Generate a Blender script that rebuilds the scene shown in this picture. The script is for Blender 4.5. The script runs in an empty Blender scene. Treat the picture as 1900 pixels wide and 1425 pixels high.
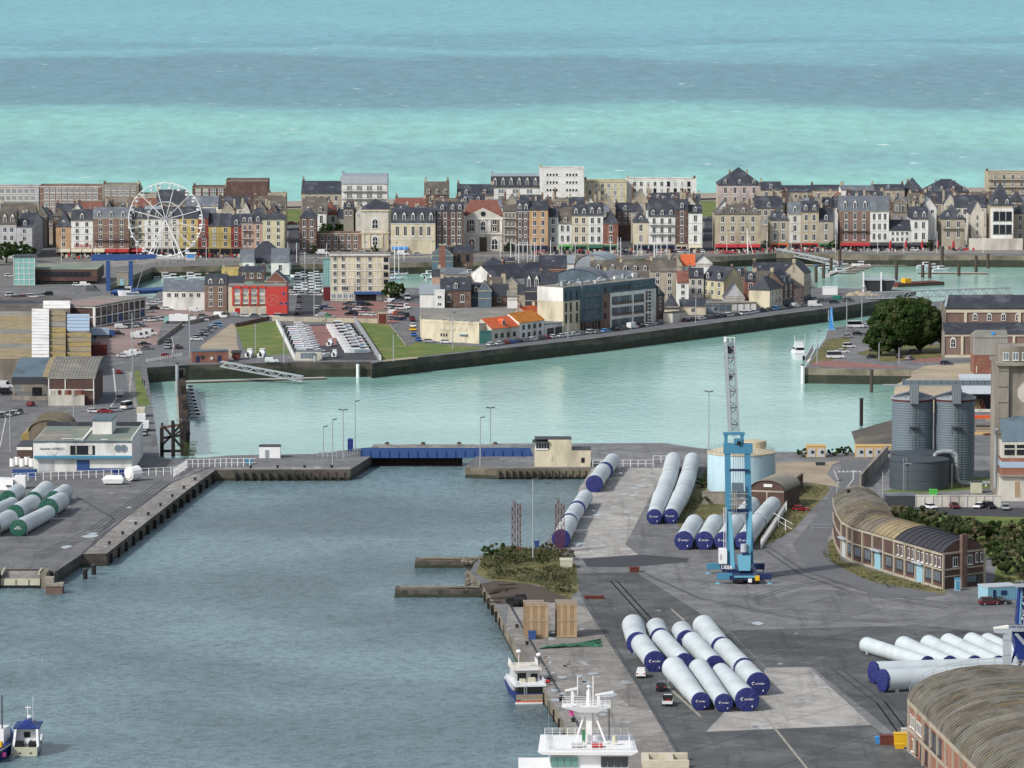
import bpy,math,random
from mathutils import Vector,Matrix
random.seed(11)
ru,rc=random.uniform,random.choice
R=math.radians
SCN=bpy.context.scene
COL=SCN.collection
HC,FL=145.0,8760.0
PITCH=math.atan(862.5/FL)
cam_d=bpy.data.cameras.new('camera');cam=bpy.data.objects.new('camera',cam_d);COL.objects.link(cam)
cam_d.sensor_width=36.0;cam_d.lens=36.0*FL/1900.0
cam_d.clip_start=5.0;cam_d.clip_end=80000.0
cam.location=(0,0,HC);cam.rotation_euler=(R(90)-PITCH,0,0)
SCN.camera=cam
SUN_EL,SUN_AZ=R(40),R(-128)
w=bpy.data.worlds.new('World');SCN.world=w;w.use_nodes=True
nt=w.node_tree;bg=nt.nodes['Background']
sky=nt.nodes.new('ShaderNodeTexSky');sky.sky_type='NISHITA';sky.sun_disc=False
sky.sun_elevation=SUN_EL;sky.sun_rotation=SUN_AZ;sky.dust_density=1.6;sky.ozone_density=1.0
hs=nt.nodes.new('ShaderNodeHueSaturation');hs.inputs['Saturation'].default_value=.55;nt.links.new(sky.outputs[0],hs.inputs['Color']);nt.links.new(hs.outputs[0],bg.inputs[0]);bg.inputs[1].default_value=0.115
sun_d=bpy.data.lights.new('sun','SUN');sun_d.energy=2.5;sun_d.angle=R(5);sun_d.color=(1.0,0.97,0.93)
sun=bpy.data.objects.new('sun',sun_d);COL.objects.link(sun)
sd=Vector((math.sin(SUN_AZ)*math.cos(SUN_EL),math.cos(SUN_AZ)*math.cos(SUN_EL),math.sin(SUN_EL)))
sun.rotation_euler=sd.to_track_quat('Z','Y').to_euler();sun.location=(0,800,400)
vs=SCN.view_settings;vs.view_transform='Standard';vs.look='None';vs.gamma=1;vs.use_curve_mapping=False
vs.exposure=0.5
_c,_s=math.cos(PITCH),math.sin(PITCH)
def P(px,py,z=0.0):
 v=712.5-py
 ry,rz=FL*_c+v*_s,-FL*_s+v*_c
 t=(z-HC)/rz
 return Vector(((px-950.0)*t,ry*t,z))
def Zat(py,Y):
 v=712.5-py
 return HC+Y*(-FL*_s+v*_c)/(FL*_c+v*_s)
def Xat(px,Y):return(px-950.0)*Y/FL*1.0005/_c if False else(px-950.0)*math.hypot(Y,HC)/math.hypot(FL,0)
def SCL(py):return FL/P(950,py).length
MATS={}
class MB:
 def __init__(s,m=None):s.v=[];s.f=[];s.mi=[];s.ml=[];s.use(m)if m else None
 def use(s,m):
  if m not in s.ml:s.ml.append(m)
  s.k=s.ml.index(m);return s
 def face(s,pts):
  n=len(s.v);s.v+=[tuple(p)for p in pts];s.f.append(tuple(range(n,n+len(pts))));s.mi.append(s.k);return s
 def add(s,vs_,fs):
  n=len(s.v);s.v+=[tuple(p)for p in vs_]
  for f in fs:s.f.append(tuple(n+i for i in f));s.mi.append(s.k)
  return s
 def hexa(s,b,t):
  return s.add(list(b)+list(t),[(3,2,1,0),(4,5,6,7),(0,1,5,4),(1,2,6,5),(2,3,7,6),(3,0,4,7)])
 def box(s,x0,x1,y0,y1,z0,z1):
  return s.hexa([(x0,y0,z0),(x1,y0,z0),(x1,y1,z0),(x0,y1,z0)],[(x0,y0,z1),(x1,y0,z1),(x1,y1,z1),(x0,y1,z1)])
 def prism(s,poly,z0,z1):
  n=len(poly);zz=lambda z,i:z[i]if isinstance(z,(list,tuple))else z
  vs_=[(p[0],p[1],zz(z0,i))for i,p in enumerate(poly)]+[(p[0],p[1],zz(z1,i))for i,p in enumerate(poly)]
  return s.add(vs_,[tuple(range(n))[::-1],tuple(range(n,2*n))]+[(i,(i+1)%n,n+(i+1)%n,n+i)for i in range(n)])
 def tube(s,p,q,r0,r1=None,n=8,caps=True,ph=0.0):
  p,q=Vector(p),Vector(q);r1=r0 if r1 is None else r1
  d=(q-p).normalized();a=Vector((0,0,1))if abs(d.z)<.9 else Vector((1,0,0))
  u=d.cross(a).normalized();v=d.cross(u)
  A=[2*math.pi*(i+ph)/n for i in range(n)]
  vs_=[p+(u*math.cos(t)+v*math.sin(t))*r0 for t in A]+[q+(u*math.cos(t)+v*math.sin(t))*r1 for t in A]
  fs=[(i,(i+1)%n,n+(i+1)%n,n+i)for i in range(n)]
  if caps:fs+=[tuple(range(n))[::-1],tuple(range(n,2*n))]
  return s.add(vs_,fs)
 def bar(s,p,q,w,h=None):
  return s.tube(p,q,w*.707,w*.707,4,True,.5)
 def path(s,pts,r,n=6):
  for a,b in zip(pts,pts[1:]):s.tube(a,b,r,r,n)
  return s
 def lathe(s,prof,n=24,c=(0,0)):
  vs_=[(c[0]+r*math.cos(2*math.pi*i/n),c[1]+r*math.sin(2*math.pi*i/n),z)for r,z in prof for i in range(n)]
  return s.add(vs_,[(j*n+i,j*n+(i+1)%n,(j+1)*n+(i+1)%n,(j+1)*n+i)for j in range(len(prof)-1)for i in range(n)])
 def mesh(s,name='mesh',smooth=False):
  me=bpy.data.meshes.new(name);me.from_pydata(s.v,[],s.f)
  for m in s.ml:me.materials.append(MATS[m])
  if len(s.ml)>1:me.polygons.foreach_set('material_index',s.mi)
  if smooth:me.polygons.foreach_set('use_smooth',[True]*len(s.f))
  me.update();return me
 def build(s,name,parent=None,loc=(0,0,0),rz=0.0,smooth=False):
  return link(name,s.mesh(name,smooth),parent,loc,rz)
def link(name,data,parent=None,loc=(0,0,0),rz=0.0,sc=None):
 o=bpy.data.objects.new(name,data);COL.objects.link(o)
 o.location=loc
 if rz:o.rotation_euler=(0,0,rz)
 if sc:o.scale=sc
 if parent:o.parent=parent
 return o
USED={}
def tag(o,label,cat,group=None):
 USED[label]=USED.get(label,0)+1
 o['label']=label;o['category']=cat
 if group:o['group']=group
 return o
def thing(name,label,cat,loc=(0,0,0),rz=0.0,group=None):
 return tag(link(name,None,None,loc,rz),label,cat,group)
def kind(o,k):o['kind']=k;return o
def copy_thing(o,loc,rz,label,group=None):
 def cp(a,par):
  c=a.copy();COL.objects.link(c)
  if par:c.parent=par
  for ch in a.children:cp(ch,c)
  return c
 kids={}
 c=cp(o,None);c.location=loc;c.rotation_euler=(0,0,rz);c['label']=label
 if group:c['group']=group
 return c
ORD='first second third fourth fifth sixth seventh eighth ninth tenth eleventh twelfth thirteenth fourteenth fifteenth sixteenth seventeenth eighteenth nineteenth twentieth'.split()
def lin(h):
 h=h.lstrip('#');c=[int(h[i:i+2],16)/255 for i in(0,2,4)]
 return tuple(x/12.92 if x<.04045 else((x+.055)/1.055)**2.4 for x in c)
def mat(name,col,rough=.8,var=.2,scale=.6,bump=0.0,bscale=8.,metal=0.,spec=.35,alt=None,altt=.55,stretch=None,fine=0.0):
 """Base colour with two octaves of noise, and a second colour (stains, moss, wear) where a slow noise passes a threshold."""
 m=bpy.data.materials.new(name);m.use_nodes=True;MATS[name]=m
 n,l=m.node_tree.nodes,m.node_tree.links;b=n['Principled BSDF']
 col=lin(col)if isinstance(col,str)else col
 b.inputs['Roughness'].default_value=rough;b.inputs['Metallic'].default_value=metal;b.inputs['Specular IOR Level'].default_value=spec
 if var==0 and not alt and not bump:
  b.inputs['Base Color'].default_value=(*col,1);return m
 tc=n.new('ShaderNodeTexCoord');src=tc.outputs['Object']
 if stretch:
  mp=n.new('ShaderNodeMapping');mp.inputs['Scale'].default_value=stretch;l.new(src,mp.inputs[0]);src=mp.outputs[0]
 nz=n.new('ShaderNodeTexNoise');nz.inputs['Scale'].default_value=scale;nz.inputs['Detail'].default_value=6;nz.inputs['Roughness'].default_value=.65;l.new(src,nz.inputs[0])
 mr=n.new('ShaderNodeMapRange');mr.inputs['From Min'].default_value=.25;mr.inputs['From Max'].default_value=.75
 mr.inputs['To Min'].default_value=1-var;mr.inputs['To Max'].default_value=1+var;l.new(nz.outputs[0],mr.inputs[0])
 fac=mr.outputs[0]
 base=n.new('ShaderNodeRGB');base.outputs[0].default_value=(*col,1);cs=base.outputs[0]
 if alt:
  a=lin(alt)if isinstance(alt,str)else alt
  n2=n.new('ShaderNodeTexNoise');n2.inputs['Scale'].default_value=scale*.35;n2.inputs['Detail'].default_value=7;n2.inputs['Roughness'].default_value=.6;l.new(src,n2.inputs[0])
  r2=n.new('ShaderNodeMapRange');r2.inputs['From Min'].default_value=altt-.06;r2.inputs['From Max'].default_value=altt+.1;l.new(n2.outputs[0],r2.inputs[0])
  mx=n.new('ShaderNodeMix');mx.data_type='RGBA';l.new(r2.outputs[0],mx.inputs[0]);l.new(cs,mx.inputs[6]);mx.inputs[7].default_value=(*a,1);cs=mx.outputs[2]
 vm=n.new('ShaderNodeVectorMath');vm.operation='SCALE';l.new(cs,vm.inputs[0]);l.new(fac,vm.inputs['Scale'])
 l.new(vm.outputs[0],b.inputs['Base Color'])
 if bump:
  nb=n.new('ShaderNodeTexNoise');nb.inputs['Scale'].default_value=bscale;nb.inputs['Detail'].default_value=4;l.new(src,nb.inputs[0])
  bp=n.new('ShaderNodeBump');bp.inputs['Strength'].default_value=bump;bp.inputs['Distance'].default_value=.1;l.new(nb.outputs[0],bp.inputs['Height']);l.new(bp.outputs[0],b.inputs['Normal'])
 return m
def water(name,deep,shallow,scl,rough,bump,amount,lo=.42,hi=.62,spec=.5,ripple=.12,sy=1.0,soft=False):
 m=bpy.data.materials.new(name);m.use_nodes=True;MATS[name]=m
 n,l=m.node_tree.nodes,m.node_tree.links;b=n['Principled BSDF']
 g=n.new('ShaderNodeNewGeometry')
 def noise(scale,sx,sy,det=4,ro=.55):
  mp=n.new('ShaderNodeMapping');mp.inputs['Scale'].default_value=(sx,sy,1);l.new(g.outputs['Position'],mp.inputs[0])
  z=n.new('ShaderNodeTexNoise');z.inputs['Scale'].default_value=scale;z.inputs['Detail'].default_value=det;z.inputs['Roughness'].default_value=ro;l.new(mp.outputs[0],z.inputs[0]);return z.outputs[0]
 z1=noise(scl,1,1.2,5)
 r=n.new('ShaderNodeMapRange');r.inputs['From Min'].default_value=lo;r.inputs['From Max'].default_value=hi;l.new(z1,r.inputs[0])
 mx=n.new('ShaderNodeMix');mx.data_type='RGBA';l.new(r.outputs[0],mx.inputs[0]);mx.inputs[6].default_value=(*lin(deep),1);mx.inputs[7].default_value=(*lin(shallow),1)
 z2=noise(ripple,1,sy,*((4,.6)if soft else(6,.72)))
 r2=n.new('ShaderNodeMapRange');r2.inputs['From Min'].default_value=.3;r2.inputs['From Max'].default_value=.7;r2.inputs['To Min'].default_value=1-amount;r2.inputs['To Max'].default_value=1+amount;l.new(z2,r2.inputs[0])
 vm=n.new('ShaderNodeVectorMath');vm.operation='SCALE';l.new(mx.outputs[2],vm.inputs[0]);l.new(r2.outputs[0],vm.inputs['Scale'])
 if soft:
  r2.inputs['From Min'].default_value=.34;r2.inputs['From Max'].default_value=.58;r2.inputs['To Min'].default_value=.56;r2.inputs['To Max'].default_value=1.08
 l.new(vm.outputs[0],b.inputs['Base Color'])
 z3=noise(ripple*2.2,1,sy*1.2,3,.6)
 bp=n.new('ShaderNodeBump');bp.inputs['Strength'].default_value=bump;bp.inputs['Distance'].default_value=1.0;l.new(z3,bp.inputs['Height']);l.new(bp.outputs[0],b.inputs['Normal'])
 b.inputs['Roughness'].default_value=rough;b.inputs['Specular IOR Level'].default_value=spec
 return m,n,l,b,vm,g,noise
for nm,h in dict(cream='c6bca3',white='d6d5cf',offwhite='c2bdb1',grey='94918c',stone='a39a89',beige='aba18b',yellow='b9a468',orange='b39270',red='853c3a',salmon='b39484',lemon='c0b897',pinkgrey='b5a8a2',bluegrey='5a6a74',rosebrick='7c665c',concrete='8d877c',palegrey='aeb0b1').items():
 mat(nm,h,.9,.15,.45,alt=tuple(x*.68 for x in lin(h)),altt=.56,stretch=(1,1,.4))
mat('brick','66524a',.9,.22,.9,alt='776558',altt=.55);mat('darkbrick','5a4742',.9,.2,.9,alt='6d5a50',altt=.55)
mat('redbrick','7a5247',.9,.2,.8,alt='896555',altt=.55);mat('panelbrick','53403b',.9,.22,.7,alt='624b43',altt=.58)
mat('hangarbrick','8c6150',.9,.2,.6,alt='9b7460',altt=.55)
mat('redpaint','b8403a',.7,.07,.3);mat('slate','34373e',.65,.3,.5,alt='50535a',altt=.56);mat('slatelight','60656c',.6,.2,.5,alt='7a7f84',altt=.55)
mat('slatebrown','56504a',.8,.25,.6,alt='6c685e',altt=.55);mat('tile','764d42',.85,.22,.8,alt='613d35',altt=.58);mat('tileorange','c0613c',.85,.15,.8,alt='b9502e',altt=.55)
mat('tilemoss','b8732f',.85,.2,.6,alt='a3641f',altt=.5);mat('zinc','8c9499',.5,.12,.4,metal=.1);mat('roofgrey','77756e',.9,.2,.3,alt='8d887c',altt=.55)
mat('roofgreen','6f7a70',.9,.15,.2,alt='858876',altt=.55);mat('lichen','8a7d62',.95,.3,.35,alt='87774c',altt=.6);mat('lichengold','98824a',.95,.3,.4,alt='7f755d',altt=.5)
mat('barrel','6f675b',.95,.3,.5,alt='7d7050',altt=.57);mat('barreldark','34343a',.8,.2,.5);mat('barrelgrey','78746b',.95,.3,.5,alt='5c584e',altt=.5)
def ground(name,c1,c2,stain,sc=.05,ang=0.0,joint=0.0,patchy=.5,puddle=0.0):
 """Worn paving: two tones, square repair patches, stains, long tyre streaks, slab joints, damp glossy spots."""
 m=mat(name,c1,.85,.2,sc*6,alt=c2,altt=.5);n,l=m.node_tree.nodes,m.node_tree.links;b=n['Principled BSDF']
 tc=n.new('ShaderNodeTexCoord');col=b.inputs['Base Color'].links[0].from_socket
 def mp(sx,sy,a=0.0):
  q=n.new('ShaderNodeMapping');q.inputs['Scale'].default_value=(sx,sy,1);q.inputs['Rotation'].default_value=(0,0,a);l.new(tc.outputs['Object'],q.inputs[0]);return q.outputs[0]
 def rng(s,a0,a1,t0,t1):
  r=n.new('ShaderNodeMapRange');l.new(s,r.inputs[0])
  for i,v in enumerate((a0,a1,t0,t1)):r.inputs[i+1].default_value=v
  return r.outputs[0]
 def mul(c,f):
  v=n.new('ShaderNodeVectorMath');v.operation='SCALE';l.new(c,v.inputs[0]);l.new(f,v.inputs['Scale']);return v.outputs[0]
 vo=n.new('ShaderNodeTexVoronoi');vo.distance='CHEBYCHEV';vo.inputs['Scale'].default_value=1;l.new(mp(.05,.035,ang),vo.inputs[0])
 sp=n.new('ShaderNodeSeparateColor');l.new(vo.outputs['Color'],sp.inputs[0]);col=mul(col,rng(sp.outputs[0],0,1,1-.3*patchy,1+.3*patchy))
 z=n.new('ShaderNodeTexNoise');z.inputs['Scale'].default_value=1;z.inputs['Detail'].default_value=8;z.inputs['Roughness'].default_value=.7;l.new(mp(.35,.02,ang),z.inputs[0]);col=mul(col,rng(z.outputs[0],.52,.66,1,.7))
 z2=n.new('ShaderNodeTexNoise');z2.inputs['Scale'].default_value=.16;z2.inputs['Detail'].default_value=9;z2.inputs['Roughness'].default_value=.72;l.new(tc.outputs['Object'],z2.inputs[0])
 mx=n.new('ShaderNodeMix');mx.data_type='RGBA';l.new(rng(z2.outputs[0],.56,.70,0,.75),mx.inputs[0]);l.new(col,mx.inputs[6]);mx.inputs[7].default_value=(*lin(stain),1);col=mx.outputs[2]
 if joint:
  br=n.new('ShaderNodeTexBrick');br.offset=0;br.inputs['Scale'].default_value=1;br.inputs['Mortar Size'].default_value=.012;br.inputs['Brick Width'].default_value=1;br.inputs['Row Height'].default_value=1;l.new(mp(joint,joint,ang),br.inputs[0]);col=mul(col,rng(br.outputs['Fac'],0,1,1,.6))
 l.new(col,b.inputs['Base Color'])
 if puddle:
  z3=n.new('ShaderNodeTexNoise');z3.inputs['Scale'].default_value=.3;z3.inputs['Detail'].default_value=3;l.new(mp(1,.6),z3.inputs[0]);l.new(rng(z3.outputs[0],puddle,puddle+.03,.85,.12),b.inputs['Roughness'])
 return m
ground('asphalt','626364','706f6e','4a4b4b',.05,.2,0,.35,.70);ground('terminal','6a6a6a','777777','474848',.05,.55,.06,.6,.72);ground('quayasphalt','4b4d4d','5a5b5a','37393a',.05,.55,.05,.7,.70);ground('slabconcrete','a3a09a','95918b','74726f',.08,.6,.08,.5,.64);ground('paleconcrete','86827c','77736e','5c5a58',.08,.6,.12,.6,.64)
mat('darkpatch','3e3e42',.85,.2,.1);mat('roadgrey','636466',.85,.12,.08);mat('pinkpaving','8d7a74',.9,.13,.1,alt='7e6e69',altt=.55);mat('redpaving','86615a',.9,.15,.12,alt='785650',altt=.55)
mat('dirt','9a8d79',.95,.2,.1,alt='86796a',altt=.55);mat('mudbank','4c463d',.7,.3,.15,alt='635b4e',altt=.5);mat('sand','a3967f',.95,.22,.12,alt='8f8571',altt=.52)
mat('grass','55692f',.95,.35,.25,alt='71713c',altt=.52);mat('drygrass','5d5c36',.95,.35,.25,alt='6e6742',altt=.5);mat('beach','93897c',.95,.12,.05)
mat('quaywall','57514a',.9,.35,.25,alt='3d3b36',altt=.5,stretch=(1,1,2));mat('quaystone','7d7566',.9,.32,.3,alt='5f594d',altt=.52);mat('algae','33362b',.8,.35,.4,alt='3d4030',altt=.55)
mat('linepaint','b5b5b0',.8,.15,.5);mat('oldline','8f8b80',.85,.3,.4);mat('puddle','85898c',.06,.1,.2,spec=.8);mat('townground','6a6966',.9,.15,.05)
for nm,h,r in[('whitepaint','dededc',.45),('hullwhite','d4d5d6',.35),('towerwhite','b7c0c2',.5),('navycover','232a62',.65),('greencover','1d4f42',.6),('black','17181a',.6),('tyretrack','4f5050',.85),('darkgrey','3a3c40',.6),('blue','2f4c7e',.6),('craneblue','447f9b',.55),('craneteal','609bb0',.5),('navy','1d2c52',.5),('rust','60322a',.9),('timber','4a4038',.9),('blacktimber','26221f',.85),('steel','8d9296',.45),('galv','9aa0a3',.5),('palewood','a08a6e',.85),('palewood2','8d775c',.85),('woodgrey','8a7e6d',.9),('yellowpaint','d4a826',.5),('green','3d7a52',.6),('teal','4b8078',.6),('redpt','a8242a',.5),('maroon','5c1f24',.5),('orangept','d0622a',.6),('carsilver','8e9297',.3),('cargrey','55585d',.3),('carblack','1b1c20',.25),('carwhite','cfcfce',.3),('carblue','2b5ea8',.3),('carred','8c1a22',.3),('cargreen','2f7d6a',.35),('carnavy','252c44',.3),('carlight','4d9bd0',.3),('carorange','c9552c',.35),('carbeige','a89f8c',.35),('siloblue','636f77',.6),('tankgrey','424a50',.6),('tankblue','a6c6d4',.55),('tanktop','b3a98e',.8),('lightblue','88aebb',.6),('canvas','bdb5a0',.85),('redcanvas','a03236',.8),('bluecanvas','3f86c4',.8),('darkcanvas','3a3b40',.85),('greencanvas','2f5a48',.8),('pontoon','a8a49b',.85),('rubber','1a1a1b',.8),('navystripe','1c2f6e',.5),('lime','4fae4a',.6),('pink','d8559a',.6),('rope','3d6b58',.9),('tin','a9afb4',.5),('tinblue','9fb2c4',.5),('cream_box','b5b39d',.7),('yellowbox','c0a06a',.65)]:
 mat(nm,h,r,.06 if r<.7 else.16,.5)
mat('towerwhite','b9c1c3',.5,.10,.25,alt='a9b0b0',altt=.56);mat('tankblue','b0c9d2',.55,.12,.4,alt='9cb4bb',altt=.56,stretch=(1,1,.25));mat('concrete','8d877c',.95,.22,.35,alt='6d675e',altt=.52,stretch=(1,1,.35))
mat('frame','d4d3cf',.6,0);mat('frametan','9a8d7a',.7,0)
def glass(name,h,r=.12):
 m=mat(name,h,r,0,spec=.6);return m
glass('pane','23282e');glass('panelight','6c7880',.15);glass('glassgreen','7fb0aa',.1);glass('carglass','15181c',.08);glass('shipglass','5b8a80',.1);glass('shutter','aaa99f',.6)
def leaf(name,c1,c2):
 m=mat(name,c1,.8,.3,.4,alt=c2,altt=.52,spec=.1);n,l=m.node_tree.nodes,m.node_tree.links;b=n['Principled BSDF']
 tr=n.new('ShaderNodeBsdfTranslucent');l.new(b.inputs['Base Color'].links[0].from_socket,tr.inputs[0]);ms=n.new('ShaderNodeMixShader');ms.inputs[0].default_value=.4
 l.new(b.outputs[0],ms.inputs[1]);l.new(tr.outputs[0],ms.inputs[2]);l.new(ms.outputs[0],n['Material Output'].inputs[0])
leaf('leaf','394f27','455b30');leaf('leaf2','4f5b3b','626746');leaf('leafdry','736f54','807a60');mat('bark','4a3f34',.95,.2,1.)
mat('rockm','6a645a',.95,.3,.6,alt='4c4a40',altt=.55)
def wp(pts,z=0.0):return[P(x,y,z)for x,y in pts]
LANDZ=-9.0
def land(name,pts,m,side='quaywall',z1=0.0):
 mb=MB(m);w3=wp(pts,0.0);n=len(w3)
 mb.face([(p.x,p.y,z1)for p in w3]);mb.use(side)
 for i in range(n):
  a,b=w3[i],w3[(i+1)%n]
  zt=-1.9-.5*((i*7)%3)/2
  mb.use('algae').face([(a.x,a.y,LANDZ),(b.x,b.y,LANDZ),(b.x,b.y,zt),(a.x,a.y,zt)])
  mb.use(side).face([(a.x,a.y,zt),(b.x,b.y,zt),(b.x,b.y,z1),(a.x,a.y,z1)])
 return kind(mb.build(name),'structure')
TOWN=[(-500,411),(2500,351),(2500,484),(1900,475),(1800,474),(1650,473),(1500,471),(1440,470),(1350,475),(1100,482),(800,486),(450,492),(285,495),(200,530),(-500,530)]
land('town_ground',TOWN,'townground','quaystone')
WEST=[(-500,530),(200,530),(215,553),(285,553),(300,533),(450,527),(545,527),(545,547),(612,547),(612,533),(735,534),(800,534),(830,514),(1000,507),(1240,501),(1340,499),(1505,513),(1512,534),(1640,536),(1700,539),(1640,556),(1560,569),(1450,583),(1300,603),(1100,628),(900,650),(799,661),(700,672),(690,674),(688,671),(548,672),(350,677),(272,682),(297,852),(350,852),(423,845),(585,842),(660,833),(700,828),(690,846),(650,871),(400,872),(351,907),(269,971),(198,1027),(152,1028),(101,1062),(84,1056),(-500,1056)]
land('west_quays_ground',WEST,'asphalt')
EAST=[(863,867),(897,832),(921,823),(1235,822),(1300,832),(1440,838),(1600,840),(1700,838),(1720,760),(1740,700),(1711,686),(1493,683),(1501,672),(1533,625),(1537,608),(1570,605),(1610,594),(1690,563),(1860,549),(2500,545),(2500,1760),(1299,1760),(1261,1700),(1064,1368),(1011,1281),(960,1206),(938,1162),(919,1121),(897,1087),(885,1075),(872,1062),(880,1045),(900,1030),(935,1020),(1005,1022),(1026,985),(1087,902),(1094,886),(1096,868),(921,869)]
land('east_terminal_ground',EAST,'terminal','quaystone')
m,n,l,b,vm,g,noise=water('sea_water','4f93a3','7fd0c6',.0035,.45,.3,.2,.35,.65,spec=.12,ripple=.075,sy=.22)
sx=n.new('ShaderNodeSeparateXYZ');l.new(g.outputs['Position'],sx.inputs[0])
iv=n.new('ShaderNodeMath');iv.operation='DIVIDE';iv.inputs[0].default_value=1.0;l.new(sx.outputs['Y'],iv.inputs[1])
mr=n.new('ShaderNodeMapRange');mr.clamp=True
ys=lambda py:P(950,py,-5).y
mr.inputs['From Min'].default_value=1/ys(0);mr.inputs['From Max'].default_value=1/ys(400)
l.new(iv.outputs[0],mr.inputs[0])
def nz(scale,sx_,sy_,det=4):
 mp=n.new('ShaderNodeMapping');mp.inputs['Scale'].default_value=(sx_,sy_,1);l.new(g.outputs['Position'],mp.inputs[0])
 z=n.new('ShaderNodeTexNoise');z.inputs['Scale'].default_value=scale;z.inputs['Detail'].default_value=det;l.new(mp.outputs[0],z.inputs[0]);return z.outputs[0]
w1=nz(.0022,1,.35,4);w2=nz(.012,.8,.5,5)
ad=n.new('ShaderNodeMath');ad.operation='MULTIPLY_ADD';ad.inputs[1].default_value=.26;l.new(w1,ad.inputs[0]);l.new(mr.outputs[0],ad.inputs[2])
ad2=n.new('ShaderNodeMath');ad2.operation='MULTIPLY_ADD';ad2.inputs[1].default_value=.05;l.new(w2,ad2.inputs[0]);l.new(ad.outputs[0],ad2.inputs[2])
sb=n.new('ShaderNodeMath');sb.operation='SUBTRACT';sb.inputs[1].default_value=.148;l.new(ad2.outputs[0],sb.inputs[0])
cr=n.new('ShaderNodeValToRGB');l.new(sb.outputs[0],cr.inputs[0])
stops=[(0.0,'6fa3ab'),(.10,'74a9b0'),(.175,'6ea0aa'),(.20,'68959f'),(.225,'74a7ad'),(.26,'6d9ca4'),(.29,'648a94'),(.40,'628993'),(.475,'678f97'),(.51,'77abaa'),(.57,'85bab0'),(.645,'83b7ae'),(.70,'78a7a7'),(.76,'7aa9a7'),(.83,'87beb3'),(1.0,'7aafa9')]  # mid dark stops are cloud shadow painted into sea colour; turquoise stops are sediment
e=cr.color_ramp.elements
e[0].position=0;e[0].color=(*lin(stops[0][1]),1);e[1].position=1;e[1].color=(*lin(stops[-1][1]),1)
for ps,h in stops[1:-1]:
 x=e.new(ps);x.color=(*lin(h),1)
z5=nz(.06,.9,.8,3)
r5=n.new('ShaderNodeMapRange');r5.inputs['From Min'].default_value=.715;r5.inputs['From Max'].default_value=.75;l.new(z5,r5.inputs[0])
mx=n.new('ShaderNodeMix');mx.data_type='RGBA';l.new(r5.outputs[0],mx.inputs[0]);l.new(cr.outputs[0],mx.inputs[6]);mx.inputs[7].default_value=(.75,.8,.8,1)
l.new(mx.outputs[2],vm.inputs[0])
water('harbour_water_mat','78a69b','95beb1',.011,.16,.22,.10,.35,.65,spec=.3,ripple=.16,sy=.5)
water('basin_water_mat','54696f','728b91',.014,.28,.7,.46,.36,.62,spec=.35,ripple=.55,sy=1.15,soft=True)
def sheet(name,pts3,m,k='structure'):return kind(MB(m).face(pts3).build(name),k)
YB=P(950,384).y
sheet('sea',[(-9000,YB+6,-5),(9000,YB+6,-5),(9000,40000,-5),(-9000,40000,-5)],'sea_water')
sheet('harbour_water',[(-900,1050,-5),(900,1050,-5),(900,YB+6,-5),(-900,YB+6,-5)],'harbour_water_mat')
bb=wp([(-500,858),(700,846),(880,846),(1400,858)],-2.9)
sheet('basin_water',[(-300,640,-2.9),(300,640,-2.9),bb[3],bb[2],bb[1],bb[0]],'basin_water_mat')
bl=lambda x,k:P(x,k-.0198*x)
a0,a1=bl(-500,394),bl(2500,394);s0,s1=P(-500,383.5+.0198*500,-5.2),P(2500,383.5-.0198*2500,-5.2)
MB('beach').face([a0,a1,s1,s0]).build('beach')['kind']='structure'
ZL=[0.02]
def patch(name,pts,m,dz=None):
 ZL[0]=.012+.004*((int(round((ZL[0]-.012)/.004))+1)%9)
 z=ZL[0]if dz is None else dz
 p=wp(pts,0)
 return kind(MB(m).face([(q.x,q.y,z)for q in p]).build(name),'structure')
patch('seafront_lawn',[(-400,436),(2400,380),(2400,352),(-400,406)],'grass')
for i in range(2):
 patch('seafront_road',[(-400,444+i*0),(2400,389),(2400,383),(-400,438)][::1]if i==0 else[(-400,404),(2400,349.5),(2400,351.5),(-400,406)],'roadgrey' if i==0 else 'paleconcrete')
patch('promenade',[(210,496),(285,489),(800,480),(1100,477),(1350,471),(1440,467),(1900,471),(2400,479),(2400,470),(1900,463),(1440,462),(1100,470),(800,474),(285,482),(100,487)],'paleconcrete')
patch('street',[(530,492),(556,492),(556,425),(536,425)],'darkpatch')
patch('street',[(1148,474),(1174,474),(1172,420),(1152,420)],'darkpatch')
patch('street',[(1303,472),(1326,472),(1330,405),(1308,405)],'darkpatch')
patch('fish_yard',[(170,660),(190,580),(290,565),(420,583),(300,600),(290,640),(230,662)],'pinkpaving')
patch('access_road',[(178,800),(180,690),(260,668),(330,632),(345,600),(420,585),(560,592),(610,590),(590,596),(470,593),(440,600),(400,622),(352,655),(275,674),(246,682),(250,800)],'roadgrey')
patch('gravel_yard',[(375,640),(430,600),(438,606),(440,640),(450,662),(360,668)],'dirt')
patch('grass_bank',[(437,607),(455,599),(513,597),(518,615),(537,656),(470,662),(452,648)],'grass')
patch('boatyard_floor',[(518,604),(655,600),(700,668),(548,668)],'darkpatch')
patch('boatyard_paving',[(562,606),(620,604),(625,640),(590,642)],'redpaving')
patch('quay_lawn',[(664,598),(722,603),(758,642),(772,635),(905,646),(800,659),(760,665),(708,670),(700,655)],'grass')
patch('grass_path',[(708,668),(760,663),(775,662),(775,665),(712,671)],'dirt')
patch('car_park',[(585,590),(614,561),(735,559),(780,565),(790,575),(745,595),(720,603),(650,596)],'redpaving')
patch('side_street',[(545,588),(552,549),(600,548),(592,588)],'darkpatch')
patch('quay_road',[(742,568),(798,566),(808,634),(940,630),(1100,611),(1300,587),(1450,569),(1560,557),(1640,553),(1560,566),(1450,580),(1300,600),(1100,625),(960,643),(800,641),(765,612)],'roadgrey')
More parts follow.
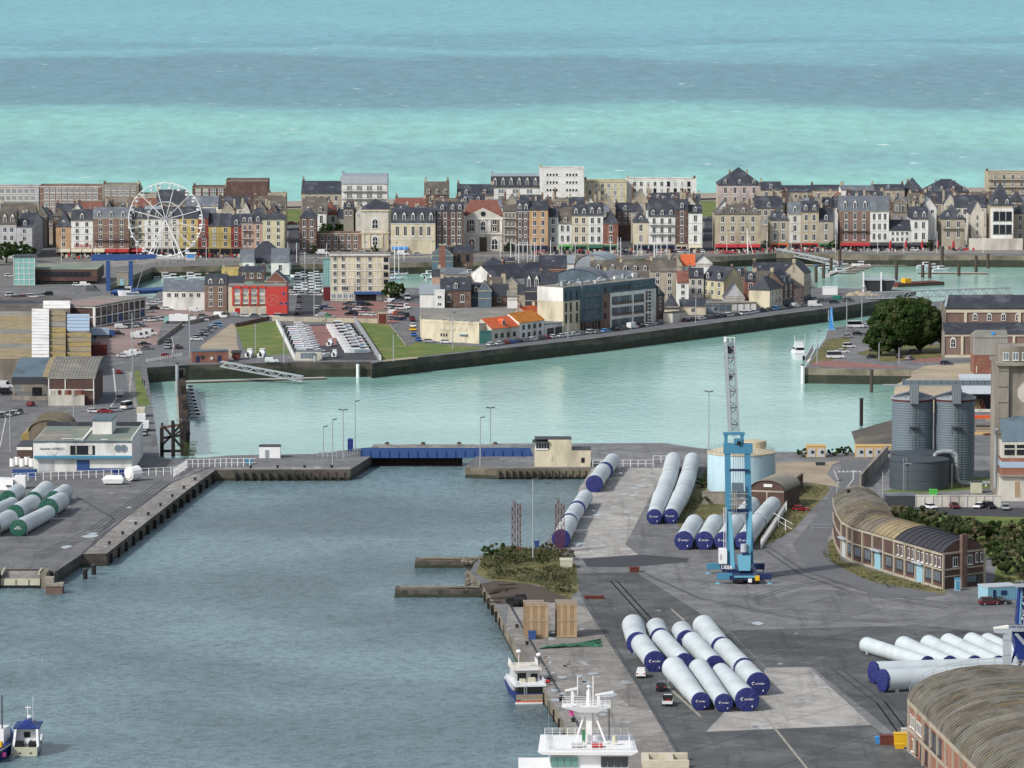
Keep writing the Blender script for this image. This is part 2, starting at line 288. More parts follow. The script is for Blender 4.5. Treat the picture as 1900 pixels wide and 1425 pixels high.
patch('grass_strip',[(249,690),(258,686),(274,738),(279,752),(256,752)],'grass')
patch('footpath',[(233,690),(243,688),(256,760),(246,762)],'paleconcrete')
patch('quay_apron',[(400,872),(351,907),(269,971),(198,1027),(152,1028),(230,962),(318,896),(365,872)],'paleconcrete')
patch('lock_apron',[(400,872),(650,871),(652,866),(400,867)],'paleconcrete')
patch('quay_concrete',[(1064,1368),(1011,1281),(960,1206),(938,1162),(945,1120),(1060,1118),(1088,1128),(1180,1270),(1270,1425),(1400,1640),(1225,1640)],'paleconcrete')
patch('scrub_base',[(893,1036),(938,1014),(1026,1021),(1068,1046),(1074,1094),(1056,1112),(1000,1086),(905,1076),(884,1064)],'drygrass')
patch('timber_quay',[(892,1083),(935,1074),(1000,1088),(1055,1098),(1062,1118),(945,1121),(921,1121)],'timber')
patch('pale_slab',[(1075,905),(1100,868),(1235,868),(1160,1010),(1185,1030),(1070,1036),(1050,1000)],'slabconcrete')
patch('repair_patch',[(1080,1037),(1190,1029),(1278,1036),(1275,1043),(1170,1052),(1090,1052)],'darkpatch')
patch('concrete_slab',[(1290,1316),(1310,1358),(1617,1345),(1500,1238),(1420,1240),(1400,1310)],'slabconcrete')
patch('concrete_slab',[(1625,1400),(1700,1393),(1700,1440),(1640,1440)],'slabconcrete')
patch('dark_paving',[(1352,1170),(1560,1164),(1700,1160),(2000,1190),(2000,1330),(1700,1400),(1640,1345),(1505,1237),(1420,1238)],'quayasphalt')
patch('dark_paving',[(1062,1064),(1180,1062),(1352,1172),(1420,1240),(1310,1358),(1617,1346),(1800,1480),(2000,1640),(1400,1640),(1270,1425),(1180,1270),(1088,1128)],'quayasphalt')
patch('terminal_road',[(1470,1010),(1530,940),(1560,870),(1560,855),(1620,855),(1625,862),(1560,950),(1535,1000),(1540,1040),(1600,1075),(1760,1105),(1640,1110),(1500,1060)],'roadgrey')
patch('yard_lane',[(1440,858),(1560,856),(1545,862),(1535,880),(1560,905),(1500,895),(1440,890)],'dirt')
patch('weed_verge',[(1390,945),(1480,895),(1535,900),(1540,910),(1470,985),(1420,1012),(1400,1010)],'drygrass')
patch('weed_verge',[(1290,905),(1320,850),(1315,930),(1370,940),(1265,985),(1255,970)],'drygrass')
patch('weed_verge',[(1520,1020),(1545,1000),(1560,1040),(1680,1075),(1760,1098),(1745,1104),(1640,1090),(1540,1045)],'drygrass')
patch('scrub_ground',[(1640,945),(1900,950),(2100,960),(2100,1110),(1840,1100),(1850,1040),(1700,990)],'grass')
patch('tank_lawn',[(1700,915),(1860,905),(1860,890),(1780,880),(1640,912),(1660,925)],'grass')
patch('parking_lane',[(1690,955),(1900,960),(1900,943),(1690,940)],'darkpatch')
patch('grass_verge',[(1503,676),(1533,630),(1575,625),(1580,640),(1545,668)],'drygrass')
patch('brick_apron',[(1505,679),(1513,670),(1560,669),(1640,678),(1690,683),(1560,682)],'redpaving')
patch('tree_lawn',[(1590,655),(1640,640),(1760,640),(1770,660),(1640,672)],'drygrass')
patch('church_paving',[(1690,672),(1720,655),(1755,650),(1745,672)],'redpaving')
patch('sand_yard',[(1690,690),(1720,678),(1900,668),(1900,740),(1760,770),(1700,760)],'sand')
mb=MB('sand');sh=[((1720,684),(1660,700)),((1735,720),(1655,730)),((1735,770),(1660,770))]
for(a,b_),(c_,d_)in zip(sh,sh[1:]):
 mb.face([P(*a,.02),P(*c_,.02),P(*d_,-5.3),P(*b_,-5.3)])
mb.use('mudbank');mb.face([P(1735,770,.02),P(1700,845,.02),P(1590,845,-5.2),P(1575,799,-5.2),P(1660,775,-5.2)])
kind(mb.build('shore_slope'),'structure')
mb=MB('rockm');mb.face([P(900,1030,-.1),P(890,1090,-.1),P(862,1068,-3.2),P(868,1045,-3.2)]);kind(mb.build('bank_slope'),'structure')
def win_mesh(fr,pn,mull=1):
 mb=MB(fr);mb.box(-.5,.5,-.07,.02,0,1);mb.box(-.6,.6,-.14,.0,-.06,-.001)
 mb.use(pn);n=mull+1;f=.09
 wd=(1-f*(n+1))/n
 for i in range(n):
  a=-.5+f+i*(wd+f);mb.face([(a,-.08,.07),(a+wd,-.08,.07),(a+wd,-.08,.93),(a,-.08,.93)])
 return mb.mesh('window')
WM=dict(w=win_mesh('frame','pane'),t=win_mesh('frametan','pane'),s=win_mesh('frame','shutter',0),g=win_mesh('frame','panelight'),d=win_mesh('darkgrey','pane',0),k=win_mesh('darkgrey','panelight',3),b=win_mesh('bluecanvas','pane',0),x=win_mesh('frame','pane',3))
def arch_mesh():
 mb=MB('frame');A=[math.pi*i/8 for i in range(9)]
 def ring(r,b,y):return[(b,y,0),(-b,y,0)]and[(r*math.cos(t),y,.62+r*.38/.5*math.sin(t))for t in A]+[(-b,y,0),(b,y,0)]
 mb.face(ring(.5,.5,-.1));mb.use('pane');q=ring(.36,.36,-.12);mb.face([(x,y,max(z-.06,.08))for x,y,z in q])
 mb.use('frame').box(-.03,.03,-.14,-.12,.08,.9).box(-.36,.36,-.14,-.12,.4,.44)
 return mb.mesh('arched_window')
WM['a']=arch_mesh()
def dorm_mesh(rm):
 mb=MB('frame');mb.box(-.5,.5,0,1.6,0,1.0);mb.add([(-.5,0,1.0),(.5,0,1.0),(0,0,1.4)],[(0,1,2)])
 mb.use(rm);mb.face([(-.62,-.1,.93),(0,-.1,1.45),(0,2.2,1.45),(-.62,2.2,.93)]);mb.face([(.62,-.1,.93),(0,-.1,1.45),(0,2.2,1.45),(.62,2.2,.93)])
 mb.face([(-.505,.02,0),(-.505,1.6,0),(-.505,1.6,1),(-.505,.02,1)]);mb.face([(.505,.02,0),(.505,1.6,0),(.505,1.6,1),(.505,.02,1)])
 mb.use('pane');mb.face([(-.36,-.02,.12),(-.05,-.02,.12),(-.05,-.02,1.0),(-.36,-.02,1.0)]);mb.face([(.36,-.02,.12),(.05,-.02,.12),(.05,-.02,1.0),(.36,-.02,1.0)])
 return mb.mesh('dormer')
DM={}
def dormer(par,u,v,z,rm,w=1.4,h=1.5):
 if rm not in DM:DM[rm]=dorm_mesh(rm)
 return link('dormer',DM[rm],par,(u,v,z),0,(w,1.0,h))
_ch=MB('brick').box(-.5,.5,-.35,.35,0,1);_ch.use('stone').box(-.56,.56,-.4,.4,.93,1.0);_ch.use('tile')
for i in(-.3,0,.3):_ch.tube((i,0,1.0),(i,0,1.14),.1,.08,5)
CHM=_ch.mesh('chimney')
_ch=MB('beige').box(-.5,.5,-.35,.35,0,1);_ch.use('tile')
for i in(-.25,.1,.35):_ch.tube((i,0,1.0),(i,0,1.12),.1,.08,5)
CHM2=_ch.mesh('chimney')
_sk=MB('zinc').box(-.5,.5,-.04,.5,0,.06);_sk.use('panelight').face([(-.42,0,.07),(.42,0,.07),(.42,.46,.07),(-.42,.46,.07)])
SKY=_sk.mesh('skylight')
def windows(par,w,z0,z1,nc,nr,style='w',ww=None,whr=.7,v=0.0,marg=.06,right=False,ulist=None,skip=0):
 """A grid of windows; right=True puts them on the wall at u = w that runs back in v."""
 hh=(z1-z0)/nr;a=w*marg;cw=(w-2*a)/nc
 wdt=ww or min(1.5,cw*.56)
 for r in range(nr):
  for c in range(nc):
   if skip and random.random()<skip:continue
   u=a+cw*(c+.5)if not ulist else ulist[c]*w
   st=style if len(style)==1 else rc(style)
   if right:link('window',WM[st],par,(v,u,z0+hh*(r+.18)),R(90),(wdt,1,hh*whr))
   else:link('window',WM[st],par,(u,v,z0+hh*(r+.18)),0,(wdt,1,hh*whr))
def house2(label,loc,w,d,he,hr,roof='g',wall='cream',rm='slate',nc=2,nr=3,gf=3.4,shop=None,awn=None,dor=0,chim=1,win='w',rz=0.0,ww=None,cat='house',name='town_house',band='stone',bal=0,side=0,sidewin=None,marg=.06,sky=0,skip=0,topz=None,dz=None,whr=.7,wtop=None,pay=None):
 t=thing(name,label,cat,loc,rz,'houses of the town' if cat=='house' else None)
 mb=MB(wall);ov=.3;hw=1.3
 if roof=='g':
  mb.box(0,w,0,d,0,he)
  for u in(0,w):mb.face([(u,0,he),(u,d,he),(u,d/2,hr-.05)])
 elif roof=='p':
  mb.box(0,w,0,d,0,he)
  for v in(0,d):mb.face([(0,v,he),(w,v,he),(w/2,v,hr-.05)])
 elif roof=='s':
  mb.hexa([(0,0,0),(w,0,0),(w,d,0),(0,d,0)],[(0,0,he),(w,0,he),(w,d,hr),(0,d,hr)])
 else:mb.box(0,w,0,d,0,he)
 if band and w>3:
  mb.use(band);mb.box(-.06,w+.06,-.16,-.001,he-.35,he)
  if shop or gf>3:mb.box(0,w,-.12,-.001,gf-.3,gf)
  if nr>=3:
   for r in range(1,nr):z=gf+(he-gf)*r/nr;mb.box(0,w,-.06,-.001,z-.12,z)
 mb.build('wall',t)
 rb=MB(rm)
 if roof=='g':
  sl=(hr-he)/(d/2);e=he-sl*ov
  rb.add([(-.1,-ov,e),(w+.1,-ov,e),(w+.1,d/2,hr),(-.1,d/2,hr),(-.1,d+ov,e),(w+.1,d+ov,e)],[(0,1,2,3),(3,2,5,4)])
  rb.add([(-.1,-ov,e+.12),(w+.1,-ov,e+.12),(w+.1,d/2,hr+.12),(-.1,d/2,hr+.12),(-.1,d+ov,e+.12),(w+.1,d+ov,e+.12)],[(0,1,2,3),(3,2,5,4)])
  rb.add([(-.1,-ov,e),(w+.1,-ov,e),(w+.1,-ov,e+.12),(-.1,-ov,e+.12)],[(0,1,2,3)])
  for u in(-.1,w+.1):rb.add([(u,-ov,e),(u,d/2,hr),(u,d/2,hr+.12),(u,-ov,e+.12)],[(0,1,2,3)])
 elif roof=='p':
  sl=(hr-he)/(w/2);e=he-sl*ov
  for k in(0,.12):rb.add([(-ov,-.15,e+k),(-ov,d+.1,e+k),(w/2,d+.1,hr+k),(w/2,-.15,hr+k),(w+ov,-.15,e+k),(w+ov,d+.1,e+k)],[(0,1,2,3),(3,2,5,4)])
  rb.use('frame');rb.add([(-ov,-.16,e),(w/2,-.16,hr),(w/2,-.16,hr+.14),(-ov,-.16,e+.14),(w+ov,-.16,e),(w+ov,-.16,e+.14)],[(0,1,2,3),(1,4,5,2)])
 elif roof=='h' or roof=='y':
  if roof=='y' or w<=d:i=w/2;j0,j1=(d/2,d/2)if roof=='y' else(w/2,d-w/2)
  if roof=='y':pts=[(w/2,d/2)]*2
  elif w>d:pts=[(d/2,d/2),(w-d/2,d/2)]
  else:pts=[(w/2,w/2),(w/2,d-w/2)]
  A,B=(*pts[0],hr),(*pts[1],hr);c=[(-ov,-ov,he),(w+ov,-ov,he),(w+ov,d+ov,he),(-ov,d+ov,he)]
  if roof=='y':
   for i in range(4):rb.face([c[i],c[(i+1)%4],A])
  elif w>d:rb.add(c+[A,B],[(0,1,5,4),(1,2,5),(2,3,4,5),(3,0,4)])
  else:rb.add(c+[A,B],[(0,1,4),(1,2,5,4),(2,3,5),(3,0,4,5)])
  rb.add([(x,y,z-.18)for x,y,z in c]+c,[(0,1,5,4),(1,2,6,5),(2,3,7,6),(3,0,4,7),(0,1,2,3)])
 elif roof=='m':
  hm=hr;b0=[(-.1,-.25,he),(w+.1,-.25,he),(w+.1,d+.25,he),(-.1,d+.25,he)]
  b1=[(-.05,hw,hm),(w+.05,hw,hm),(w+.05,d-hw,hm),(-.05,d-hw,hm)]
  rb.hexa(b0,b1);rb.use(topz or rm)
  rb.add([b1[0],b1[1],(w,d/2,hm+1.1),(0,d/2,hm+1.1),b1[2],b1[3]],[(0,1,2,3),(3,2,4,5),(0,3,5),(1,2,4)])
 elif roof=='s':
  rb.hexa([(-.2,-.3,he),(w+.2,-.3,he),(w+.2,d+.2,hr+.05),(-.2,d+.2,hr+.05)],[(-.2,-.3,he+.15),(w+.2,-.3,he+.15),(w+.2,d+.2,hr+.2),(-.2,d+.2,hr+.2)])
 else:
  rb.box(.25,w-.25,.25,d-.25,he,he+.08);rb.use(pay or wall)
  for a in[(-.06,w+.06,-.06,.25),(-.06,w+.06,d-.25,d+.06),(-.06,.25,.2501,d-.2501),(w-.25,w+.06,.2501,d-.2501)]:rb.box(*a,he,he+.55)
 roofo=rb.build('roof',t)
 if sky:
  for i in range(sky):
   f=ru(.2,.6);u=w*(i+.5)/sky
   o=link('skylight',SKY,roofo,(u,d/2*f,he+(hr-he)*f+.12),0,(1.0,1.6,1));o.rotation_euler=(math.atan2(hr-he,d/2),0,0)
 if nc and nr:
  windows(t,w,gf,(wtop or he-.3),nc,nr,win,ww,whr,0.0,marg,skip=skip)
 if side and nr:
  for r in range(nr):
   for c in range(side):
    hh=(he-.3-gf)/nr
    link('window',WM[sidewin or 'w'],t,(w,d*(c+.5)/side,gf+hh*(r+.18)),R(90),(1.1,1,hh*.6))
 if shop:
  sb=MB(shop).box(.25,w-.25,-.2,-.001,.5,gf-.5);n=max(2,int(w/3))
  sb.use('pane')
  for i in range(n):
   a=.5+(w-1)*i/n;sb.face([(a,-.22,.4),(a+(w-1)/n-.35,-.22,.4),(a+(w-1)/n-.35,-.22,gf-1.1),(a,-.22,gf-1.1)])
  sb.build('shop_front',t)
 if awn:
  for i,am in enumerate([awn]if isinstance(awn,str)else awn):
   k=1 if isinstance(awn,str)else len(awn);a,b2=w*i/k+.15,w*(i+1)/k-.15
   ab=MB(am);ab.hexa([(a,-3.0,gf-1.3),(b2,-3.0,gf-1.3),(b2,-.25,gf-.35),(a,-.25,gf-.35)],[(a,-3.0,gf-1.2),(b2,-3.0,gf-1.2),(b2,-.25,gf-.25),(a,-.25,gf-.25)])
   ab.box(a,b2,-3.02,-2.98,gf-1.6,gf-1.2);ab.build('awning',t)
 for i in range(dor):
  u=w*(i+.5)/dor
  if roof=='m':dormer(t,u,.1,he+.35,rm,1.5,(hr-he)*.62)
  else:
   z=dz if dz is not None else he+.5
   sl=(hr-he)/(d/2);dormer(t,u,(z-he)/sl-.05,z,rm,1.4,min(1.7,(hr-z)*.8))
 for i in range(chim):
  u=(.55 if i==0 else w-.6)if roof not in 'hy' else w*(.3 if i==0 else.7);top=hr+1.3 if roof in 'gmpsf' else he+(hr-he)*.6+1.2
  link('chimney',CHM if(i+len(label))%2 else CHM2,t,(u,d*(.5 if roof in 'gm' else.6),he),0,(.9 if w<9 else 1.1,1.6,top-he))
 if bal:
  for r in range(1,bal+1):
   z=gf+(he-gf)*r/nr+.05;bb_=MB('darkgrey').box(.4,w-.4,-.9,-.08,z-.12,z)
   for i in range(int(w*1.4)):u=.45+i*(w-.9)/int(w*1.4);bb_.box(u,u+.06,-.88,-.84,z,z+.95)
   bb_.box(.4,w-.4,-.9,-.84,z+.95,z+1.02);bb_.build('balcony',t)
 return t
def text(par,s,size,m,loc,rx=90,rz=0,name='lettering',ext=.03,align='CENTER'):
 c=bpy.data.curves.new(name,'FONT');c.body=s;c.size=size;c.align_x=align;c.align_y='CENTER';c.extrude=ext;c.resolution_u=2
 tmp=bpy.data.objects.new('tmp',c);me=bpy.data.meshes.new_from_object(tmp);bpy.data.objects.remove(tmp);me.materials.clear();me.materials.append(MATS[m])
 o=link(name,me,par,loc);o.rotation_euler=(R(rx),0,rz);return o
def houseL(label,p0,p1,ye,rise,roof,wall,rm,nc,nr,d=9,**k):
 a,b2=P(*p0),P(*p1);v=b2-a
 he=Zat(ye,a.y);return house2(label,a,v.length-.05,d,he,he+rise,roof,wall,rm,nc,nr,rz=math.atan2(v.y,v.x),**k)
def box_at(name,label,cat,p0,p1,ztop,d,m,rm=None,group=None,edge=.0):
 """A flat-roofed block over the front line p0-p1; ztop in metres, or a negative photo row of the top edge at p0."""
 a,b2=P(*p0),P(*p1);v=b2-a;h=ztop if ztop>0 else Zat(-ztop,a.y);w=v.length
 t=thing(name,label,cat,a,math.atan2(v.y,v.x),group)
 MB(m).box(0,w,0,d,0,h).build('wall',t);MB(rm or m).box(-.1,w+.1,-.1,d+.1,h+.002,h+.22).build('roof',t)
 t['dims']=(w,d,h);return t,w,h
def house(label,x0,x1,yb,ye,roof,yr,wall,rm,nc,nr,d=12,**k):
 a,b2=P(x0,yb),P(x1,yb);Y=a.y
 he=Zat(ye,Y);rd={'g':d/2,'h':min(d,b2.x-a.x)/2,'y':d/2,'m':1.3,'p':0,'f':0,'s':d}[roof]
 hr=max(Zat(yr,Y+rd),he+.3)
 return house2(label,(a.x+.04,Y,0),b2.x-a.x-.08,d,he,hr,roof,wall,rm,nc,nr,**k)
T=' on the promenade'
house('grey stone house with mansard roof beside the dark trees, westmost of the promenade row',-12,31,479,418,'m',394,'palegrey','slatebrown',3,3,dor=3,band='white')
house('pale stone corner house with pointed slate roof, dark street wall and one big dormer',31,60,479,421,'g',395,'palegrey','slate',1,3,d=46,dor=1,side=9)
house('narrow orange-yellow corner house with hipped slate roof above cream awnings',104,132,475,420,'h',393,'orange','slate',1,3,d=14,awn='canvas',shop='darkgrey',dor=1,chim=0)
house('tall white hotel with red lettering between the orange corner house and banded brick house',132,173,475,409,'m',394,'white','slate',2,4,awn=['canvas','canvas'],shop='darkgrey',dor=1)
house('broad brown brick house with stone bands and long dark balcony left of ferris wheel',173,240,475,404,'m',390,'rosebrick','slatelight',3,4,awn=['canvas','redcanvas','redcanvas'],shop='maroon',dor=3,band='cream',bal=1)
house('cream house with balconies just behind the left rim of ferris wheel',240,268,474,406,'m',391,'cream','slate',2,4,shop='darkgrey',dor=2,awn='redcanvas',bal=2)
house('pale grey house with light metal roof directly behind the ferris wheel spokes',268,300,474,406,'m',388,'white','slate',2,4,shop='darkgrey',dor=2,topz='zinc')
house('light grey stone house behind the ferris wheel hub beside yellow pediment house',300,333,474,404,'g',384,'offwhite','slate',2,4,shop='darkgrey',dor=1)
house('yellow house with triangular roof pediment behind right rim of ferris wheel',333,368,474,404,'g',384,'yellow','slate',2,4,shop='black',dor=0,win='w')
house('narrow dark red house squeezed between two yellow houses by ferris wheel',368,387,474,404,'g',389,'red','slate',1,4,shop='black')
house('narrow yellow house with closed white shutter and steep plain slate roof',387,408,474,419,'g',396,'yellow','slate',1,3,shop='black',win='ws',chim=0)
house('narrow ochre house with steep slate roof between yellow and red houses',408,429,474,419,'g',396,'yellow','slate',1,3,shop='black',chim=0,band='orange')
house('narrow dark red house with one white dormer beside the pink houses',429,448,474,419,'g',397,'red','slate',1,3,shop='black',dor=1)
house('salmon pink house with two arched dormers above dark balconies',448,470,474,414,'m',402,'salmon','slate',2,3,dor=2,bal=2,shop='black')
house('slim pale pink house with tall slate roof beside lemon yellow corner house',470,487,474,413,'g',386,'salmon','slate',1,3,dor=1,shop='black')
house('lemon yellow corner house with low slate roof at the street opening',487,528,474,407,'h',396,'lemon','slate',2,4,d=22,win='w',side=4,shop='black',band='white')
house('brick corner pavilion with stone edges and pyramid slate roof beside street',556,587,471,403,'y',386,'brick','slate',2,3,d=13,gf=1.5,chim=0,band='cream')
house('low brick arcade wing with stone pilasters and central archway below two trees',587,671,468,433,'f',433,'rosebrick','zinc',6,2,d=7,gf=.8,chim=0,band='cream',cat='arcade',name='arcade_wing')
house('cream five-bay house with arched ground floor and five big dormers above blue awning',725,808,471,414,'m',391,'cream','slate',5,1,gf=6.5,dor=5,d=14,whr=.7,band='white')
house('dark brick house with two dormers and blue balconies, left half of pair',808,833,470,391,'g',374,'darkbrick','slate',2,4,dor=1,shop='bluecanvas',band='beige')
house('dark brick house with two dormers right against pale pedimented theatre',833,860,470,391,'g',375,'darkbrick','slate',2,4,dor=2,shop='darkgrey',band='beige')
house('stone and brick striped house with three narrow bays of balconies right of pediment',933,958,468,391,'g',379,'stone','slatebrown',3,4,bal=3,shop='darkgrey',band='brick')
house('narrow dark brick house with white top floor and two dormers',958,982,468,392,'m',376,'darkbrick','slate',2,4,dor=2,shop='darkgrey',band='white')
house('tall orange house with plain slate roof and navy restaurant front',982,1017,468,389,'g',373,'orange','slate',2,4,shop='navy',band=None)
house('narrow greyish white house immediately right of the tall orange house',1017,1036,467,402,'g',387,'palegrey','slate',1,3,shop='canvas')
house('white two-bay house with wide roof dormer and lime green shop front',1036,1061,467,414,'g',385,'white','slatebrown',2,2,dor=1,shop='lime')
house('cream house with two dormers behind the sailboat masts',1061,1091,467,400,'m',385,'cream','slate',2,3,dor=2,shop='green')
house('white house with two dormers and dark green awning front',1091,1119,467,400,'m',382,'white','slate',2,3,dor=2,shop='green',awn='greencanvas')
house('small red brick house with stone strip and hipped roof at dark alley',1119,1147,467,414,'h',393,'redbrick','slate',1,2,d=14,shop='green',band='cream',side=3)
house('pale yellow hipped house with tiny dormer right of the dark alley',1175,1203,467,412,'h',392,'cream','slate',1,2,d=13,dor=1,shop='navy')
house('white three-bay house with very tall slate roof and arched dormers above navy shops',1203,1253,467,401,'g',368,'white','slate',3,3,d=14,dor=3,shop='navy',bal=2)
house('narrow dark brick house with white window column beside ramp street',1253,1277,467,388,'g',370,'darkbrick','slate',1,4,dor=1,shop='canvas')
house('white corner house with cream awning left of the ramp street',1277,1303,467,395,'g',380,'white','slate',1,3,dor=1,d=16,awn='canvas',shop='darkgrey',side=3)
house('large beige stone hotel with four dormers above long red awning',1326,1411,466,397,'h',377,'beige','slatebrown',4,3,d=24,dor=4,awn=['redcanvas','redcanvas'],shop='maroon',side=6,band='stone',dz=None)
house('beige stone house with two dormers, left end of the block after hotel',1428,1463,464,408,'h',386,'stone','slate',2,2,d=14,dor=2,shop='orangept')
house('slim grey stone house with pale curved roof and yellow parasols below',1463,1486,464,397,'m',380,'offwhite','slatelight',1,3,shop='maroon',dor=1)
house('rusty beige stone house with two white dormers above red shop front',1486,1519,464,394,'m',378,'beige','slate',2,3,dor=2,shop='redpt',band='orange')
house('small stone house with steep dark roof at the right end of the beige block',1519,1546,464,410,'g',386,'stone','slate',1,2,d=16,dor=1,shop='green',side=3)
house('red brick three-bay house with slate mansard and three white dormers',1558,1614,463,391,'m',369,'rosebrick','slatelight',3,3,dor=3,d=14,shop='white',bal=1,awn='redcanvas',band='stone')
house('bright white tall house with black ground floor next to red brick mansard',1614,1649,463,392,'m',369,'white','slatelight',3,3,d=14,shop='black',awn='darkcanvas',side=2)
house('low white two-storey house with dark stepped roofs behind grey awning',1649,1690,463,427,'g',408,'white','slate',4,2,gf=3.2,awn='darkcanvas',shop='darkgrey',sky=1)
house('white house with two dormers above a long grey awning',1690,1722,463,407,'m',390,'white','slate',2,2,dor=2,d=20,awn='darkcanvas',shop='darkgrey',side=5)
house('stone house with steep slate roof, two dormers and black balconies',1747,1790,462,406,'h',380,'stone','slate',2,2,d=16,dor=2,gf=4.2,bal=1,band=None)
house('narrow stone gable tower with four small stacked windows',1801,1825,460,396,'p',374,'offwhite','slate',1,4,d=22,gf=2,chim=0,ww=.9,band=None)
house('beige block with tall pyramid slate roof and white glazed restaurant front',1838,1878,462,381,'y',337,'beige','slate',0,0,d=16,dor=2,chim=0)
house('dark stone house cut by the right picture edge beside pyramid roof',1880,1925,460,396,'h',376,'stone','slate',2,3,d=14,dor=1)
def frame_at(x0,x1,yb):
 a,b2=P(x0,yb),P(x1,yb);return a,b2.x-a.x
a,W=frame_at(671,721,469);t=thing('stone_chapel','tall pale stone pavilion with one big arched window and pyramid slate roof','chapel',a)
he=Zat(389,a.y);hm=Zat(430,a.y)
mb=MB('offwhite').box(0,W,0,16,0,he);mb.use('cream');mb.box(-.4,W+.4,-.5,-.01,hm-.8,hm);mb.box(-.3,W+.3,-.4,-.01,he-.7,he)
for u in(0,W-1.2,W*.22,W*.7):mb.box(u,u+1.2,-.3,-.01,0,hm-.85)
mb.build('wall',t)
MB('slate').add([(-.4,-.4,he),(W+.4,-.4,he),(W+.4,16.4,he),(-.4,16.4,he),(W/2,6,Zat(368,a.y+6))],[(0,1,4),(1,2,4),(2,3,4),(3,0,4)]).build('roof',t)
link('arched_window',WM['a'],t,(W/2,0,hm+1.2),0,(3.2,2,5.2));link('arched_window',WM['a'],t,(W/2,0,3.0),0,(2.8,2,5.0))
MB('stone').box(0,W,-3,-.41,0,2.2).build('terrace',t)
a,W=frame_at(861,932,467);t=thing('pedimented_theatre','pale stone theatre with triangular pediment, three arches and brown tiled roof','theatre',a)
he=Zat(404,a.y);hp=Zat(386,a.y)
mb=MB('offwhite').box(0,W,0,22,0,he);mb.add([(-.5,-.5,he),(W+.5,-.5,he),(W/2,-.5,hp),(-.5,1.2,he),(W+.5,1.2,he),(W/2,1.2,hp)],[(0,1,2),(3,4,5),(0,2,5,3),(1,2,5,4)])
mb.use('white').box(-.4,W+.4,-.5,-.01,he-.8,he).box(-.2,W+.2,-.4,-.01,7.6,8.2)
for u in(0,W*.3,W*.64,W-1):mb.box(u,u+1,-.3,-.01,8.3,he-.85)
mb.use('rosebrick').box(W*.08,W*.28,-.12,-.01,8.6,he-1.4).box(W*.72,W*.92,-.12,-.01,8.6,he-1.4)
mb.build('wall',t)
hr_=Zat(371,a.y+11);MB('tile').add([(-.3,.5,he+1),(W+.3,.5,he+1),(W*.86,11,hr_),(W*.14,11,hr_),(W+.3,22,he),(-.3,22,he)],[(0,1,2,3),(1,4,2),(0,3,5),(3,2,4,5)]).build('roof',t)
for u,dm in((.2,0),(.8,0)):
 link('arched_window',WM['a'],t,(W*u,0,.6),0,(3.4,3,6));
 for z in(8.9,11.9):link('window',WM['w'],t,(W*u,-.12,z),0,(2.1,1,2.2))
MB('timber').box(W*.5-1.6,W*.5+1.6,-.2,-.01,.2,6.4).build('door',t)
link('arched_window',WM['a'],t,(W/2,0,9),0,(2.6,2,5.4));ob=MB('pane').lathe([(0,0),(.9,0),(1.1,.1)],16).build('round_window',t,(W/2,-.56,(he+hp)/2-.4));ob.rotation_euler=(R(90),0,0)
a,W=frame_at(725,808,470.6)
t=thing('blue_awning','bright blue shop awning below the cream five-bay house','awning',a+Vector((.6,0,0)))
MB('bluecanvas').hexa([(0,-2.6,2.5),(7,-2.6,2.5),(7,0,3.6),(0,0,3.6)],[(0,-2.6,2.6),(7,-2.6,2.6),(7,0,3.7),(0,0,3.7)]).box(0,7,-2.62,-2.58,1.9,2.6).build('canopy',t)
mb=MB('steel')
for u in(.3,6.7):mb.bar((u,-2.5,0),(u,-2.5,2.5),.1)
mb.build('pole',t)
a,W=frame_at(1837,1877,461.5);a.y-=6
t=thing('glazed_restaurant','white modern restaurant front with three big dark windows per floor','restaurant',a)
h1=Zat(388,a.y)
MB('white').box(0,W,0,5.4,0,h1).build('wall',t)
windows(t,W,h1*.33,h1*.98,3,2,'d',W*.27,.7)
MB('offwhite').box(-10,W+4,-2.5,-.1,0,h1*.28).build('terrace',t)
a,W=frame_at(137,170,475)
t=thing('hotel_sign','row of red letters mounted on the white hotel front','sign',(a.x,a.y-.3,Zat(456.5,a.y)))
for i,ch in enumerate('EUROPE'):text(t,ch,2.0,'redpt',(W*(i+.5)/6,0,0),name='letter')
house('long pale grey flats with rows of white windows at the far left edge by sea',-30,73,424,347,'f',346,'palegrey','roofgrey',8,4,d=14,gf=6,chim=0,cat='apartment block',name='apartment_block',ww=2.2,win='x')
house('long brick and concrete flats with white roof band left of ferris wheel',74,190,424,346,'f',345,'rosebrick','roofgrey',9,5,d=14,gf=3,chim=0,cat='apartment block',name='apartment_block',ww=2.2,win='x',band='white')
house('grey concrete end of the long flats with rooftop lift house',190,258,424,344,'f',344,'concrete','roofgrey',5,2,d=14,gf=15,chim=2,cat='apartment block',name='apartment_block',ww=2.0,win='x')
house('dark brown flats with brick stacks seen beyond ferris wheel rim',357,421,418,348,'f',348,'darkbrick','roofgrey',4,3,d=13,gf=12,chim=2,cat='apartment block',name='apartment_block',ww=2.4,win='sg')
house('windowless brown brick gable block rising above yellow houses',420,498,420,335,'f',334,'darkbrick','roofgrey',0,0,d=14,chim=0,cat='apartment block',name='apartment_block')
house('grey house with broad brown slate roof and white dormers above lemon corner house',470,529,450,390,'g',364,'cream','slatebrown',3,1,d=16,gf=12,dor=3,chim=2)
house('stepped stone house with small pavilion tower above pink houses',497,531,428,361,'f',361,'stone','roofgrey',1,2,d=12,gf=10,chim=1)
house('large dark slate house with long ridge at the sea end of street',559,635,428,359,'g',336,'stone','slate',5,2,d=26,gf=9,dor=0,chim=2,sky=2)
house('slate roofed house with brown gable behind the two trees',560,606,452,395,'g',366,'white','slatebrown',3,1,d=18,gf=8,dor=2)
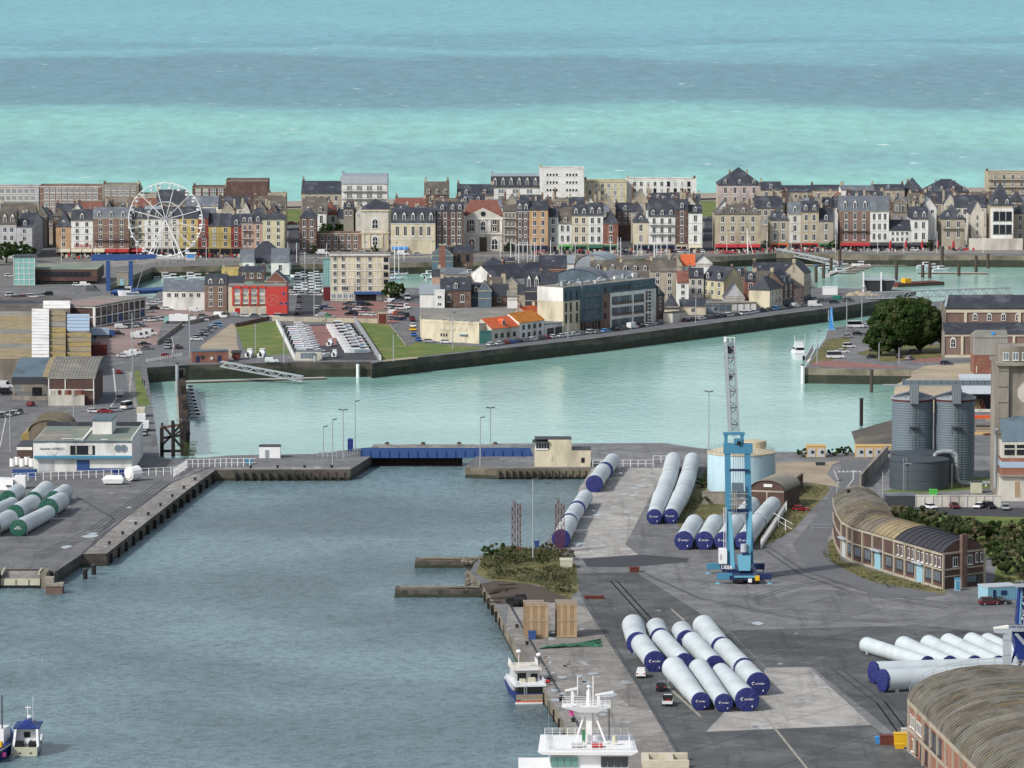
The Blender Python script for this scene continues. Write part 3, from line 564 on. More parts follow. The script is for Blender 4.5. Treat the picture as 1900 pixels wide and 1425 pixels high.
house('white house with orange hipped roof behind the trees by arcade',598,626,448,398,'h',372,'white','tile',2,1,d=12,gf=8,dor=1)
house('white balconied apartment tower with pale metal roof above the chapel',634,719,436,341,'m',327,'white','zinc',4,6,d=18,gf=2,chim=1,cat='apartment block',name='apartment_block',bal=5,ww=2.6,win='x')
house('long low house with red tiled roof and white dormers beyond cream house',733,790,438,389,'g',367,'white','tile',4,1,d=16,gf=6,dor=2,chim=2)
house('brick house with steep slate roof and three white dormers standing up alone by sea',787,833,424,361,'g',337,'brick','slatebrown',2,2,d=14,gf=7,dor=3,chim=2)
house('stone house with brick chimney left of the white slate-topped flats',848,916,422,362,'g',342,'stone','slate',3,1,d=14,gf=12,dor=2,chim=2)
house('white apartment block with tall dark slate attic and pale metal roof',911,1001,416,348,'m',327,'white','slate',3,3,d=16,gf=8,dor=6,chim=1,cat='apartment block',name='apartment_block',ww=3,win='gsx',topz='zinc')
house('tall pinkish white flats with brown ribbon windows, highest block on sea front',1001,1084,416,314,'f',314,'white','roofgrey',2,6,d=14,gf=4,chim=1,cat='apartment block',name='apartment_block',ww=6.5,win='x',whr=.35,band=None)
house('pale yellow flats with grouped windows right of the tallest sea front block',1084,1163,414,337,'f',337,'lemon','roofgrey',6,4,d=14,gf=6,chim=1,cat='apartment block',name='apartment_block',win='wsg')
house('long white flats with small dark windows right of the yellow flats',1163,1292,412,334,'f',333,'white','roofgrey',9,3,d=14,gf=10,chim=2,cat='apartment block',name='apartment_block',win='dws',band=None)
house('large villa with high slate roof, corner turret and pinkish walls above hotel',1332,1412,404,343,'h',310,'pinkgrey','slate',4,2,d=22,gf=6,dor=3,chim=2)
house('dark slate roofed house right of the large villa',1411,1449,410,352,'g',337,'stone','slate',2,1,d=14,gf=10,dor=1)
house('long dark slate house with low ridge beyond the beige stone block',1447,1506,408,356,'g',344,'stone','slate',3,1,d=16,gf=8,sky=3)
house('long slate house with white dormer and brick stack on the sea front',1506,1568,408,353,'g',343,'stone','slate',3,1,d=16,gf=8,chim=2)
house('pale roofed house behind red brick three-bay house',1560,1622,412,352,'g',344,'white','slatelight',3,1,d=16,gf=8)
house('dark slate house with white attic window and tall stack in mid sea front',1618,1678,406,352,'g',342,'stone','slate',3,1,d=14,gf=8,dor=1,chim=2)
house('dark pyramid roofed corner house on the sea front',1675,1714,404,355,'y',329,'brick','slate',2,1,d=16,gf=8)
house('brown brick mansion with hipped slate roof and row of white dormers',1714,1801,408,356,'h',332,'brick','slate',5,1,d=18,gf=9,dor=4,chim=2)
house('modern beige flats with balconies at the right end of sea front',1832,1925,404,321,'f',321,'beige','roofgrey',5,5,d=16,gf=4,chim=1,cat='apartment block',name='apartment_block',bal=4,win='wx')
fill=[(103,143,452,392,378,'g','stone','slate'),(143,190,450,392,375,'g','white','tile'),(190,240,448,388,376,'g','stone','slatebrown'),(0,66,462,400,376,'g','stone','slatebrown'),(66,102,452,408,384,'h','stone','slate'),(246,290,446,386,368,'g','white','tile'),(290,345,440,378,352,'g','stone','slate'),(258,300,425,362,352,'f','stone','slatelight'),(345,405,444,382,364,'g','white','slatelight'),(405,465,446,386,364,'g','cream','slate'),(626,660,450,405,388,'g','stone','slate'),(735,800,452,402,385,'g','white','slate'),(800,850,446,384,368,'g','brick','slatebrown'),(850,900,440,376,362,'g','cream','slate'),(900,950,444,384,370,'g','stone','slatelight'),(935,965,450,384,362,'p','stone','slatebrown'),(960,1004,436,372,362,'g','cream','slate'),(1004,1030,448,380,366,'p','brick','slate'),(1028,1058,440,372,357,'f','concrete','roofgrey'),(1056,1086,444,378,366,'g','brick','slate'),(1086,1118,450,392,378,'g','stone','slate'),(1110,1142,446,386,362,'p','stone','slatebrown'),(1142,1178,444,392,376,'g','brick','slate'),(1172,1206,440,376,352,'p','stone','slatebrown'),(1206,1262,442,372,358,'g','white','slate'),(1240,1275,430,366,357,'g','redbrick','tile'),(1262,1303,446,382,360,'p','stone','slatebrown'),(1275,1300,432,372,360,'g','stone','slate'),(1355,1440,444,378,360,'f','stone','roofgrey'),(1400,1452,448,386,364,'g','stone','slate'),(1450,1520,436,372,360,'f','stone','slatebrown'),(1500,1545,446,382,366,'g','brick','slate'),(1540,1575,440,378,358,'p','brick','tile'),(1572,1640,430,368,354,'g','redbrick','slate'),(1640,1690,444,384,366,'g','stone','slatelight'),(1655,1700,450,398,380,'f','concrete','slate'),(1690,1724,442,384,364,'p','cream','slatebrown'),(1716,1770,440,376,356,'g','stone','slate'),(1770,1830,446,384,362,'g','offwhite','slate'),(1800,1845,430,370,356,'g','stone','slatebrown'),(1858,1925,440,384,364,'g','stone','slatelight')]
wd=dict(stone='stone',white='white-walled',brick='brown brick',cream='cream',redbrick='red brick',concrete='grey concrete',offwhite='off-white')
rd=dict(slate='dark slate',slatebrown='brownish slate',slatelight='pale slate',tile='red tiled',roofgrey='flat grey')
shp=dict(g='long-ridged',p='gable-fronted',f='flat-topped',h='hipped')
near=[(240,'left of the ferris wheel'),(380,'seen through the ferris wheel'),(540,'behind the red and yellow houses'),(720,'beyond the chapel and arcade'),(860,'behind the cream five-bay house'),(940,'behind the theatre pediment'),(1040,'behind the tall orange house'),(1150,'below the pale yellow flats'),(1310,'below the long white flats'),(1460,'behind the large beige hotel'),(1560,'behind the rusty beige stone house'),(1700,'behind the bright white tall house'),(2000,'near the pyramid roof')]
for i,(x0,x1,yb,ye,yr,rf,wl,rm)in enumerate(fill):
 pl=next(s_ for k_,s_ in near if(x0+x1)/2<k_)
 lb=f'{shp[rf]} {wd[wl]} house with {rd[rm]} roof {pl}'
 if lb in USED:lb+=f', the {"smaller" if x1 - x0 < 40 else "wider"} one'
 house(lb,x0,x1,yb,ye,rf,yr,wl,rm,max(2,int((x1-x0)/11)),2,d=13,gf=7,dor=rc([0,1,2])if rf=='g' else 0,chim=rc([1,2]),win='wwg',sky=rc([0,1])if rf=='g' else 0)
gaps=[(528,560),(1146,1178),(1302,1328)];x=66.0;k=0
while x<1890:
 wd_=ru(17,30)
 if not any(g0-4<x+wd_/2<g1+4 for g0,g1 in gaps)and not 545<x<600:
  rf,wl,rm=rc(['p','g','h','p']),rc(['stone','brick','white','offwhite','concrete']),rc(['slate','slate','slatebrown','slatelight'])
  pl=next(s_ for k_,s_ in near if x+wd_/2<k_);ye=399-.011*x+ru(-6,8)
  house(f'small {["narrow", "low", "tall", "plain"][k % 4]} {wd[wl] if wl in wd else wl} back house with {rd[rm]} {["gable", "roof", "hip"]["pgh".index(rf)]} {pl}',x,x+wd_,457-.006*x+ru(-3,2),ye,rf,ye-ru(10,20),wl,rm,2,1,d=ru(8,13),gf=12,dor=rc([0,1])if rf=='g' else 0,chim=rc([1,2,2]),win='wg',band=None);k+=1
 x+=wd_*ru(1.0,1.5)
H=houseL
a,W=frame_at(614,722,558);hh=Zat(474,a.y);t=thing('hotel_slab','six-storey cream concrete hotel with panel grid, dark balcony stack and blue entrance awning','hotel',a)
mb=MB('cream').box(0,W,0,13,0,hh);mb.use('white')
for r in range(6):mb.box(-.1,W+.1,-.14,-.01,3.1+r*(hh-3.1)/5-.25,3.1+r*(hh-3.1)/5)
for c in range(11):mb.box(W*c/10-.1,W*c/10+.1,-.12,-.01,0,hh)
mb.build('wall',t);rb=MB('roofgrey').box(-.6,W+.6,-.6,13.6,hh+.002,hh+.5);rb.use('white').box(-.62,W+.62,-.66,-.601,hh+.01,hh+.5)
rf=rb.build('roof',t)
for u in(3,8,13):MB('steel').tube((u,4,hh+.5),(u,4,hh+1.3),.35,n=6).build('roof_vent',rf)
st=(hh-3.1)/5
for r in range(5):
 for c in(0,1,4,6)if r else(0,1,2,4,6):link('window',WM['w'],t,(W*(c+.45+.4*(c==1))/10+.6,-.12,3.5+st*r+.3),0,(1.4,1,1.9))
 MB('pane').box(W*.91,W*.985,-.2,-.141,3.5+st*r,3.1+st*(r+1)-.7).build('balcony_opening',t)
for c in range(4):link('window',WM['g'],t,(W*(c+.5)/10,-.12,.9),0,(1.7,1,1.7))
MB('pane').box(W*.42,W*.78,-.3,-.141,.1,2.6).build('entrance_glazing',t);MB('white').box(W*.78,W*.88,-.3,-.141,.1,3.0).build('door',t)
MB('blue').hexa([(W*.4,-2.5,2.6),(W*.9,-2.5,2.6),(W*.9,-.2,3.2),(W*.4,-.2,3.2)],[(W*.4,-2.5,3.3),(W*.9,-2.5,3.3),(W*.9,-.2,3.6),(W*.4,-.2,3.6)]).build('awning',t)
t,w_,h_=box_at('stair_tower','narrow green glass stair tower on the left flank of cream hotel','stair tower',(600,546),(613,546),-482,6,'glassgreen','teal')
mb=MB('galv')
for i in range(5):mb.box(0,w_,-.1,-.01,h_*i/4-.1,h_*i/4+.1)
for i in range(4):mb.box(w_*i/3-.08,w_*i/3+.08,-.12,-.01,0,h_)
mb.build('mullion',t)
box_at('site_hoarding','brown-red timber hoarding wall beside the cream hotel','hoarding',(600,558),(613,558),5,.4,'maroon')
t,w_,h_=box_at('park_kiosk','small brown arched kiosk in front of the red-paved car park','kiosk',(701,601),(718,601),4.6,3.5,'stone','barrel')
MB('rust').box(.3,w_-.3,-.15,-.01,.2,3.6).build('door',t)
house('cream-walled house with big slate hipped roof where the marina begins',446,537,505,488,'h',447,'white','slate',4,1,d=18,gf=.8,chim=0,sky=2,band=None,win='g')
house('white wing with steep grey mansard roof at right front of the big slate roof',503,537,510,487,'m',466,'white','slatelight',1,1,d=10,gf=.8,chim=0,band=None)
house('white wing with steep pale mansard roof at left front of the big slate roof',445,472,508,486,'m',468,'white','slatelight',1,1,d=10,gf=.8,chim=0,band=None)
house('low yellowish flat house behind the red building',411,442,517,501,'f',500,'yellow','roofgrey',0,0,d=10,chim=1,band=None)
house('dark brown workshop with slate roof beside marina pontoons',443,491,522,504,'g',494,'darkbrick','slate',3,1,d=12,gf=.8,chim=2)
house('small house with orange brick gable and slate roof right above the red building',492,532,538,522,'p',505,'redbrick','slate',1,1,d=14,gf=1,chim=0)
house('long white rendered house with grey slate roof and five upper windows',302,380,575,539,'g',520,'white','slatelight',5,1,d=11,gf=4.2,sky=3,band=None,chim=0,whr=.6)
t=house('brown stone house with two round-topped dormers and green doors next to white house',380,421,577,530,'m',515,'rosebrick','slate',2,3,d=13,gf=1.2,dor=2,band='stone',chim=2,side=2)
house('low dark slate roofed annex behind the red building',415,452,548,524,'g',512,'stone','slate',0,0,d=10,chim=1)
a,W=frame_at(424,533,586);t=thing('red_building','bright red three-storey building with four scalloped tops and a blank red mural wing','building',a)
h1=Zat(533,a.y);k=W/109
mb=MB('cream').box(0,70*k,0,12,0,h1);mb.use('redpaint').box(70.2*k,W,-.3,12,0,h1+.2)
for i in range(5):u=(7+i*15.4)*k;mb.box(u,u+(3.6 if i<4 else 2.2)*k,-.35,-.01,3.8,h1)
for z in(h1*.62,):mb.box(7*k,70*k,-.2,-.01,3.8,4.3)
for i in range(4):
 c=(7+1.8+7.7+i*15.4)*k;r=7.6*k
 pts=[(c+r*math.cos(math.pi*j/8),h1+r*.75*math.sin(math.pi*j/8))for j in range(9)]
 mb.add([(x,-.35,z-.4)for x,z in pts]+[(x,.2,z-.4)for x,z in pts],[tuple(range(9)),tuple(range(9,18))[::-1]]+[(j,j+1,j+10,j+9)for j in range(8)])
mb.build('wall',t);MB('roofgrey').box(-.1,W-.5,.3,12.1,h1+.25,h1+.5).build('roof',t)
for i in range(4):
 c=(16.5+i*15.4)*k
 for z in(4.8,8.4):link('window',WM['x'],t,(c,-.02,z),0,(1.9,1,1.6));MB('white').box(c-1.0,c+1.0,-.2,-.01,z-.9,z-.2).build('balcony',t)
 (MB('shutter')if i else MB('redpt')).box(c-.9,c+.9,-.12,-.01,.2,2.9).build('door',t)
text(t,'ART   MODE',1.0,'darkgrey',(39*k,-.4,7.9));
for i in range(3):link('window',WM['b'],t,((98+i*4.5)*k,-.3,4.3+i%2*3.6),0,(.8,1,.8))
mb=MB('pinkgrey')
for i in range(14):
 q=R(i*25.7);mb.bar((82*k+2.3*math.cos(q),-.34,5.8+1.9*math.sin(q)),(82*k+2.3*math.cos(q+.45),-.34,5.8+1.9*math.sin(q+.45)),.07)
mb.bar((77*k,-.34,5.2),(90*k,-.34,7.2),.07);mb.bar((77*k,-.34,7),(90*k,-.34,5),.06);mb.build('mural_lines',t)
V='in the island quarter'
house('slate barn house with tall brick chimney wall standing at the inner quay',801,841,500,474,'p',457,'bluegrey','slate',0,0,d=16,chim=0)
t=thing('chimney_stack','broad red brick chimney breast rising through the slate barn','chimney',P(815,503));MB('redbrick').box(0,2.6,-1.6,-.4,0,Zat(455,P(815,503).y)).build('stack',t);MB('stone').box(-.2,2.8,-1.8,-.2,Zat(455,P(815,503).y),Zat(453,P(815,503).y)).build('cap',t)
house('dark timber-clad house with slate roof right beside the slate barn',841,878,497,468,'g',455,'darkbrick','slate',2,1,d=12,gf=2,chim=2,win='d')
house('low slate house with pale ridge tiles facing the masts',896,933,503,492,'h',478,'offwhite','slate',1,1,d=14,gf=.6,chim=0)
house('small dark zinc-roofed shed close to the sailboat masts',930,955,500,488,'g',478,'darkbrick','slate',0,0,d=10,chim=0)
H('large hall with bright white gable and long sloping slate roof in mid quarter',(866,522),(919,526),515,5.0,'p','white','slate',0,0,d=34,chim=1,band=None)
house('small pink house with slate roof at the edge of inner basin',801,816,530,512,'g',500,'salmon','slate',0,0,d=8,chim=0)
house('jumbled slate house with glass roof between slate barn and white gable',812,866,524,509,'g',497,'stone','slatelight',3,1,d=14,gf=1,chim=2,sky=2)
house('brown house with broad slate roof, gabled black dormer and skylights',817,874,570,538,'g',515,'brick','slate',2,1,d=12,gf=1.0,chim=2,sky=2,dor=1,whr=.55)
H('white gabled house with small window at the left corner of the quarter',(779,571),(825,571),546,3.0,'s','white','zinc',0,0,d=7,chim=0,band=None)
house('white annex with one small double window right of the white gable',806,825,574,541,'f',540,'white','zinc',1,2,d=4,gf=1,chim=0,band=None,whr=.35)
house('dark slate house with one white dormer in the narrow gap',874,892,568,545,'g',525,'bluegrey','slate',0,0,d=12,dor=1,chim=0)
house('grey slate-hung gable house with stone base',887,912,570,539,'p',524,'bluegrey','slate',0,0,d=12,chim=0)
house('low brown house with slate roof and satellite dish',908,944,567,549,'g',527,'brick','slate',1,1,d=10,gf=1,chim=1)
house('beige tiled house with stone ridge and bare back wall',903,935,545,524,'g',514,'beige','slatebrown',0,0,d=9,chim=2)
house('tan house with broken gable roof left of the black slate mansard',933,968,556,534,'p',517,'stone','slatebrown',0,0,d=12,chim=1)
house('white-walled shed with lean roof below the tan gable',941,962,572,550,'s',540,'white','roofgrey',0,0,d=6,chim=0)
house('stone house with grey hipped roof pressed against the slate mansard',960,976,572,545,'g',528,'stone','slate',0,0,d=10,chim=0)
house('tall black slate mansard house with two white arched dormers',974,1003,574,540,'m',507,'darkgrey','slate',0,0,d=10,dor=2,chim=0)
house('tall blank slate-hung house left of the grey modern residence',1001,1036,566,530,'g',505,'bluegrey','slate',0,0,d=12,chim=1)
house('dark slate house with orange brick end by the masts',1000,1052,515,496,'g',474,'redbrick','slate',0,0,d=18,chim=1,sky=1)
house('white zinc-roofed workshop behind the slate dome',1030,1066,505,489,'s',474,'white','zinc',0,0,d=12,chim=0)
house('stone cottage with pink front and white dormers behind residence',1096,1150,520,503,'g',483,'salmon','slatebrown',0,0,d=14,dor=2,chim=2)
house('row house with mossy roof and dark dormers left of tall grey house',1150,1206,522,505,'g',486,'salmon','slatebrown',0,0,d=14,dor=3,chim=2)
house('brick house with slate roof behind the rooftop pipes',1120,1178,535,515,'g',502,'rosebrick','slatelight',3,1,d=12,gf=1,chim=1)
house('low brick house with brown roof in front of the mossy row',1172,1210,532,514,'g',504,'redbrick','slatebrown',0,0,d=10,chim=1)
house('tall grey-beige house with streaked pale slate roof and brick end stacks',1206,1256,560,503,'g',482,'stone','slatebrown',2,4,d=12,gf=1,chim=2,band=None)
house('narrow white house with brown tiled roof right of tall grey house',1256,1278,568,524,'g',503,'white','tile',1,3,d=10,gf=1.4,chim=0,band=None)
house('dark slate cottage with hipped roof below the tall grey house',1233,1260,586,572,'h',545,'cream','slate',0,0,d=10,chim=0)
house('cream lean-to house with blank front near parked silver van',1262,1310,584,568,'s',556,'cream','slate',1,1,d=8,gf=.4,chim=0)
house('white-grey terrace house with small dormer left of yellow house',1278,1306,553,515,'g',497,'offwhite','slate',2,2,d=10,gf=1,dor=1,chim=1,band=None)
H('yellow and cream pair of houses with slate roof and dark stone gable',(1301,552),(1343,556),517,4.8,'g','lemon','slate',3,2,d=10,gf=.8,dor=2,chim=0,band=None)
house('small dark slate house with red roofed neighbour near the boat restaurant',1290,1322,508,489,'p',475,'white','slate',0,0,d=12,chim=0)
house('little house with bright orange-red roof by the masts',1264,1290,508,492,'g',472,'white','tileorange',0,0,d=9,chim=0)
house('dark slate gable house left of the orange-red roof',1240,1266,510,492,'p',472,'stone','slate',0,0,d=12,chim=1)
house('low dark roofed shed with grey plank gable behind the garages',1344,1382,566,553,'p',527,'palegrey','slate',0,0,d=14,chim=0,sky=1)
t,w_,h_=box_at('garage_row','long low row of garages with white doors along the quay road','garage',(1310,578),(1404,576),2.9,7,'concrete','roofgrey')
for i in range(8):(MB('white')if i>3 else MB('bluegrey')).box(w_*(i+.1)/8,w_*(i+.9)/8,-.1,-.01,.1,2.4).build('garage_door',t)
house('narrow red brick house with round dormer beside the garages',1382,1403,562,521,'g',504,'redbrick','slate',1,2,d=12,gf=1.6,dor=1,chim=2,band=None)
H('cream corner house with hipped slate roof at the quay',(1428,576),(1452,571),538,4.6,'h','cream','slate',3,2,d=8.2,gf=1.5,chim=0,band=None)
H('dark brick house with slate attic over shops, second from the cream corner',(1452.5,571),(1473,566.5),527,4.6,'g','darkbrick','slate',2,2,d=9,gf=3.2,shop='navy',dor=2,chim=1)
H('small dusky pink house between dark brick house and stone gable',(1473.5,566.4),(1491,562),535,2.8,'g','salmon','slatebrown',2,2,d=9,gf=1,chim=0,band=None)
H('tall narrow stone gable house at the tip of the island row',(1491.5,562),(1504,558),507,4.0,'g','stone','slate',2,3,d=8,gf=3,shop='bluegrey',chim=1,band=None)
house('long slate roofed terrace behind the cream corner house',1398,1472,538,503,'g',487,'stone','slate',0,0,d=12,sky=3,chim=1)
house('brown stone house with plain tiled roof behind the red brick house',1400,1434,552,520,'g',503,'stone','slatebrown',0,0,d=10,chim=1)
house('small white cottage with slate roof and dish near the boat restaurant',1356,1386,532,512,'g',497,'offwhite','slate',0,0,d=10,chim=1,dor=1)
def arch_hall(name,label,cat,loc,w,d,hw,rise,wall,rm,rz=0,n=14,ribs=0,base=0.0,ends=True):
 t=thing(name,label,cat,loc,rz);mb=MB(wall).box(0,w,0,d,0,hw)
 A=[(w/2-w/2*math.cos(math.pi*i/n),hw+rise*math.sin(math.pi*i/n))for i in range(n+1)]
 for v in(0.02,d-.02):mb.face([(x,v,z)for x,z in A])
 mb.build('wall',t)
 rb=MB(rm);N=max(1,ribs);B=[(w/2-(w/2+.25)*math.cos(math.pi*i/n),hw+(rise+.15)*math.sin(math.pi*i/n))for i in range(n+1)]
 for(x0,z0),(x1,z1)in zip(B,B[1:]):rb.face([(x0,-.3,z0),(x1,-.3,z1),(x1,d+.3,z1),(x0,d+.3,z0)])
 for(x0,z0),(x1,z1)in zip(A,A[1:]):
  for v in(-.3,d+.3):pass
 if ribs:
  C2=[(w/2-(w/2+.37)*math.cos(math.pi*i/n),hw+(rise+.27)*math.sin(math.pi*i/n))for i in range(n+1)]
  for k2 in range(ribs):
   v=d*(k2+.5)/ribs
   for(x0,z0),(x1,z1),(p0,q0),(p1,q1)in zip(B,B[1:],C2,C2[1:]):
    rb.add([(p0,v-.12,q0),(p1,v-.12,q1),(p1,v+.12,q1),(p0,v+.12,q0),(x0,v-.12,z0),(x1,v-.12,z1),(x1,v+.12,z1),(x0,v+.12,z0)],[(0,1,2,3),(0,1,5,4),(3,2,6,7)])
 rb.build('roof',t,smooth=False);return t
arch_hall('barrel_hall','grey metal half-barrel hall rising among the slate roofs','hall',P(1066,508),15,20,2.2,5.8,'zinc','zinc',R(-12),ribs=0)
arch_hall('domed_house','broad rounded slate-grey roof with two skylights in front of barrel hall','hall',P(1025,540),19,14,4,4.6,'bluegrey','slatelight',R(-14))
a,b2=P(783,632),P(889,638)
he=Zat(597,a.y);d=46
t=thing('cream_warehouse','long low cream warehouse with wide grey roof, skylights and boarded windows','warehouse',a,math.atan2(b2.y-a.y,b2.x-a.x));W=(b2-a).length
rz_=-t.rotation_euler[2];lc=lambda px,py:(Matrix.Rotation(rz_,2)@(P(px,py,he)-a).xy)
pl=[(0,0),(W,0),(W,6),tuple(lc(968,581)),tuple(lc(962,574)),tuple(lc(779,573)),tuple(lc(780,588))]
MB('cream').prism(pl,0,he).build('wall',t)
rb=MB('roofgrey').prism(pl,he+.002,he+.3);rf=rb.build('roof',t)
MB('cream').hexa([(0,-.1,he),(W,-.1,he),(W,.4,he),(0,.4,he)],[(0,-.1,he+.9),(W,-.1,he+.9),(W,.4,he+.9),(0,.4,he+.9)]).build('parapet',t)
for i in range(7):link('skylight',SKY,rf,(4+i*2.8,6,he+.35),0,(1.2,3.4,2))
for i in range(10):q=lc(786+i*10,577);link('skylight',SKY,rf,(q[0],q[1],he+.35),rz_,(1.2,2.2,2))
for i in range(5):MB('canvas' if i!=2 else 'cream_box').box(W*.33+i*2.3,W*.33+i*2.3+1.5,-.15,-.01,4.2,5.6).build('window',t)
for i in range(3):link('window',WM['d'],t,(W*.34+i*1.1,0,2.0),0,(.6,1,.9))
MB('canvas').box(W*.67,W*.77,-.15,-.01,.1,2.6).build('door',t);MB('lightblue').box(W*.66,W*.8,-1.0,-.02,2.9,3.2).build('door_canopy',t)
t,w_,h_=box_at('yard_gate','tall green sliding gate beside the cream warehouse','gate',(890,638),(912,637),4.2,.3,'teal')
H('grey-white house under a bright orange roof along the quay',(912,637),(963,631),610,3.2,'g','offwhite','tileorange',4,1,d=9,gf=1,dor=1,chim=0,band=None,whr=.4,win='d')
H('white house under a mossy orange-brown roof above garage doors',(963.5,631),(1010,624.5),599,3.0,'g','white','tilemoss',4,2,d=9,gf=.4,chim=0,band=None,win='d',whr=.55)
H('stone gable house with orange tile roof behind the orange-roofed pair',(985,616),(1015,612),590,3.6,'g','stone','tileorange',1,1,d=10,gf=2,chim=2,band=None)
t,w_,h_=box_at('white_garage','flat white garage with two dark doors left of modern residence','garage',(1011,624),(1044,619),-603,8,'white','slatelight')
for i in(0,1):MB('darkgrey').box(w_*(.12+.45*i),w_*(.5+.45*i),-.1,-.01,.1,2.6).build('garage_door',t)
a,b2=P(1045,618),P(1216,598.5);v=b2-a;W=v.length;t=thing('modern_residence','long modern apartment block of white frames, blue-grey cladding and a flat roof with pipes','apartment block',a,math.atan2(v.y,v.x))
hh=Zat(534,a.y);D=11.5;fx=[0,.18,.40,.50,.945,1.0]
mb=MB('cream').box(0,W*fx[1],0,D,0,hh*.69);mb.use('bluegrey').box(0.01,W*fx[1],.1,D,hh*.69,hh).box(W*fx[1],W*fx[2],-.8,D,3,hh).box(W*fx[2],W,.05,D,hh*.78,hh)
mb.use('rosebrick').box(W*fx[1],W*fx[2],.4,D,0,3).box(W*fx[2],W*fx[3],0,D,0,hh*.78);mb.use('white').box(W*fx[3],W,-.3,D,0,hh*.775).box(-.06,0,.05,D-.05,hh*.69,hh)
mb.build('wall',t)
rb=MB('roofgrey').box(0,W,0,D,hh+.002,hh+.15);rb.use('zinc')
for vv in(.1,D-.1):rb.bar((0,vv,hh+1.1),(W,vv,hh+1.1),.12)
for i in range(18):rb.bar((W*i/17,.1,hh),(W*i/17,.1,hh+1.1),.1)
rf=rb.build('roof',t)
for i in range(14):
 u,vv=ru(.05,.93)*W,ru(1.5,D-2.5)
 MB(rc(['zinc','white','galv'])).box(u,u+ru(.8,3.5),vv,vv+ru(.5,1.2),hh+.15,hh+ru(.7,2.0)).build('roof_unit',rf)
for i in range(6):MB('white').tube((ru(.1,.5)*W,ru(2,9),hh+.5),(ru(.55,.95)*W,ru(2,9),hh+.7),.16,n=5).build('roof_pipe',rf)
for z in(hh*.73,hh*.47,hh*.22):
 for u in(.03,.08,.145):link('window',WM['d'],t,(W*u,.1 if z>hh*.6 else 0,z),0,(1.0,1,hh*.19))
 for u in(.235,.335):link('window',WM['k'],t,(W*u,-.8,z),0,(3.6,1,hh*.12))
 link('window',WM['d'],t,(W*.45,0,z if z<hh*.7 else hh*.8),0,(1.2,1,hh*.12))
for z in(hh*.55,hh*.3,hh*.04):
 for u,ww_ in((.545,3.4),(.59,.9),(.655,5.5),(.72,.9),(.80,5.0),(.855,.9)):
  link('window',WM['k'],t,(W*u,-.3,z),0,(ww_,1,hh*.14))
 for u0,u1 in((.52,.735),(.755,.87)):MB('rosebrick').box(W*u0,W*u1,-.4,-.301,z-hh*.05,z-.15).build('spandrel',t)
 for q in range(3):MB('darkbrick').box(W*.885,W*.905,-.38,-.301,z-.4+q*hh*.075,z-.4+q*hh*.075+hh*.07).build('tile_panel',t);MB('pane').box(W*.915,W*.94,-.38,-.301,z-.3+q*hh*.075,z-.3+q*hh*.075+hh*.05).build('loggia_opening',t)
for i in range(7):link('window',WM['d'],t,(W*(.54+i*.03),.05,hh*.83),0,(.9,1,hh*.1))
for u in(.78,.84,.9):link('window',WM['k'],t,(W*u,.05,hh*.83),0,(2.4,1,hh*.1))
for i in range(9):MB('pane').box(W*(.2+i*.03),W*(.215+i*.03),.3,.399,.2,2.6).build('shop_opening',t)
H('narrow brick house with slate attic at the right end of modern residence',(1217,598),(1233,596),548,4,'g','brick','slate',1,2,d=9,gf=4,dor=1,chim=0,band=None)
t,w_,h_=box_at('toilet_block','low pale public toilet block with black roof beside the quay road','kiosk',(1248,599),(1272,596),3.4,4,'offwhite','darkgrey')
for lb,p0,p1,h,m in[('low brick wall along the lawn edge beside the boatyard',(438,607),(500,594),1.4,'darkbrick'),('stone wall between car park and boatyard lawn',(505,595),(700,600),1.6,'beige'),('pale kerb wall along the lawn and warehouse lane',(722,603),(752,642),.5,'paleconcrete'),('white concrete wall on the west edge of boatyard',(512,600),(546,669),1.5,'white'),('white concrete wall on the east edge of boatyard',(658,597),(705,669),1.6,'white'),('low parapet wall beside the fish yard ramp',(292,640),(338,605),1.5,'concrete'),('long curved concrete road parapet above the parked vans',(352,602),(425,586),1.4,'concrete')]:
 a,b2=P(*p0),P(*p1);t=thing('boundary_wall',lb,'wall',a,math.atan2(b2.y-a.y,b2.x-a.x));MB(m).box(0,(b2-a).length,0,.4,0,h).build('masonry',t)
a,W=frame_at(26,55,529);t=thing('glass_tower','pale green glass tower with steel grid beside the dark brown museum box','tower',a);hh=Zat(477,a.y)
MB('glassgreen').box(0,W+2,0,11,0,hh).build('glazing',t);MB('darkgrey').box(-.4,W+2.4,-.4,11.4,hh+.002,hh+.4).build('roof',t)
mb=MB('white')
for i in range(5):mb.box((W+2)*i/4-.1,(W+2)*i/4+.1,-.15,-.01,0,hh)
for i in range(6):mb.box(0,W+2,-.12,-.011,hh*i/5-.1,hh*i/5+.1)
mb.build('grid',t)
a,W=frame_at(55,181,527);t=thing('brown_museum','dark brown box-shaped building with long ribbon window and green-grey roof','museum',a);hh=Zat(500,a.y);h0=Zat(521,a.y)
mb=MB('panelbrick').box(0,W,-1,30,h0,hh);mb.use('darkgrey').box(1,W-1,1,29,0,h0);mb.build('wall',t)
MB('roofgreen').box(-.2,W+.2,-1.2,30.2,hh+.002,hh+.3).build('roof',t)
MB('pane').box(W*.11,W*.9,-1.1,-1.01,h0+(hh-h0)*.38,h0+(hh-h0)*.8).build('ribbon_window',t)
for i in range(9):MB('panelbrick').box(W*(.11+i*.09),W*(.116+i*.09),-1.2,-1.101,h0+(hh-h0)*.38,h0+(hh-h0)*.8).build('mullion',t)
for i in range(6):MB('panelight').box(W*(.15+i*.12),W*(.24+i*.12),.9,.99,.4,h0-.6).build('shop_window',t)
def girder(name,label,pts,m):pass
t=thing('blue_bridge','bright blue bascule bridge with two raised counterweight arms on tall posts','bridge',P(202,540))
g=t.location.copy();L=lambda px,py,z:P(px,py)+Vector((0,0,z))-g
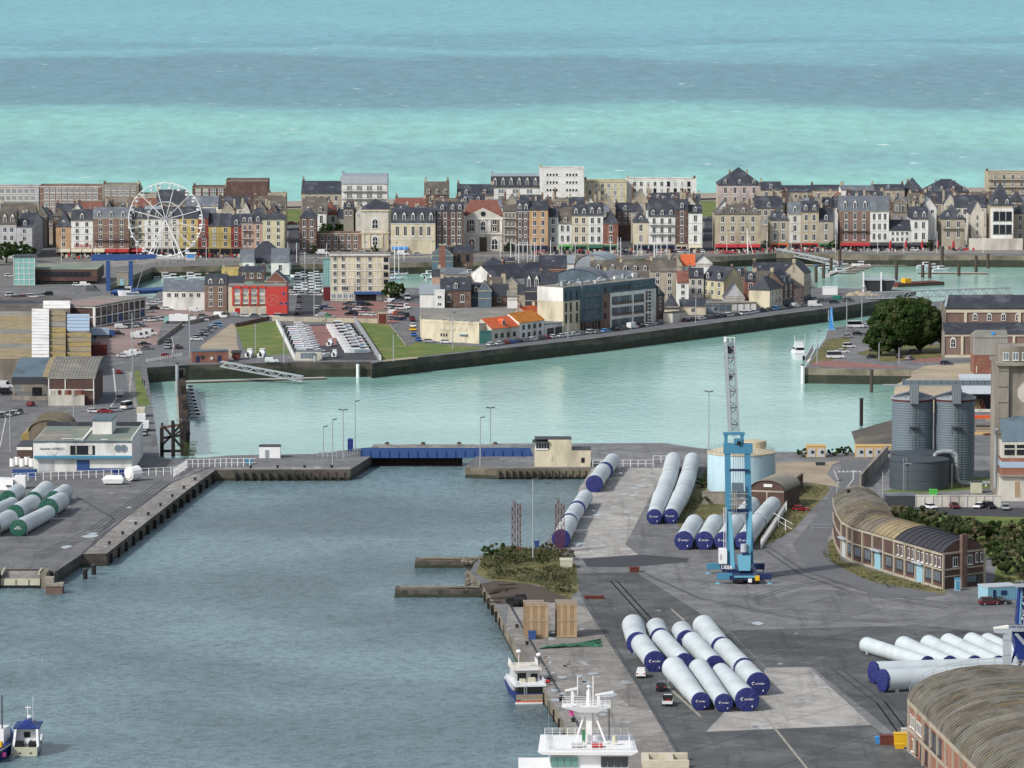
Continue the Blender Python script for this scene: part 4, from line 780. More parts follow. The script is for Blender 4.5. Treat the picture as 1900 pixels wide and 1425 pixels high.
zb=Zat(484,P(200,540).y)
for px in(201,243):
 p=L(px,540 if px==201 else 533,0);h=Zat(487,(p+g).y)+.6
 MB('blue').box(p.x-.8,p.x+.8,p.y-.6,p.y+.6,0,h).build('post',t)
 MB('blue').hexa([(p.x-6.5,p.y-.6,h),(p.x+17-(7 if px>220 else 0),p.y-.6,h+1),(p.x+17-(7 if px>220 else 0),p.y+.6,h+1),(p.x-6.5,p.y+.6,h)],[(p.x-6.5,p.y-.6,h+2.6),(p.x+17-(7 if px>220 else 0),p.y-.6,h+2.6),(p.x+17-(7 if px>220 else 0),p.y+.6,h+2.6),(p.x-6.5,p.y+.6,h+2.6)]).build('balance_arm',t)
 MB('steel').bar((p.x+15,p.y,h+1),(p.x+11,p.y,.5),.2).build('tie_rod',t)
p0,p1=L(205,546,0),L(300,541,0)
MB('blue').hexa([(p0.x,p0.y,-.6),(p1.x,p1.y,-.6),(p1.x,p1.y+14,-.6),(p0.x,p0.y+14,-.6)],[(p0.x,p0.y,.8),(p1.x,p1.y,.8),(p1.x,p1.y+14,.8),(p0.x,p0.y+14,.8)]).build('deck',t)
t,w_,h_=box_at('bridge_cabin','small grey bridge keeper cabin with blue door behind the blue posts','cabin',(217,530),(238,530),5.2,5,'concrete','roofgrey');MB('lightblue').box(1.2,2.8,-.1,-.01,.1,2.6).build('door',t)
a,b2=P(176,607),P(269,589.5);v=b2-a;W=v.length;hh=Zat(569,a.y)
t=thing('brick_offices','two-storey office block of dark brick bays in white frames with blue doors','office',a,math.atan2(v.y,v.x))
mb=MB('panelbrick').box(0,W,0,17,0,hh);mb.use('white')
for i in range(10):mb.box(W*i/9-.25,W*i/9+.25,-.3,-.01,0,hh)
for z in(.3,hh*.48,hh-.4):mb.box(0,W,-.28,-.011,z-.2,z+.2)
mb.box(-.3,-.01,0,.6,0,hh).box(-.28,-.01,.6,16.5,hh*.46,hh*.5).box(-.28,-.01,.6,16.5,hh-.5,hh)
mb.build('wall',t);rb=MB('roofgrey').box(-.5,W+.4,-.5,17.4,hh+.002,hh+.3);rb.use('pinkpaving').box(1,W*.6,1,16,hh+.3,hh+.33);rb.build('roof',t)
for i in range(9):
 link('window',WM['d'],t,(W*(i+.5)/9,0,hh*.56),0,(W/9*.55,1,hh*.3))
 if i in(2,4,8):MB('blue').box(W*(i+.25)/9,W*(i+.75)/9,-.15,-.01,.5,3.0).build('door',t)
 else:link('window',WM['k'],t,(W*(i+.5)/9,0,hh*.14),0,(W/9*.6,1,hh*.24))
def bays(name,label,cat,x0,x1,y0,y1,z,n,m,rise,wall='concrete'):
 """A shed whose roof is a run of n low ridges parallel to the front; x0.. are photo columns at roof height z."""
 a,b2,c,d_=P(x0,y0,z),P(x1,y0,z),P(x0,y1,z),P(x1,y1,z)
 t=thing(name,label,cat,(a.x,a.y,0));mb=MB(wall);mb.prism([(0,0),(b2.x-a.x,0),(d_.x-a.x,d_.y-a.y),(c.x-a.x,c.y-a.y)],0,z-rise-.1).build('wall',t)
 for i in range(n):
  f0,f1=i/n,(i+1)/n
  q=lambda f,r,zz:(a.lerp(c,f).x-a.x if r==0 else b2.lerp(d_,f).x-a.x,a.lerp(c,f).y-a.y,zz)
  mm=m if isinstance(m,str)else m[i%len(m)]
  f1-=(f1-f0)*(.22 if m=='white' else.1);fm=f0+(f1-f0)*.55
  rb=MB(mm);l0,r0,lm,rm_,l1,r1=q(f0,0,z-rise),q(f0,1,z-rise),q(fm,0,z),q(fm,1,z),q(f1-.002,0,z-rise),q(f1-.002,1,z-rise)
  rb.add([l0,r0,rm_,lm,r1,l1],[(0,1,2,3),(3,2,4,5),(0,3,5),(1,4,2)]);rb.build('roof_bay',t)
 return t
bays('fish_market_shed','great shed of low grey-brown lichened roof ridges at left edge','market hall',-60,60,661,566,8,11,['lichen','lichen','roofgrey','lichen','lichen','roofgrey','lichen','lichen','lichen','roofgrey','slatebrown'],.9)
bays('rooflight_strip','long strip of white ribbed rooflights stepping up between the sheds','roof',59,91,660,570,8.9,16,'white',.5)
bays('rooflight_steps','stepped white ribbed rooflights at far end of the fish market strip','roof',80,130,569,556,9.2,4,'white',.6)
bays('lichen_shed','narrow shed with golden lichen roof between white strip and tin roof','shed',92,122,659,572,8,8,['lichengold','lichengold','lichen','lichengold','lichengold','roofgrey','lichen','lichen'],.7)
bays('lichen_store','golden-brown lichened store with a tall dark gap behind the front sheds','shed',124,169,658,614,7,5,['lichengold','lichen','lichengold','lichen','lichengold'],.6)
bays('tin_roof_store','store with pale blue metal roof crossed by dark ribs','shed',124,166,612,580,7.5,5,'tinblue',.35)
bays('dark_market_roof','dark weathered roof at the back of the fish market','shed',-40,133,566,548,7.2,3,['slatebrown','slate','slatebrown'],.6)
a,W=frame_at(90,175,751);hh=Zat(703,a.y);d=30
t=thing('brick_store','brick store with ribbed grey curved roof, white door panels in front','shed',a)
mb=MB('panelbrick').box(0,W,0,d,0,hh);mb.use('white')
for u in(0,W*.36,W-.3):mb.box(u,u+.3,-.2,-.01,0,hh)
mb.box(0,W,-.18,-.011,hh*.55,hh*.6);mb.build('wall',t)
rb=MB('roofgrey');n=8;A=[(d*i/n,hh+4.0*math.sin(math.pi/2*i/n))for i in range(n+1)]
for(v0,z0),(v1,z1)in zip(A,A[1:]):rb.face([(-.3,v0-.2,z0),(W+.3,v0-.2,z0),(W+.3,v1+.0,z1),(-.3,v1,z1)])
for i in range(15):
 u=W*i/14
 for(v0,z0),(v1,z1)in zip(A,A[1:]):rb.bar((u,v0,z0+.05),(u,v1,z1+.05),.12)
rb.build('roof',t)
MB('offwhite').box(.2,W*.8,-2.6,-.3,0,3.2).build('annex',t)
for i in range(11):MB(rc(['white','redbrick','offwhite','rust'])).box(.3+i*W*.79/11,.3+(i+.8)*W*.79/11,-2.6,-2.3,3.22,4.7).build('panel',t)
a,W=frame_at(22,90,742);hh=Zat(711,a.y);d=28
t=thing('canopy_shed','open loading canopy with dark blue-purple curved roof','shed',a)
rb=MB('bluegrey');A=[(d*i/6,hh+1.7+3.6*math.sin(math.pi/2*i/6))for i in range(7)]
rb.use('navystripe' if False else 'slatelight');rb.use('bluegrey')
for(v0,z0),(v1,z1)in zip(A,A[1:]):rb.add([(0,v0,z0),(W*.83,v0,z0),(W*.83,v1,z1),(0,v1,z1)],[(0,1,2,3)])
rb.use('lichen')
for(v0,z0),(v1,z1)in zip(A,A[1:]):rb.add([(W*.83,v0,z0),(W,v0,z0),(W,v1,z1),(W*.83,v1,z1)],[(0,1,2,3)])
rb.build('roof',t);MB('darkgrey').box(0,W,-.2,0,hh-.4,hh+1.9).build('fascia',t)
for u in(.3,W-.6):MB('concrete').box(u,u+.5,0,.5,0,hh).build('pillar',t)
MB('concrete').box(0,W,d-1,d-.6,0,hh+1).build('wall',t);MB('darkgrey').box(W*.5,W*.75,6,9,0,3).build('stacked_crates',t);MB('concrete').box(0,W,-.4,-.2,0,1.2).build('kerb_wall',t)
t,w_,h_=box_at('white_shelter','flat white shelter roof at left edge behind parked white vans','shelter',(-60,688),(27,688),-671,18,'darkgrey','white')
t=arch_hall('barrel_hut','dark brown hut with curved corrugated roof behind the white office','hut',P(54,830),10.5,24,4.2,3.2,'barrel','barrel',0,ribs=14)
for i,u in enumerate((-2.2,10.6)):MB('lichengold' if i==0 else 'barrel').hexa([(u,2,0),(u+2,2,0),(u+2,22,0),(u,22,0)],[(u,2,3.4),(u+2,2,4.0),(u+2,22,4.0),(u,22,3.4)]).build('lean_to',t)
a,W=frame_at(62,245,875);hh=Zat(819,a.y);d=P(150,791,hh).y-a.y
t=thing('white_office','white two-storey office with blue bands, portholes and a flat grey roof','office',a);z1=Zat(846,a.y)
mb=MB('white').box(0,W,0,d,0,hh);mb.use('blue').box(W*.5,W+.05,-.1,-.01,.1,.9);mb.use('bluegrey').box(-.1,W+.1,-.12,-.011,hh-.35,hh+.15)
mb.build('wall',t);rb=MB('roofgreen').box(.2,W-.2,.2,d,hh+.002,hh+.1);rb.use('roofgrey').box(.3,W*.35,1,d*.7,hh+.1,hh+.12);rb.use('white').box(W-.2,W+.1,0,d,hh,hh+.9).box(W*.49,W*.51,.3,d*.8,hh+.1,hh+.5)
rb.use('slate').box(0,W,d-.2,d+.1,hh,hh+1.2);rb.use('white').bar((W*.28,3,hh+.4),(W*.49,4,hh+.4),.2).bar((W*.42,1.5,hh+.3),(W*.49,1.6,hh+.3),.25).bar((W*.68,2,hh+.3),(W*.75,2,hh+.3),.25)
rf=rb.build('roof',t)
px,pw=(162-62)/183*W,36/183*W
ph=MB('white').box(px,px+pw,d*.45,d*.8,hh+.1,hh+3.6);ph.use('bluegrey').box(px-.2,px+pw+.2,d*.45-.2,d*.8+.2,hh+3.602,hh+4.0);ph.build('penthouse',t)
MB('craneblue').hexa([(.3,-1.2,z1-.6),(W,-1.2,z1-.6),(W,-.01,z1-.5),(.3,-.01,z1-.5)],[(.3,-1.2,z1),(W,-1.2,z1),(W,-.01,z1+.1),(.3,-.01,z1+.1)]).build('canopy_band',t)
MB('pane').box(W*.375,W*.625,-.06,-.005,z1+.3,hh-1.1).build('recess_opening',t);MB('offwhite').box(W*.56,W*.6,-.1,-.061,z1+.4,hh-1.2).build('recess_pillar',t);MB('offwhite').box(W*.43,W*.44,-.1,-.061,z1+.4,hh-1.2).build('recess_pillar',t)
MB('palegrey').box(W*.05,W*.21,-.08,-.01,.2,2.9).build('roller_door',t);MB('blue').box(W*.44,W*.57,-.08,-.01,.2,3.1).build('door',t)
for u in(.86,.915):
 pw_=MB('steel').lathe([(1.05,0),(1.05,.15),(.8,.16)],16);pw_.use('panelight').lathe([(.8,.16),(0,.17)],16)
 o=pw_.build('porthole_window',t,(W*u,-.01,(z1+hh)/2+.1));o.rotation_euler=(R(90),0,0)
o=MB('white').lathe([(1.9,0),(1.9,.08),(0,.09)],20).build('sign_plate',t,(W*.18,-.02,(z1+hh)/2));o.rotation_euler=(R(90),0,0)
text(t,'Humbert AGENCY',.8,'darkgrey',(W*.19,-.16,(z1+hh)/2))
t,w_,h_=box_at('brick_annex','small brick annex with black roof at left end of white office','annex',(32,852),(60,852),3.4,14,'panelbrick','darkgrey');MB('white').box(-.1,w_,-.15,-.01,2.5,3.3).build('fascia',t)
t,w_,h_=box_at('lock_hut','small white flat-roofed hut with grey door on the lock quay','hut',(481,850),(520,850),3.1,4,'whitepaint','darkgrey');MB('steel').box(w_*.28,w_*.46,-.1,-.01,.1,2.2).build('door',t)
t,w_,h_=box_at('brick_hut','low red brick hut with blue metal roof beside the gangway','hut',(357,673),(424,672),3.6,6,'redbrick','bluegrey')
for u in(.1,.7):MB('navy').box(w_*u,w_*(u+.09),-.1,-.01,.1,2.2).build('door',t)
MB('pane').box(w_*.23,w_*.33,-.1,-.01,1.2,2.3).build('window',t);MB('white').box(w_*.5,w_*.57,-.1,-.01,1,1.8).build('notice_board',t)
t=thing('red_drum','short rusty red barrel store next to the brick hut','tank',P(438,668));MB('rust').tube((0,0,1.4),(0,5,1.4),1.4,n=14).build('drum',t);MB('darkgrey').box(-1.6,1.6,-.3,5.2,2.2,2.9).build('roof',t)
t,w_,h_=box_at('red_container','rusty red shipping container tucked beside the lichened sheds','container',(172,660),(199,659),3.4,9,'maroon','rust')
for i in range(8):MB('rust').box(w_*(i+.3)/8,w_*(i+.5)/8,-.06,-.01,.2,3.2).build('rib',t)
mb=MB('quaystone');q=wp([(85,1078),(118,1078),(118,1064),(84,1060)])
t=thing('ramp_pier','brick and concrete block pier at right side of the ferry ramp','pier',(q[0].x,q[0].y,0));MB('brick').box(0,3.6,0,4,-6,-1.2).build('masonry',t);MB('concrete').box(-.2,3.8,-.2,3,-1.19,-.6).build('cap',t);MB('concrete').box(-.4,1.6,1,3.5,-.59,.6).build('bollard_block',t)
a,b2=P(6,1062),P(78,1062);W=b2.x-a.x
t=thing('ferry_ramp','short steel ferry ramp with pale yellow front beam over dark water','ramp',a)
MB('paleconcrete').hexa([(0,-4.5,-1.1),(W,-4.5,-1.1),(W,2,-.3),(0,2,-.3)],[(0,-4.5,-.8),(W,-4.5,-.8),(W,2,0.04),(0,2,0.04)]).build('deck',t)
MB('cream_box').box(0,W,-5.1,-4.51,-2.2,-.8).build('front_beam',t)
for u in(0,W-.4):MB('cream_box').box(u,u+.35,-4.5,2,.05,.8).build('side_rail',t)
for i in range(3):MB('roofgrey').box(W*(i+.1)/3,W*(i+.2)/3,-5.2,-5.11,-2.1,-.9).build('rib',t)
for u in(-1.6,W+.4):MB('white' if False else 'quaystone').box(u,u+1.2,-6,2,-6,.6).build('pier_wall',t)
a,W=frame_at(1753,1960,663);t=thing('brick_church','large brick church with slate roofs, cream pilasters and round-arched windows','church',a);W+=12
d1=7;h1=Zat(619,a.y);h2=Zat(598,a.y+d1);h3=Zat(571,a.y+d1);h4=Zat(547,a.y+d1+7)
mb=MB('rosebrick').box(0,W,0,d1,0,h1).box(1,W,d1,d1+14,0,h3);mb.use('concrete').box(-.5,0,-.3,d1,0,h1+.6).box(.2,.999,d1-.3,d1+14,0,h3+.5);mb.use('canvas')
mb.box(0,W,-.3,-.01,h1-.9,h1-.2).box(0,W,-.3,-.01,0,.8).box(1,W,d1-.3,d1-.01,h3-1.6,h3-.6)
for i in range(5):u=5.3+i*8.6;mb.box(u,u+.8,-.45,-.01,.81,h1-.91)
for i in range(4):u=7.0+i*18;mb.box(u,u+.9,d1-.4,d1-.01,h2,h3-1.61)
mb.build('wall',t)
rb=MB('slate').add([(-.3,-.7,h1),(W,-.7,h1),(W,d1,h2),(-.3,d1,h2)],[(0,1,2,3)]);rb.add([(.6,d1-.6,h3-.2),(W,d1-.6,h3-.2),(W,d1+7,h4),(2.2,d1+7,h4),(W,d1+14.6,h3-.2),(.6,d1+14.6,h3-.2)],[(0,1,2,3),(3,2,4,5),(0,3,5)])
rb.use('zinc').add([(.1,d1-.4,h3),(1.0,d1-.4,h3+.3),(2.5,d1+7,h4+.25),(1.6,d1+7,h4+.2)],[(0,1,2,3)]);rb.build('roof',t)
for i in range(6):link('arched_window',WM['a'],t,(10.6+i*4.75,d1,h2+.5),0,(1.6,1.6,2.7))
for i in range(4):link('arched_window',WM['a'],t,(2.7+i*8.6-(0 if i else.0),0,3.2),0,(1.9,1.6,3.6))
a,W=frame_at(1807,1870,694);t=thing('corrugated_works','grey corrugated works building over a red brick base in front of church','factory',a)
hb=Zat(659,a.y);ht=Zat(626,a.y);hr_=Zat(612,a.y+6)
mb=MB('redbrick').box(0,W,0,12,0,hb);mb.use('concrete').box(-.05,W,-.06,12,hb,ht);mb.build('wall',t)
rb=MB('roofgrey').add([(-.1,-.3,ht),(W,-.3,ht),(W,6,hr_),(1,6,hr_),(W,12,ht),(-.1,12,ht)],[(0,1,2,3),(3,2,4,5),(0,3,5)]);rb.build('roof',t)
MB('bluecanvas').box(W*.52,W*.62,1.6,2.6,ht+.7,ht+1.6).build('roof_tarp',t);MB('offwhite').box(.7,1.0,-.1,-.01,.4,2.6).build('door',t)
mb=MB('palegrey')
for i in range(22):mb.box(W*i/22,W*i/22+.12,-.12,-.061,hb+.1,ht-.1)
mb.build('rib',t)
a,W=frame_at(1786,1858,764);t=thing('timber_shed','pale metal roofed timber shed with dark open front and white door panels','shed',a)
hh=Zat(731,a.y);hr_=Zat(694,a.y+14)
MB('tin').hexa([(0,-.5,hh),(W,-.5,hh),(W,14,hr_-.2),(0,14,hr_-.2)],[(0,-.5,hh+.2),(W,-.5,hh+.2),(W,14,hr_),(0,14,hr_)]).build('roof',t)
MB('darkgrey').box(0,W,10,14,0,hh).box(0,.4,0,10,0,hh).build('wall',t)
for i in(0,1):MB('white').box(W*(.73+i*.14),W*(.86+i*.14),-.2,.1,0,hh).build('door_panel',t)
MB('offwhite').box(0,W*.72,-.3,0,0,.8).build('kerb_wall',t)
for i in range(9):x=ru(.3,W*.55);MB(rc(['palewood','rust','woodgrey','palewood2'])).hexa([(x,2,0),(x+2.4,2,0),(x+2.4,6,0),(x,6,0)],[(x+.3,3,ru(1,3.5)),(x+1.6,3,2),(x+2,6,3.2),(x,6,2.6)]).build('scrap_board',t)
for i in range(7):
 c=P(ru(1812,1850),ru(775,812));t2=thing('timber_stack',f'{["ochre","grey","rusty brown","orange","weathered","dark","long pale"][i]} beams stacked on the yard between silo and concrete works','timber stack',c,ru(-.2,.2),'timber stacks')
 for j in range(4):MB(['yellowbox','woodgrey','rust','carorange','woodgrey','timber','palewood'][i]).box(-3,3+ru(-1,1),j*.5,j*.5+.42,0,.45+.4*(i%2)).build('beam',t2)
a,W=frame_at(1856,1990,930);hh=Zat(678,a.y+8);t=thing('concrete_works','tall weathered grey concrete grain works with rooftop cabin at right edge','works',a)
zl=[Zat(y,a.y)for y in(884,868,857,850,820,778)]
mb=MB('concrete').box(0,W,8,26,0,hh);mb.use('offwhite').box(0,W,0,8,0,zl[0]);mb.use('hangarbrick').box(.3,W,.2,8,zl[0]+.002,zl[1]).box(.3,W,.2,8,zl[2],zl[3]);mb.use('tinblue').box(.1,W,.1,8,zl[1],zl[2])
mb.use('offwhite').box(.2,W,.15,8,zl[3],zl[4]);mb.use('concrete').box(-.3,2.6,7.2,8.1,0,hh).box(9,9.8,7.3,7.999,zl[5],hh).box(-.5,W,6.5,26.3,hh,hh+.7).box(-.3,W,-.8,.1,zl[0],zl[0]+.4)
mb.build('wall',t)
MB('bluegrey').hexa([(.3,.1,zl[4]),(W,.1,zl[4]),(W,7.9,zl[5]-.3),(.3,7.9,zl[5]-.3)],[(.3,.1,zl[4]+.2),(W,.1,zl[4]+.2),(W,7.9,zl[5]),(.3,7.9,zl[5])]).build('roof',t)
MB('concrete').box(.6,W,9,20,hh+.701,Zat(644,a.y+9)).build('roof_cabin',t)
for i in range(4):MB('pane').box(.9+i*3.1,3.4+i*3.1,.0,.14,zl[3]+.8,zl[4]-.7).build('window',t);MB('white').box(.7+i*3.1,3.6+i*3.1,-.05,-.001,zl[3]+2.2,zl[3]+2.4).build('transom',t)
for i in range(4):link('window',WM['g'],t,(2+i*2.4,9,hh+1.2),0,(1.5,1,2.0))
for i in range(3):o=MB('offwhite').lathe([(0,0),(2.6-i*.5,.1),(2.9-i*.4,.2)],9).build('worn_plaster',t,(7.5+i*2.6,7.9,zl[5]+6+i*5));o.rotation_euler=(R(90),0,0)
for i in range(8):MB('darkgrey').box(.0,2.4,7.1,7.19,4+i*4,4.12+i*4).build('joint',t)
MB('steel').path([(-.9,4,3),(-.9,4,zl[4]+1.5),(-.9,2,zl[4]+3)],.35,8).build('downpipe',t)
MB('palewood').box(3.6,4.9,-.06,-.01,1,zl[0]-1.2).build('door',t)
t=thing('loading_chute','pale diagonal chute running from concrete works down to tin roof','chute',P(1840,740));p=t.location.copy();MB('offwhite').bar((4.5,8,Zat(682,p.y+8)),(0,4,Zat(707,p.y+4)),.8).build('tube',t)
def silo(label,px,py,rpx,ytop,m,ribs,cone=1.4):
 c=P(px,py);r=rpx/SCL(py);h=Zat(ytop,c.y);t=thing('grain_silo',label,'silo',c,0,'tall ribbed grain silos')
 pr=[]
 for i in range(ribs+1):
  z=h*i/ribs;pr+=[(r,z),(r+.06,z+h/ribs*.3),(r,z+h/ribs*.6)]if i<ribs else[(r,h)]
 MB(m).lathe(pr,48).build('shell',t);rb=MB('steel').lathe([(r+.35,h-.3),(r+.35,h+.1),(1,h+cone),(0,h+cone)],48)
 for i in range(24):q=2*math.pi*i/24;rb.bar((r*math.cos(q),r*math.sin(q),h+.2),(1.2*math.cos(q),1.2*math.sin(q),h+cone+.1),.3)
 rb.build('roof',t);MB('rust').lathe([(r+.12,h-.75),(r+.14,h-.35)],40).build('top_band',t)
 lb=MB('darkgrey')
 for u in(-.35,.35):lb.bar((u,-r-.7,h*.02),(u,-r-.7,h),.09)
 for i in range(26):lb.bar((-.35,-r-.7,h*(i+.5)/26),(.35,-r-.7,h*(i+.5)/26),.06)
 lb.box(-1.2,1.2,-r-1.2,-r-.1,h*.66,h*.66+.15);
 for u in(-1.2,1.2):lb.bar((u,-r-1.1,h*.66),(u,-r-1.1,h*.66+1.2),.08).bar((u,-r-.2,h*.66-1.6),(u,-r-.2,h*.66),.1)
 lb.build('ladder',t);MB('siloblue').box(-1.1,1.1,-r-1.0,-r+1.6,h-1.2,h+3.6).build('head_box',t)
 for i in range(5):MB('steel').box(-.9+i*.4,-.7+i*.4,-r-1.1,-r-1.001,h-1,h+3.4).build('strut',t)
 return c,r,h
c1,r1,hs1=silo('left one of two tall grey-blue ribbed steel silos, next to the water',1692,890,38,737,'siloblue',34)
c2,r2,hs2=silo('right one of two tall grey-blue ribbed steel silos, next to the timber shed',1770,890,37.5,737,'siloblue',34)
t=thing('conveyor_gantry','long grey enclosed conveyor bridging both silo tops to the works','conveyor',Vector((c1.x-3,c1.y-4,0)));z0=Zat(713,c1.y-4)
MB('siloblue').box(0,25,-.8,.8,z0,z0+1.0).build('casing',t);gb=MB('steel').box(-5,25.5,-1.0,1.0,z0-.3,z0-.05)
for i in range(14):gb.bar((i*1.9,-1,z0),(i*1.9,-1,z0+1.5),.1)
gb.bar((0,-1,z0+1.5),(25,-1,z0+1.5),.1);gb.build('walkway',t)
def tank(label,px,py,rpx,ytop,m,top,cat='tank',cone=.5,name='storage_tank',bands=3):
 c=P(px,py);r=rpx/SCL(py);h=Zat(ytop,c.y);t=thing(name,label,cat,c)
 MB(m).lathe([(r,0),(r,h)],56).build('shell',t);rb=MB(top).lathe([(r+.15,h-.25),(r+.15,h+.05),(r*.1,h+cone),(0,h+cone)],56);rb.build('roof',t)
 if bands:
  b_=MB(m)
  for i in range(1,bands):b_.lathe([(r+.005,h*i/bands),(r+.07,h*i/bands+.02),(r+.07,h*i/bands+.12),(r+.005,h*i/bands+.14)],56)
  b_.build('band',t)
 return t,c,r,h
t,c,r,h=tank('wide dark grey tank in front with a caged ladder',1705,905,55,851,'tankgrey','tankgrey',cone=.9)
lb=MB('steel');q=R(-122)
for s_ in(-.35,.35):lb.bar(((r+.4)*math.cos(q)+s_,(r+.4)*math.sin(q),0),((r+.4)*math.cos(q)+s_,(r+.4)*math.sin(q),h+1),.12)
for i in range(16):lb.bar(((r+.4)*math.cos(q)-.35,(r+.4)*math.sin(q),i*h/16),((r+.4)*math.cos(q)+.35,(r+.4)*math.sin(q),i*h/16),.1)
lb.box((r+.2)*math.cos(q)-.3,(r+.2)*math.cos(q)+1.8,(r+.4)*math.sin(q)-.4,(r+.4)*math.sin(q)+.6,h-.6,h-.4);lb.build('ladder',t)
tank('wide dark grey tank behind, half hidden by the front tank',1706,893,54,838,'tankgrey','tankgrey',cone=.9)
t=thing('transfer_pipe','thick silver pipe looping over the tank rims and down beside the silo','pipe',P(1757,905));p=t.location.copy();zz=Zat(842,p.y)
MB('steel').path([(-3.2,2,zz-1.2),(-2.6,2,zz),(-1,2,zz+.4),(1.5,2,zz+.3),(2.6,2,zz-.6),(2.8,2,2.4),(3.2,2,1.2),(5,2,.8),(9,3,.8),(18,3,1.0)],.55,10).build('pipe_run',t)
MB('steel').path([(-6.3,1,zz-2.6),(-5.6,1,zz-1.8),(-4.3,1,zz-1.4),(-3.2,1,zz-1.6)],.4,8).build('pipe_branch',t)
for i in range(5):MB('white').box(4+i*3,4.5+i*3,2.4,2.9,0,.6).build('pipe_foot',t)
t,c,r,h=tank('large faded light blue tank with a rusty cream conical top',1375,908,63,838,'tankblue','tanktop',cone=2.0,bands=0)
mb=MB('galv')
for i in range(36):q=2*math.pi*i/36;mb.bar((r*math.cos(q),r*math.sin(q),h),(r*math.cos(q),r*math.sin(q),h+1.2),.07)
for z in(.6,1.2):
 for i in range(36):q,q2=2*math.pi*i/36,2*math.pi*(i+1)/36;mb.bar((r*math.cos(q),r*math.sin(q),h+z),(r*math.cos(q2),r*math.sin(q2),h+z),.05)
mb.build('railing',t);MB('tanktop').lathe([(r*.42,h+1.0),(r*.4,h+2.6),(0,h+3.0)],24,(3,2)).build('vent_drum',t)
t,w_,h_=box_at('bund_wall','grey concrete bund wall around foot of the light blue tank','wall',(1303,936),(1392,936),3,.5,'concrete')
t=arch_hall('barrel_shed','brown brick shed with curved roof and small white sign behind the crane','shed',P(1392,944),8.6,15,4.6,2.5,'panelbrick','roofgrey',R(-18),ribs=8)
MB('stone').box(0,8.6,-.1,-.01,4.3,4.7).box(4.1,4.4,-.1,-.01,0,4.29).build('band',t);MB('white').box(3.4,5.6,-.1,-.01,5.6,6.3).build('sign',t)
t,w_,h_=box_at('yard_wall','brick yard wall enclosing a court right of the curved-roof shed','wall',(1461,925),(1490,903),3.2,.4,'panelbrick')
a,W=frame_at(992,1096,866);t=thing('control_house','pale beige lock control house with projecting white window cabin','control house',a);h1=Zat(835,a.y);h2=Zat(816,a.y)
MB('cream').box(0,W,0,7,0,h1).box(W*.24,W*.66,0.01,6.9,h1,h2).build('wall',t);MB('darkgrey').box(W*.0,W*.65,.3,7,h2+.002,h2+.2).box(W*.66,W+.1,-.1,7.1,h1+.002,h1+.2).build('roof',t)
MB('white').box(.2,W*.24,-.2,5,h1+.02,h1+2).build('window_cabin',t);MB('darkgrey').box(-.6,W*.26,-.7,5.5,h1+2.0,h1+2.25).build('cabin_roof',t)
for i in range(5):MB('pane').box(.4+i*.7,1.0+i*.7,-.26,-.201,h1+.5,h1+1.8).build('window',t)
MB('black').box(W*.83,W*.89,-.1,-.01,1.1,2.4).build('window',t);MB('cream').box(W*.28,W*.31,-.1,-.01,1.6,3).build('duct',t)
for lb,x0,x1,n_ in[('pair of yellow-framed site cabins on the harbour edge near the bushes',1497,1532,2),('row of four yellow-framed site cabins close to the silos',1588,1654,4)]:
 t,w_,h_=box_at('site_cabin',lb,'cabin',(x0,849),(x1,849),3.0,4,'yellowbox','yellowbox','yellow site cabins')
 for i in range(n_):MB('palegrey').box(w_*i/n_+.25,w_*(i+1)/n_-.25,-.1,-.01,.15,2.45).build('door',t);MB('pane').box(w_*(i+.5)/n_-.1,w_*(i+.5)/n_+.7,-.16,-.101,1.1,1.9).build('window',t)
t,w_,h_=box_at('panel_wall','long white panel wall behind a row of parked cars','wall',(1699,941),(1857,941),2.8,.2,'offwhite')
for i in range(11):MB('palegrey').box(w_*i/10-.1,w_*i/10+.1,-.15,-.01,0,2.9).build('post',t)
t,w_,h_=box_at('dark_canopy','low black car shelter at left end of the white panel wall','shelter',(1644,940),(1698,940),2.6,6,'darkgrey','slatelight')
t,w_,h_=box_at('retaining_wall','sloping concrete retaining wall beside the ramp road and the tanks','wall',(1598,905),(1648,850),3.2,.5,'concrete')
t,w_,h_=box_at('valve_cabinet','pale concrete valve cabinet near the pipe on the tank lawn','cabinet',(1802,915),(1822,915),2.8,2.2,'cream_box','darkgrey')
box_at('green_skip','bright green skip behind the white panel wall','skip',(1725,919),(1739,919),1.2,1.6,'lime')
pts=[(1546,984),(1547,998),(1552,1014),(1562,1031),(1583,1043),(1620,1054),(1660,1067),(1700,1079),(1748,1094)]
pw=[P(*p)for p in pts];o=pw[-1].copy();dep=12.5
t=thing('curved_warehouse','long curved brick warehouse with mossy barrel roof, grey doors and black roof end','warehouse',o)
nr_=[]
for i,p in enumerate(pw):
 d_=(pw[min(i+1,len(pw)-1)]-pw[max(i-1,0)]).xy.normalized();nr_.append(Vector((-d_.y,d_.x,0))if True else 0)
nr_[-1]=Vector((.80,.60,0)).normalized()
back=[p+n_*(dep if i else 11)for i,(p,n_)in enumerate(zip(pw,nr_))]
he=Zat(1027,pw[-1].y);rise=2.6
mb=MB('panelbrick');bd=MB('stone')
F=[p-o for p in pw];B_=[p-o for p in back]
for i in range(len(F)-1):
 for A,Bq in((F[i],F[i+1]),(B_[i],B_[i+1])):mb.face([(A.x,A.y,0),(Bq.x,Bq.y,0),(Bq.x,Bq.y,he),(A.x,A.y,he)])
def sec(i,f):
 A,Bq=F[i],B_[i];return(A.x+(Bq.x-A.x)*f,A.y+(Bq.y-A.y)*f,he+rise*math.sin(math.pi*f)**.8 if 0<f<1 else he)
for i in(0,len(F)-1):mb.face([(F[i].x,F[i].y,0)]+[sec(i,f/8)for f in range(9)]+[(B_[i].x,B_[i].y,0)])
mb.build('wall',t)
